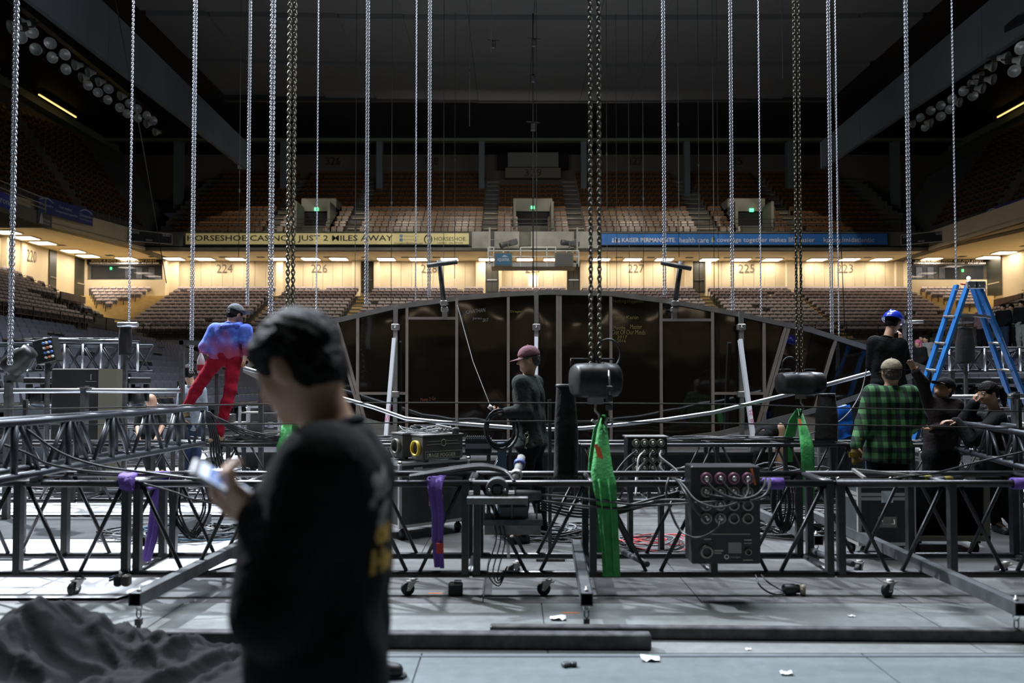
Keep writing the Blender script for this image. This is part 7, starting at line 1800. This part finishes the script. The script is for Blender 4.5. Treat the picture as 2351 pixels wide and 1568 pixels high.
for nm, px, Y in (('left', 36, 8.4),):
    g = thing('large_stage_light', 'large black hooded stage light at the left edge tilted down', 'stage light', P(px, 830, Y)); p, q = P(18, 850, Y), P(62, 812, Y)
    ax = (q - p).normalized(); MB().lathe(p, [(0, 0), (.10, .01), (.125, .05), (.125, .2), (.09, .28), (.09, .33), (0, .34)], ax, 18).build('housing', hblk, g)
    MB().tube([P(14, 862, Y), P(8, 830, Y), P(28, 806, Y), P(44, 800, Y)], .012, 6).build('yoke', steelb, g); MB().bb(P(8, 878, Y), P(34, 862, Y) + Vector((0, .15, 0))).build('base', steelb, g)
    MB().bar(P(20, 878, Y), (PX(20, Y), Y, .01), .06).build('stand', steelb, g)
g = thing('control_box', 'black control box with coloured plugs tilted on the left background truss', 'control box', P(112, 806, 9.6)); Rb = Matrix.Rotation(-.22, 3, 'Y')
cc = P(110, 806, 9.6); MB().bev(cc, (.25, .16, .31), .01, Rb).build('case', hblk, g)
cols = [(.05, .15, .5), (.5, .5, .5), (.05, .15, .5), (.55, .55, .55), (.5, .12, .03), (.55, .55, .5)]
for i in range(12):
    u, v = (i % 3 - 1) * .04 + .04, (i // 3 - 1.5) * .06; p = cc + Rb @ Vector((u + .02, -.085, -v)); MB().lathe(p, [(0, -.03), (.014, -.03), (.016, 0)], (0, 1, 0), 8).build('plug', mat('plug_col_%d' % (i % 6), cols[i % 6], .4), g)
MB().tube([cc + Vector((0, 0, -.1)), (cc.x, cc.y + .0, P(0, 852, 9.6).z - .1), (cc.x, cc.y, .0)], .03, 8).build('stand', steelb, g)
# horizontal silver pipes
def pipe(label, px0, px1, py, Y, r, supports):
    g = thing('silver_pipe', label, 'pipe', P((px0 + px1) / 2, py, Y)); a, b = P(px0, py, Y), P(px1, py, Y); b.z = a.z; MB().tube([a, b], r, 14).build('tube', alu, g)
    for s in supports:
        x = PX(s, Y); MB().bar((x, Y, .79), (x, Y, a.z + r + .03), .055, .09).build('support', steelb, g); MB().bb((x - .06, Y - .05, a.z + r), (x + .09, Y + .05, a.z + r + .012)).build('clamp_plate', alud, g)
pipe('long bright silver pipe across the left in front of the black cabinet', -60, 415, 897, 8.93, .029, (195, -30))
pipe('bright silver pipe behind the woman at the far right', 2150, 2440, 911, 8.93, .027, (2330,))
# black square frame
Yf = 9.66; g = thing('square_frame', 'black square tube frame left of the man in red trousers', 'frame', P(418, 960, Yf))
for a, b in (((418, 782), (418, 1020)), ((600, 800), (600, 1020))): MB().bar(P(*a, Yf), (P(*b, Yf).x, Yf, .0), .055).build('post', steelb, g)
MB().bar(P(412, 786, Yf), P(607, 797, Yf), .055).build('top_bar', steelb, g); MB().bar(P(418, 928, Yf), P(600, 928, Yf), .04).build('mid_bar', steelb, g)
# soda bottle on a ledge by the frame
Yb = 9.3; g = thing('drink_bottle', 'clear drink bottle with a dark red label beside the red trousers', 'bottle', P(461, 858, Yb)); p = P(461, 858, Yb)
MB().lathe(p, [(0, 0), (.042, .005), (.046, .03), (.044, .10), (.046, .16), (.03, .21), (.016, .24), (.016, .262), (0, .262)], n=14).build('bottle', mat('clear_plastic', (.55, .5, .5), .1, alpha=.55), g)
MB().lathe(p, [(.0475, .035), (.0475, .11)], n=14).build('label', mat('dark_red_label', (.28, .01, .03), .4), g); MB().lathe(p, [(0, .275), (.018, .275), (.018, .255)], n=10).build('cap', mat('dark_red_label', (.28, .01, .03)), g)
single(MB().bb((p.x - .12, Yb - .08, p.z - .025), (p.x + .25, Yb + .1, p.z - .002)).bar((p.x + .2, Yb, .79), (p.x + .2, Yb, p.z - .02), .04), 'bottle_ledge', steelb, 'small dark ledge carrying the drink bottle', 'shelf')
# blue step ladder
fib = mat('blue_fibreglass', (.022, .17, .50), .45, var=.25, vscale=8)
Yl = 9.6; g = thing('step_ladder', 'tall blue fibreglass A-frame step ladder at right', 'ladder', (PX(2228, Yl), Yl, 0))
rails = [((2196, 655, .35), (2196 - .335 * 600, 1255, .35)), ((2222, 655, -.05), (2222 - .345 * 600, 1255, -.05)), ((2232, 655, .35), (2232 + .335 * 600, 1255, .35)), ((2246, 655, -.05), (2246 + .41 * 600, 1255, -.05))]
RL = []
for (ax_, ay, ad), (bx_, by, bd) in rails:
    p = P(ax_, ay, Yl + ad); q = P(bx_, by, Yl + bd); t = (p.z - 0) / (p.z - q.z); q = p.lerp(q, t); RL.append((p, q))
    MB().bar(p, q, .085, .035, up=(1, 0, 0)).build('rail', fib, g)
    d = (q - p).normalized()
    MB().bar(q - d * .05, q, .095, .05, up=(1, 0, 0)).build('rubber_foot', rubber, g)
for i in range(7):
    t = (.145, .27, .395, .52, .645, .77, .9)[i]
    for (p, q), (p2, q2) in ((RL[0], RL[1]), (RL[2], RL[3])): MB().bar(p.lerp(q, t), p2.lerp(q2, t), .075, .02, up=(0, 0, 1)).build('step', alud, g)
for (p, q), (p2, q2) in ((RL[0], RL[2]), (RL[1], RL[3])):
    a, b = p.lerp(q, .148), p2.lerp(q2, .148); m_ = (a + b) / 2 + Vector((0, 0, .03)); MB().bar(a, m_, .03, .045, up=(0, 1, 0)).bar(m_, b, .03, .045, up=(0, 1, 0)).build('spreader', alu, g)
for k_, (p, q) in enumerate((RL[1], RL[3])):
    MB().bev(p + Vector((.03 * (1 if k_ == 0 else 0), -.03, .0)), (.13, .05, .095), .008).build('top_hinge', alu, g)
    for u in (-.035, .035): MB().lathe(p + Vector((u + .02, -.058, -.015)), [(0, -.006), (.008, -.006), (.008, 0)], (0, 1, 0), 8).build('rivet', chrome, g)
MB().bb(RL[0][0] + Vector((-.06, -.05, -.06)), RL[1][0] + Vector((.16, .3, -.02))).build('top_plate', mat('grey_cap_plate', (.25, .26, .27), .5), g)
bluelet = mat('dark_ladder_marking', (.01, .02, .12), .6)
def onrail(s, k_, t, ln, w_, m, back=.021):
    p, q = RL[k_]; d = (q - p).normalized(); o_ = p.lerp(q, t); side = d.cross(Vector((0, 1, 0))).normalized() * -1; 
    text(s, o_ + Vector((0, -back - .002, 0)) - side * w_ / 2, d, side if False else Vector((0, 1, 0)).cross(d) * -1, ln, w_, m, g)
onrail('SET', 1, .26, .20, .05, bluelet, .02); onrail('SET', 3, .33, .16, .05, bluelet, .02); onrail('ROOM', 3, .44, .24, .05, bluelet, .02); onrail('R', 1, .36, .05, .05, bluelet, .02)
p, q = RL[3]; d = (q - p).normalized(); a = p.lerp(q, .24); MB().bar(a - Vector((0, .024, 0)), a + d * .26 - Vector((0, .024, 0)), .06, .004, up=(1, 0, 0)).build('sticker', mat('white_sticker', (.55, .55, .55), .6, var=.5, vscale=60), g)
single(MB().ell(RL[1][0] + Vector((-.02, -.05, .085)), .022, nu=10, nv=8), 'indicator_lamp', mat('blue_glow', (.1, .2, 1), .3, emit=14, ecol=(.25, .35, 1)), 'tiny glowing blue lamp on top of the ladder', 'lamp')
single(MB().tube([RL[0][0] + Vector((.02, -.06, .01)), RL[0][0] + Vector((.09, -.06, .0)), RL[0][0] + Vector((.13, -.06, .03))], .012, 6), 'red_strap', mat('red_strap', (.5, .03, .03), .6), 'small red strap at the top left of the ladder', 'strap')
# draped stand with projector behind the ladder
bag('black draped stand seen through the blue ladder', 2196, 2236, 752, 835, 11.0, .7, True)
single(MB().bev(P(2212, 734, 11.0), (.21, .2, .11), .02), 'small_projector', steelb, 'small black box on the draped stand behind the ladder', 'box')
# motor unit on the near truss
Ym = 5.38; g = thing('motor_unit', 'grey motor and electronics unit clamped on the near truss left of the middle', 'machine', P(1155, 1230, Ym)); unit = mat('unit_grey', (.10, .105, .105), .5, metal=.4, var=.4, vscale=15); dirty = mat('dusty_plate', (.20, .20, .195), .7, var=.4, vscale=12)
a, b = P(1072, 1157, Ym), P(1212, 1142, Ym); MB().bb((a.x, Ym - .03, a.z), (b.x, Ym + .35, b.z)).build('top_shelf', dirty, g)
a, b = P(1112, 1228, Ym), P(1242, 1206, Ym); MB().bb((a.x, Ym, a.z), (b.x, Ym + .25, b.z)).build('lower_box', dirty, g); a, b = P(1110, 1206, Ym), P(1246, 1193, Ym); MB().bb((a.x, Ym - .01, a.z), (b.x, Ym + .25, b.z)).build('lower_lid', steelb, g)
for px in (1112, 1135, 1175, 1232): MB().bar(P(px, 1195, Ym + .03), P(px, 1157, Ym + .03), .012).build('strut', unit, g)
cc = P(1142, 1122, Ym + .12); MB().lathe(cc + Vector((-.0, -.05, 0)), [(.045, 0), (.078, 0), (.084, .012), (.084, .09), (.078, .1), (.045, .1), (.045, 0)], (0, 1, 0), 20).build('pulley', unit, g)
MB().bev(cc + Vector((0, .03, -.03)), (.075, .12, .12), .01).build('gearbox', steelb, g)
for s in (-1, 1):
    for z in (-.05, .0): MB().lathe(cc + Vector((s * .055, -.07, z)), [(0, 0), (.009, 0), (.009, .02)], (0, 1, 0), 6).build('bolt', chrome, g)
MB().lathe(P(1182, 1136, Ym + .1), [(0, 0), (.038, 0), (.04, .01), (.04, .18), (.034, .19), (0, .19)], (1, .1, 0), 16).build('motor', steelb, g)
MB().bb(P(1150, 1193, Ym + .05), P(1212, 1157, Ym + .2) + Vector((0, .02, 0))).build('gear_housing', unit, g)
MB().tube([P(1152, 1232, Ym), P(1166, 1250, Ym), P(1168, 1280, Ym)], .011, 7).build('white_connector', mat('white_plastic', (.6, .6, .6), .4), g)
for k_ in range(3): MB().tube(catmull([P(1120 + 8 * k_, 1160, Ym + .05), P(1140 + 10 * k_, 1230, Ym - .02), P(1120 + 12 * k_, 1310, Ym + .02), P(1145, 1345 - 6 * k_, Ym), P(1165, 1300, Ym + .05)], 6), .005, 5).build('lead', cablem, g)
g = thing('scaffold_tube', 'short dusty scaffold tube with clamp rising from the near truss', 'pipe', P(1190, 1110, 5.6)); a, b = P(1180, 1112, 5.5), P(1197, 1050, 5.75); MB().tube([a, b], .03, 14).build('tube', dirty, g)
for t in (.35, .75): MB().lathe(a.lerp(b, t) - (b - a).normalized() * .02, [(.033, 0), (.043, .005), (.043, .035), (.033, .04)], (b - a), 14).build('clamp', alud if t < .5 else mat('blue_tape', (.06, .09, .3), .5), g)
# ropes across the picture
for pts_, lab in (([(-20, 940), (300, 935), (700, 926), (1160, 925), (1650, 928), (1850, 934), (2000, 938), (2370, 945)], 'thin black rope line across the whole picture, upper one'), ([(-20, 975), (300, 974), (700, 973), (1230, 967), (1650, 972), (2000, 977), (2370, 984)], 'thin black rope line across the whole picture, lower one')):
    Yr = 6.55
    single(MB().tube(catmull([P(x, y, Yr) for x, y in pts_], 4), .0065, 6), 'rope_line', mat('black_rope', (.02, .018, .012), .8), lab, 'rope')
for px in (1262, 60, 2338):
    x = PX(px, 6.58); single(MB().bar((x, 6.58, 0), (x, 6.58, 1.36), .03).bb((x - .12, 6.46, 0), (x + .12, 6.7, .02)), 'rope_post', steelb, {1262: 'slim black post beside the middle chain bag', 60: 'slim black post holding the ropes at left', 2338: 'slim black post holding the ropes at right'}[px], 'post')
# ---- cables
TZ = .81
cable('pair of black cables drooping from the left slim truss to the near truss', [P(-10, 1015, 5.2), P(60, 1040, 5.25), P(110, 1065, 5.35), P(200, 1082, 5.5), P(300, 1088, 5.7), P(420, 1092, 5.8)], .010)
cable('second black cable running beside it on the near truss', [P(60, 985, 5.3), P(140, 1040, 5.4), P(230, 1070, 5.5), P(330, 1084, 5.6), P(450, 1100, 5.5), P(560, 1112, 5.46)], .010)
cable('thin black cable sagging below the left near truss', [P(330, 1110, 5.4), P(400, 1130, 5.4), P(440, 1145, 5.42), P(520, 1160, 5.45), P(580, 1150, 5.5)], .007)
for i in range(5):
    cable('black cable looped over the second truss by the red trousers, %s strand' % ordn(i), [P(380, 948 - i * 2, 8.4), P(430, 938 - i * 2, 8.6), P(462 + i * 3, 945, 8.8), P(480 + i * 4, 985, 8.82), P(484 + i * 7, 1040 + i * 5, 8.84), P(490 + i * 8, 1075, 8.86)], .012, group='cables over the second truss')
for i in range(4):
    cable('black cable running along the second truss top behind the foreground man, %s strand' % ordn(i), [P(468 + i * 4, 945, 8.8), P(520, 968 + i * 4, 8.85), P(580, 992 + i * 5, 8.85), P(680, 1006 + i * 3, 8.9), P(800, 1010 + i * 2, 8.9)], .011, group='cables along the second truss')
# bundle on the near truss top around the motor unit
for i in range(7):
    dz = rn.uniform(0, .05); dy = rn.uniform(-.1, .1)
    cable('black cable lying over the near truss left of the motor unit, %s of the bundle' % ordn(i), [P(940, 1098 - i, 5.5 + dy), P(1010, 1090 - i * 2, 5.6 + dy), P(1060, 1082 - i * 2, 5.7 + dy) , P(1110, 1078 - i * 2, 5.7 + dy), P(1160, 1086 - i, 5.7 + dy), P(1180, 1105, 5.5 + dy)], rn.uniform(.007, .010), group='cable bundle on the near truss')
# cables around the power box
def bx(*p): return [P(x, y, Y) for x, y, Y in p]
pcab = [bx((1621, 1105, 5.2), (1648, 1130, 5.15), (1690, 1145, 5.12), (1730, 1140, 5.12), (1752, 1120, 5.2), (1758, 1098, 5.45)),
        bx((1653, 1100, 5.2), (1680, 1130, 5.15), (1700, 1140, 5.13), (1738, 1146, 5.12), (1762, 1128, 5.2), (1766, 1100, 5.46)),
        bx((1716, 1105, 5.2), (1718, 1130, 5.15), (1700, 1150, 5.12), (1650, 1165, 5.1), (1600, 1150, 5.15), (1570, 1115, 5.3), (1550, 1098, 5.45)),
        bx((1621, 1135, 5.2), (1660, 1142, 5.15), (1700, 1150, 5.12), (1740, 1145, 5.12), (1765, 1125, 5.25), (1768, 1100, 5.46)),
        bx((1621, 1195, 5.2), (1600, 1175, 5.15), (1575, 1135, 5.2), (1560, 1110, 5.35), (1548, 1098, 5.46)),
        bx((1653, 1195, 5.2), (1645, 1215, 5.15), (1600, 1235, 5.15), (1560, 1215, 5.3), (1535, 1160, 5.4), (1530, 1120, 5.42), (1535, 1097, 5.48)),
        bx((1621, 1165, 5.2), (1580, 1150, 5.2), (1520, 1148, 5.3), (1460, 1158, 5.4), (1380, 1150, 5.42), (1300, 1140, 5.45), (1210, 1133, 5.5)),
        bx((1684, 1135, 5.2), (1650, 1150, 5.15), (1590, 1155, 5.2), (1500, 1160, 5.35), (1420, 1168, 5.42), (1330, 1160, 5.42), (1240, 1150, 5.5))]
for i, p in enumerate(pcab): cable('grey-black cable plugged into the near power box, %s of eight' % ordn(i), p, .0085, mat('satin_cable', (.05, .05, .05), .35), 'power box cables')
for i in range(8):
    j = i % 4; k_ = i // 4; px, py = 1460 + 19 * j, (1036, 1062)[k_]
    cable('pale ended cable plugged into the second power box, %s of eight' % ordn(i), bx((px, py, 6.7), (px - 18 + 6 * j, py + 14, 6.65), (px - 40 + 24 * j, py + 40, 6.6), (px - 60 + 40 * j, py + 75, 6.5)), .009, whitec if i % 2 else cablem, 'second power box cables')
for i in range(4): cable('dark cable slung from the near green sling to the power boxes, %s strand' % ordn(i), bx((1240, 1150 + i * 6, 5.9), (1320, 1165 + i * 7, 5.9), (1400, 1168 + i * 5, 5.85), (1480, 1150 + i * 4, 5.7), (1560, 1128 + i * 4, 5.6)), .009, group='cables slung under the near truss')
# hanging coil under left near truss
g = thing('hanging_coil', 'black cable coil hanging under the left near truss beside the phone hand', 'cable', P(440, 1180, 6.0))
for i in range(7):
    w_ = rn.uniform(.11, .16); cx_ = P(440 + rn.uniform(-8, 8), 1110, 6.08); MB().tube(catmull([cx_ + Vector((-w_, rn.uniform(-.05, .05), 0)), cx_ + Vector((-w_ * .95, 0, -.22)), cx_ + Vector((0, .0, -.38 - rn.uniform(0, .07))), cx_ + Vector((w_ * .95, 0, -.22)), cx_ + Vector((w_ * .8, rn.uniform(-.05, .05), 0))], 6), .008, 6).build('loop', cablem, g)
g = thing('hanging_coil', 'black cable bunch hanging under the near truss right of the power box', 'cable', P(1800, 1180, 6.2))
for i in range(9):
    w_ = rn.uniform(.03, .08); cx_ = P(1798 + rn.uniform(-10, 10), 1112, 6.1); MB().tube(catmull([cx_ + Vector((-w_, 0, 0)), cx_ + Vector((-w_, .02, -.2)), cx_ + Vector((0, .0, -.34 - rn.uniform(0, .05))), cx_ + Vector((w_, 0, -.2)), cx_ + Vector((w_ * .8, 0, 0))], 6), .007, 5).build('loop', cablem, g)
# piles on the floor
mixed = [cablem, bluec, cablem, greyc, cablem]
spaghetti('wide coil pile of black and teal cables on the white floor at left', PX(420, 7.5), 7.55, .012, .72, .38, .05, 26, .010, seed=31, mats2=mixed)
spaghetti('dark cable pile on the floor behind the near green sling', PX(1270, 7.4), 7.55, .005, .55, .35, .08, 24, .010, seed=32, mats2=[cablem, cablem, greyc])
spaghetti('loose cables and red ties on the floor between the power boxes', PX(1500, 6.9), 7.1, .005, .40, .45, .04, 9, .006, seed=33, mats2=[cablem, redc, greyc])
spaghetti('big tangle of pale and black cables on the floor behind the power box', PX(1870, 7.5), 7.75, .005, .75, .45, .16, 42, .010, seed=34, mats2=[cablem, greyc, cablem, whitec, cablem])
spaghetti('cable tangle on the second truss in front of the dark wall, left part', PX(700, 9.1), 9.15, TZ, 1.3, .12, .06, 10, .010, seed=35)
spaghetti('cable tangle on the second truss in front of the dark wall, right part', PX(1650, 9.1), 9.15, TZ, .9, .14, .05, 9, .010, seed=36)
spaghetti('cables heaped on the floor among the cases in the left background', PX(250, 10.5), 10.4, .01, 2.0, .6, .15, 26, .013, seed=37, mats2=[cablem, greyc, whitec])
spaghetti('cables heaped on the floor behind the second truss near the foreground man', PX(560, 9.9), 9.95, .01, .9, .3, .35, 22, .012, seed=38, mats2=[cablem, greyc])
spaghetti('cables heaped behind the second truss under the dark wall', PX(1700, 9.9), 9.75, .01, 1.2, .2, .45, 26, .010, seed=39, mats2=[cablem, greyc, whitec])
spaghetti('cable bundle resting on the far left background truss', PX(200, 11.3), 11.35, P(0, 788, 11.2).z + .03, .9, .15, .05, 8, .010, seed=40)
# power strip / long black blocks behind fog machines
x0, x1 = PX(1068, 7.9), PX(1128, 7.9); g = thing('amp_box', 'black finned box with a grey face right of the fog machines', 'box', ((x0 + x1) / 2, 7.9, 0)); za, zb_ = P(0, 1030, 7.9).z, P(0, 1008, 7.9).z
MB().bb((x0, 7.9, za - .05), (x1, 8.15, zb_)).build('body', hblk, g); MB().bb((x0 + .005, 7.89, za), (x1 - .01, 7.9, za + .05)).build('face_plate', mat('slate_plate', (.13, .14, .16), .5), g)
f = MB(); 
for i in range(12): f.bb((x0 + .01 + i * .021, 7.9, zb_), (x0 + .018 + i * .021, 8.15, zb_ + .02))
f.build('fin_row', hblk, g); 
for x in (x0 + .03, x1 - .03): MB().bar((x, 8.0, 0), (x, 8.0, za - .05), .04).build('leg', steelb, g)
single(MB().bb((PX(1141, 7.9), 8.2, 0), (PX(1162, 7.9), 8.3, P(0, 1022, 7.9).z)), 'blue_post', mat('slate_blue_post', (.03, .07, .12), .5), 'slate blue upright block behind the jacket man', 'post')
# blue tarp on the case by the plaid shirt man
g = SDF(.012, .03); a = P(1899, 930, 9.9); 
tp = MB(); x0, x1 = PX(1897, 9.9), PX(1942, 9.9); z0, z1 = P(0, 1003, 9.9).z, P(0, 932, 9.9).z; n = 10; vs = []
for s_ in (0, .05):
    for j in range(n + 1):
        for i in range(n + 1):
            u, v = i / n, j / n; vs.append((x0 + (x1 - x0) * u + .012 * sin(v * 9 + u * 3), 9.75 + s_ * (2 if v > .9 else 1) + .02 * sin(u * 8 + v * 5) + .015 * sin(v * 14), z0 + (z1 - z0) * v - .02 * sin(u * 5)))
m1 = (n + 1) ** 2; fs = [(j * (n + 1) + i, j * (n + 1) + i + 1, (j + 1) * (n + 1) + i + 1, (j + 1) * (n + 1) + i) for j in range(n) for i in range(n)]; fs += [tuple(m1 + q for q in f[::-1]) for f in fs]
single(tp.add(vs, fs, 0, True), 'blue_tarp', mat('bright_blue_tarp', (.01, .14, .62), .4), 'bright blue tarp hung left of the plaid shirt man', 'tarp')
single(MB().bb((x0 + .03, 9.86, 0), (x1 + .2, 10.0 - .02, z1 - .03)), 'tarp_stand', blackcase, 'narrow black board holding the blue tarp', 'board')
# connectors and litter on the near floor
def plug_pair(label, px, py, s=1.0, rz=0):
    c = PZ(px, py, 0); g = thing('cable_connector', label, 'connector', c, rz); I = Matrix.Identity(4); fix = lambda o: setattr(o, 'matrix_parent_inverse', I)
    fix(MB().lathe((-.06 * s, 0, .034 * s), [(0, 0), (.028 * s, 0), (.032 * s, .01), (.032 * s, .07 * s), (.026 * s, .08 * s), (.026 * s, .10 * s), (0, .10 * s)], (1, .2, 0), 14).build('barrel', steelb, g)); fix(MB().lathe((.045 * s, .008, .034 * s), [(.0, 0), (.033 * s, 0), (.034 * s, .03 * s), (0, .03 * s)], (.9, -.4, 0), 16).build('pale_cap', mat('bone_cap', (.42, .38, .28), .5), g))
    return c
c1 = plug_pair('black cable connector with a bone coloured cap on the floor below the power box', 1822, 1366, 1.15)
cable('thin cable drooping from the near truss to the bone capped connector', [P(1735, 1320, 5.45), P(1745, 1345, 5.35), PZ(1770, 1362, .02), PZ(1798, 1364, .03)], .006)
cable('second thin cable to the bone capped connector on the floor', [P(1748, 1320, 5.45), P(1765, 1338, 5.35), PZ(1785, 1350, .02), PZ(1800, 1358, .03)], .006)
c = PZ(1046, 1366, 0); single(MB().bev((c.x, c.y, .045), (.10, .08, .085), .01).bb((c.x - .01, c.y - .03, .088), (c.x + .04, c.y + .03, .1)), 'black_block', rubber, 'small black block on the floor under the near truss, left of the middle', 'block')
g = thing('wheel_clamp', 'black toggle clamp hanging under the left near truss above the outrigger', 'clamp', P(280, 1340, 5.4))
for px, m in ((272, rubber), (291, mat('olive_block', (.08, .075, .06), .6))): c = P(px, 1332, 5.4); MB().bev(c, (.05, .06, .08), .01).build('block', m, g)
for k_ in range(2): MB().tube([P(265, 1328 - k_ * 6, 5.4), P(250, 1333 - k_ * 6, 5.38)], .008, 6).build('pin', mat('blue_pin', (.02, .05, .12), .4), g)
MB().bar(P(280, 1322, 5.45), P(280, 1312, 5.5), .04).build('neck', steelb, g)
paper = mat('white_paper_scrap', (.7, .7, .68), .7)
for i, (px, py, lab, s) in enumerate(((1281, 1420, 'small white scrap on the floor left of the middle outrigger', .05), (1493, 1513, 'crumpled clear wrapper on the near floor right of the middle', .05), (1805, 1546, 'crumpled clear wrapper near the bottom edge at right', .03), (1955, 1414, 'tiny pale scrap on the floor at right', .02), (1718, 1490, 'tiny pinkish scrap on the floor near the bottom', .015))):
    c = PZ(px, py, .004); vs = []; r2 = random.Random(i)
    for j in range(5):
        for k_ in range(4): vs.append((c.x + (j - 2) * s * .5 + r2.uniform(-.3, .3) * s * .3, c.y + (k_ - 1.5) * s * .5, .003 + r2.random() * s * .35))
    single(MB().add(vs, [(k_ + j * 4, k_ + 1 + j * 4, k_ + 5 + j * 4, k_ + 4 + j * 4) for j in range(4) for k_ in range(3)]), 'scrap', paper, lab, 'litter')
g = thing('crushed_can', 'small crushed dark object on the near floor left of the clear wrapper', 'litter', PZ(1307, 1530, 0)); c = PZ(1307, 1530, 0)
MB().bev((c.x - .015, c.y, .012), (.05, .04, .022), .005, Matrix.Rotation(.4, 3, 'Z')).build('body', steelg, g); MB().bev((c.x + .025, c.y, .014), (.03, .03, .024), .005).build('end', steelb, g)
# orange scuffs on floor
for i, (px, py, w_) in enumerate(((1310, 1407, .12), (1000, 1362, .10))):
    c = PZ(px, py, .001); single(MB().bb((c.x - w_ / 2, c.y - .006, 0.0005), (c.x + w_ / 2, c.y + .006, .002)), 'tape_scrap', mat('orange_tape', (.8, .2, .03)), ('thin orange tape scrap on the floor by the middle outrigger', 'thin orange tape scrap on the floor by the black caster')[i], 'tape')
# yellow marked tapes on truss tubes
yel = mat('yellow_black_tape', (.45, .36, .04), .6, var=.9, vscale=70)
for px, py, Y, lab in ((39, 1090, 5.75, 'yellow and black marking tape on a tube at the far left of the near truss'), (93, 1089, 5.75, 'second yellow and black marking tape at left on the near truss'), (2140, 1100, 5.75, 'yellow and black marking tape at right on the near truss'), (2188, 1102, 5.75, 'second yellow and black marking tape at right on the near truss')):
    c = P(px, py, Y); g = thing('truss_tube', lab.replace('marking tape', 'taped tube'), 'pipe', c); MB().tube([(c.x - .16, Y, c.z), (c.x + .12, Y + .1, c.z)], .022, 10).build('tube', trg, g)
    MB().tube([(c.x - .05, Y + .038, c.z), (c.x + .02, Y + .064, c.z)], .024, 10).build('tape_band', yel, g)
# black cloth heap in the lower left foreground
heapm = mat('black_drape_cloth', (.012, .0125, .014), .85, bump=.4, bscale=9, spec=.12)
prof = [(-3.6, .12), (-3.2, .16), (-2.9, .18), (-2.62, .22), (-2.45, .345), (-2.26, .445), (-2.15, .365), (-2.02, .30), (-1.88, .21), (-1.62, .18), (-1.46, .13), (-1.28, .15), (-1.06, .10), (-.86, .06), (-.74, .0)]
nx, ny = 190, 120; xa, xb, ya, yb = -3.6, -.74, 2.3, 4.30; vs = []
for j in range(ny + 1):
    for i in range(nx + 1):
        x = xa + (xb - xa) * i / nx; y = ya + (yb - ya) * j / ny
        for (p0, h0), (p1, h1) in zip(prof, prof[1:]):
            if p0 <= x <= p1 + 1e-6: h = h0 + (h1 - h0) * (x - p0) / (p1 - p0); break
        t = (y - ya) / (yb - ya); e = min(1, t * 3.0) * (1 if t < .80 else max(0, (1 - t) / .20)) ** .6
        e *= .72 + .28 * min(1, max(0, (t - .3) / .5))
        q = Vector((x * 1.5, y * 1.5, 0)); w_ = noise.noise(q * .9) * .9; w2 = noise.noise(q * 1.7 + Vector((5, 2, 0)))
        rd = 1 - abs(noise.noise(Vector((x * 2.6 + w_ * 2.5, y * 1.3 + w_ * 2, 3)))) * 2.0; rd2 = 1 - abs(noise.noise(Vector((x * 3.4 - w2 * 2, y * 5 + w2 * 3, 8)))) * 2.2; rd3 = 1 - abs(noise.noise(Vector((x * 11 + w2 * 6, y * 6 - w_ * 5, 1)))) * 2
        z = h * e * (.74 + .34 * rd) + e * (.045 * rd2 + .016 * rd3)
        vs.append((x + .03 * w2, y + .03 * w_, max(.004, z)))
fs = [(j * (nx + 1) + i, j * (nx + 1) + i + 1, (j + 1) * (nx + 1) + i + 1, (j + 1) * (nx + 1) + i) for j in range(ny) for i in range(nx)]
single(MB().add(vs, fs, 0, True), 'cloth_heap', heapm, 'big crumpled heap of black drape cloth on the floor in the lower left corner', 'cloth')
# black shoe on the floor right of the foreground man
S = SDF(.006, .025); b = PZ(935, 1560, 0); y_ = b.y + .03; x_ = b.x
S.cone((x_ - .06, y_, .035), (x_ - .16, y_, .045), .036, .04); S.cone((x_ - .14, y_, .05), (x_ - .26, y_ + .01, .065), .038, .036); S.cone((x_ - .24, y_ + .01, .04), (x_ - .30, y_ + .01, .045), .036, .032); S.cone((x_ - .20, y_, .07), (x_ - .27, y_ + .01, .10), .026, .03); S.plane((0, 0, .004), (0, 0, -1))
g = thing('black_shoe', 'black shoe lying on the floor right of the foreground man', 'shoe', (x_ - .15, y_, 0)); place(S.mesh('upper', shoem), 'upper', g); MB().prism([(x_ - .31, y_ - .03, .001), (x_ - .02, y_ - .035, .001), (x_ - .005, y_, .001), (x_ - .02, y_ + .035, .001), (x_ - .31, y_ + .035, .001)], (0, 0, .014)).build('sole', rubber, g)
MB().tube([(x_ - .17, y_ - .02, .095), (x_ - .16, y_ - .0, .10), (x_ - .15, y_ + .02, .094)], .004, 5).tube([(x_ - .20, y_ - .02, .103), (x_ - .19, y_ - .0, .108), (x_ - .18, y_ + .02, .103)], .004, 5).build('laces', mat('pale_lace', (.3, .28, .25), .6), g)
# black tall post at left edge in front of truss, and thin rigging wire by the mirror
single(MB().tube([P(1050, 700, 10.6), P(1086, 830, 10.2), P(1127, 935, 7.1)], .006, 5), 'tag_line', mat('thin_wire', (.12, .12, .10)), 'slanting thin line from the left clamped pipe to the cable coil man', 'line')
single(MB().tube(catmull([P(1993, 830, 9.4), P(1975, 905, 9.3), P(1930, 965, 9.1), P(1850, 1000, 9.0)], 6), .008, 5), 'cable', greyc, 'grey cable drooping from the blue helmet man to the right sling', 'cable')
single(MB().tube(catmull([P(2360, 1035, 5.9), P(2240, 1062, 5.9), P(2150, 1085, 5.8), P(2050, 1098, 5.7)], 6), .008, 5), 'cable', cablem, 'black cable slanting over the right near truss', 'cable')
single(MB().bar(P(1958, 1078, 6.0), P(2108, 1094, 5.9), .03, .02).bar(P(1958, 1078, 6.0), P(1985, 1097, 5.7), .02), 'folding_arm', alud, 'flat pale folding arm lying on the near truss below the plaid shirt man', 'bar')
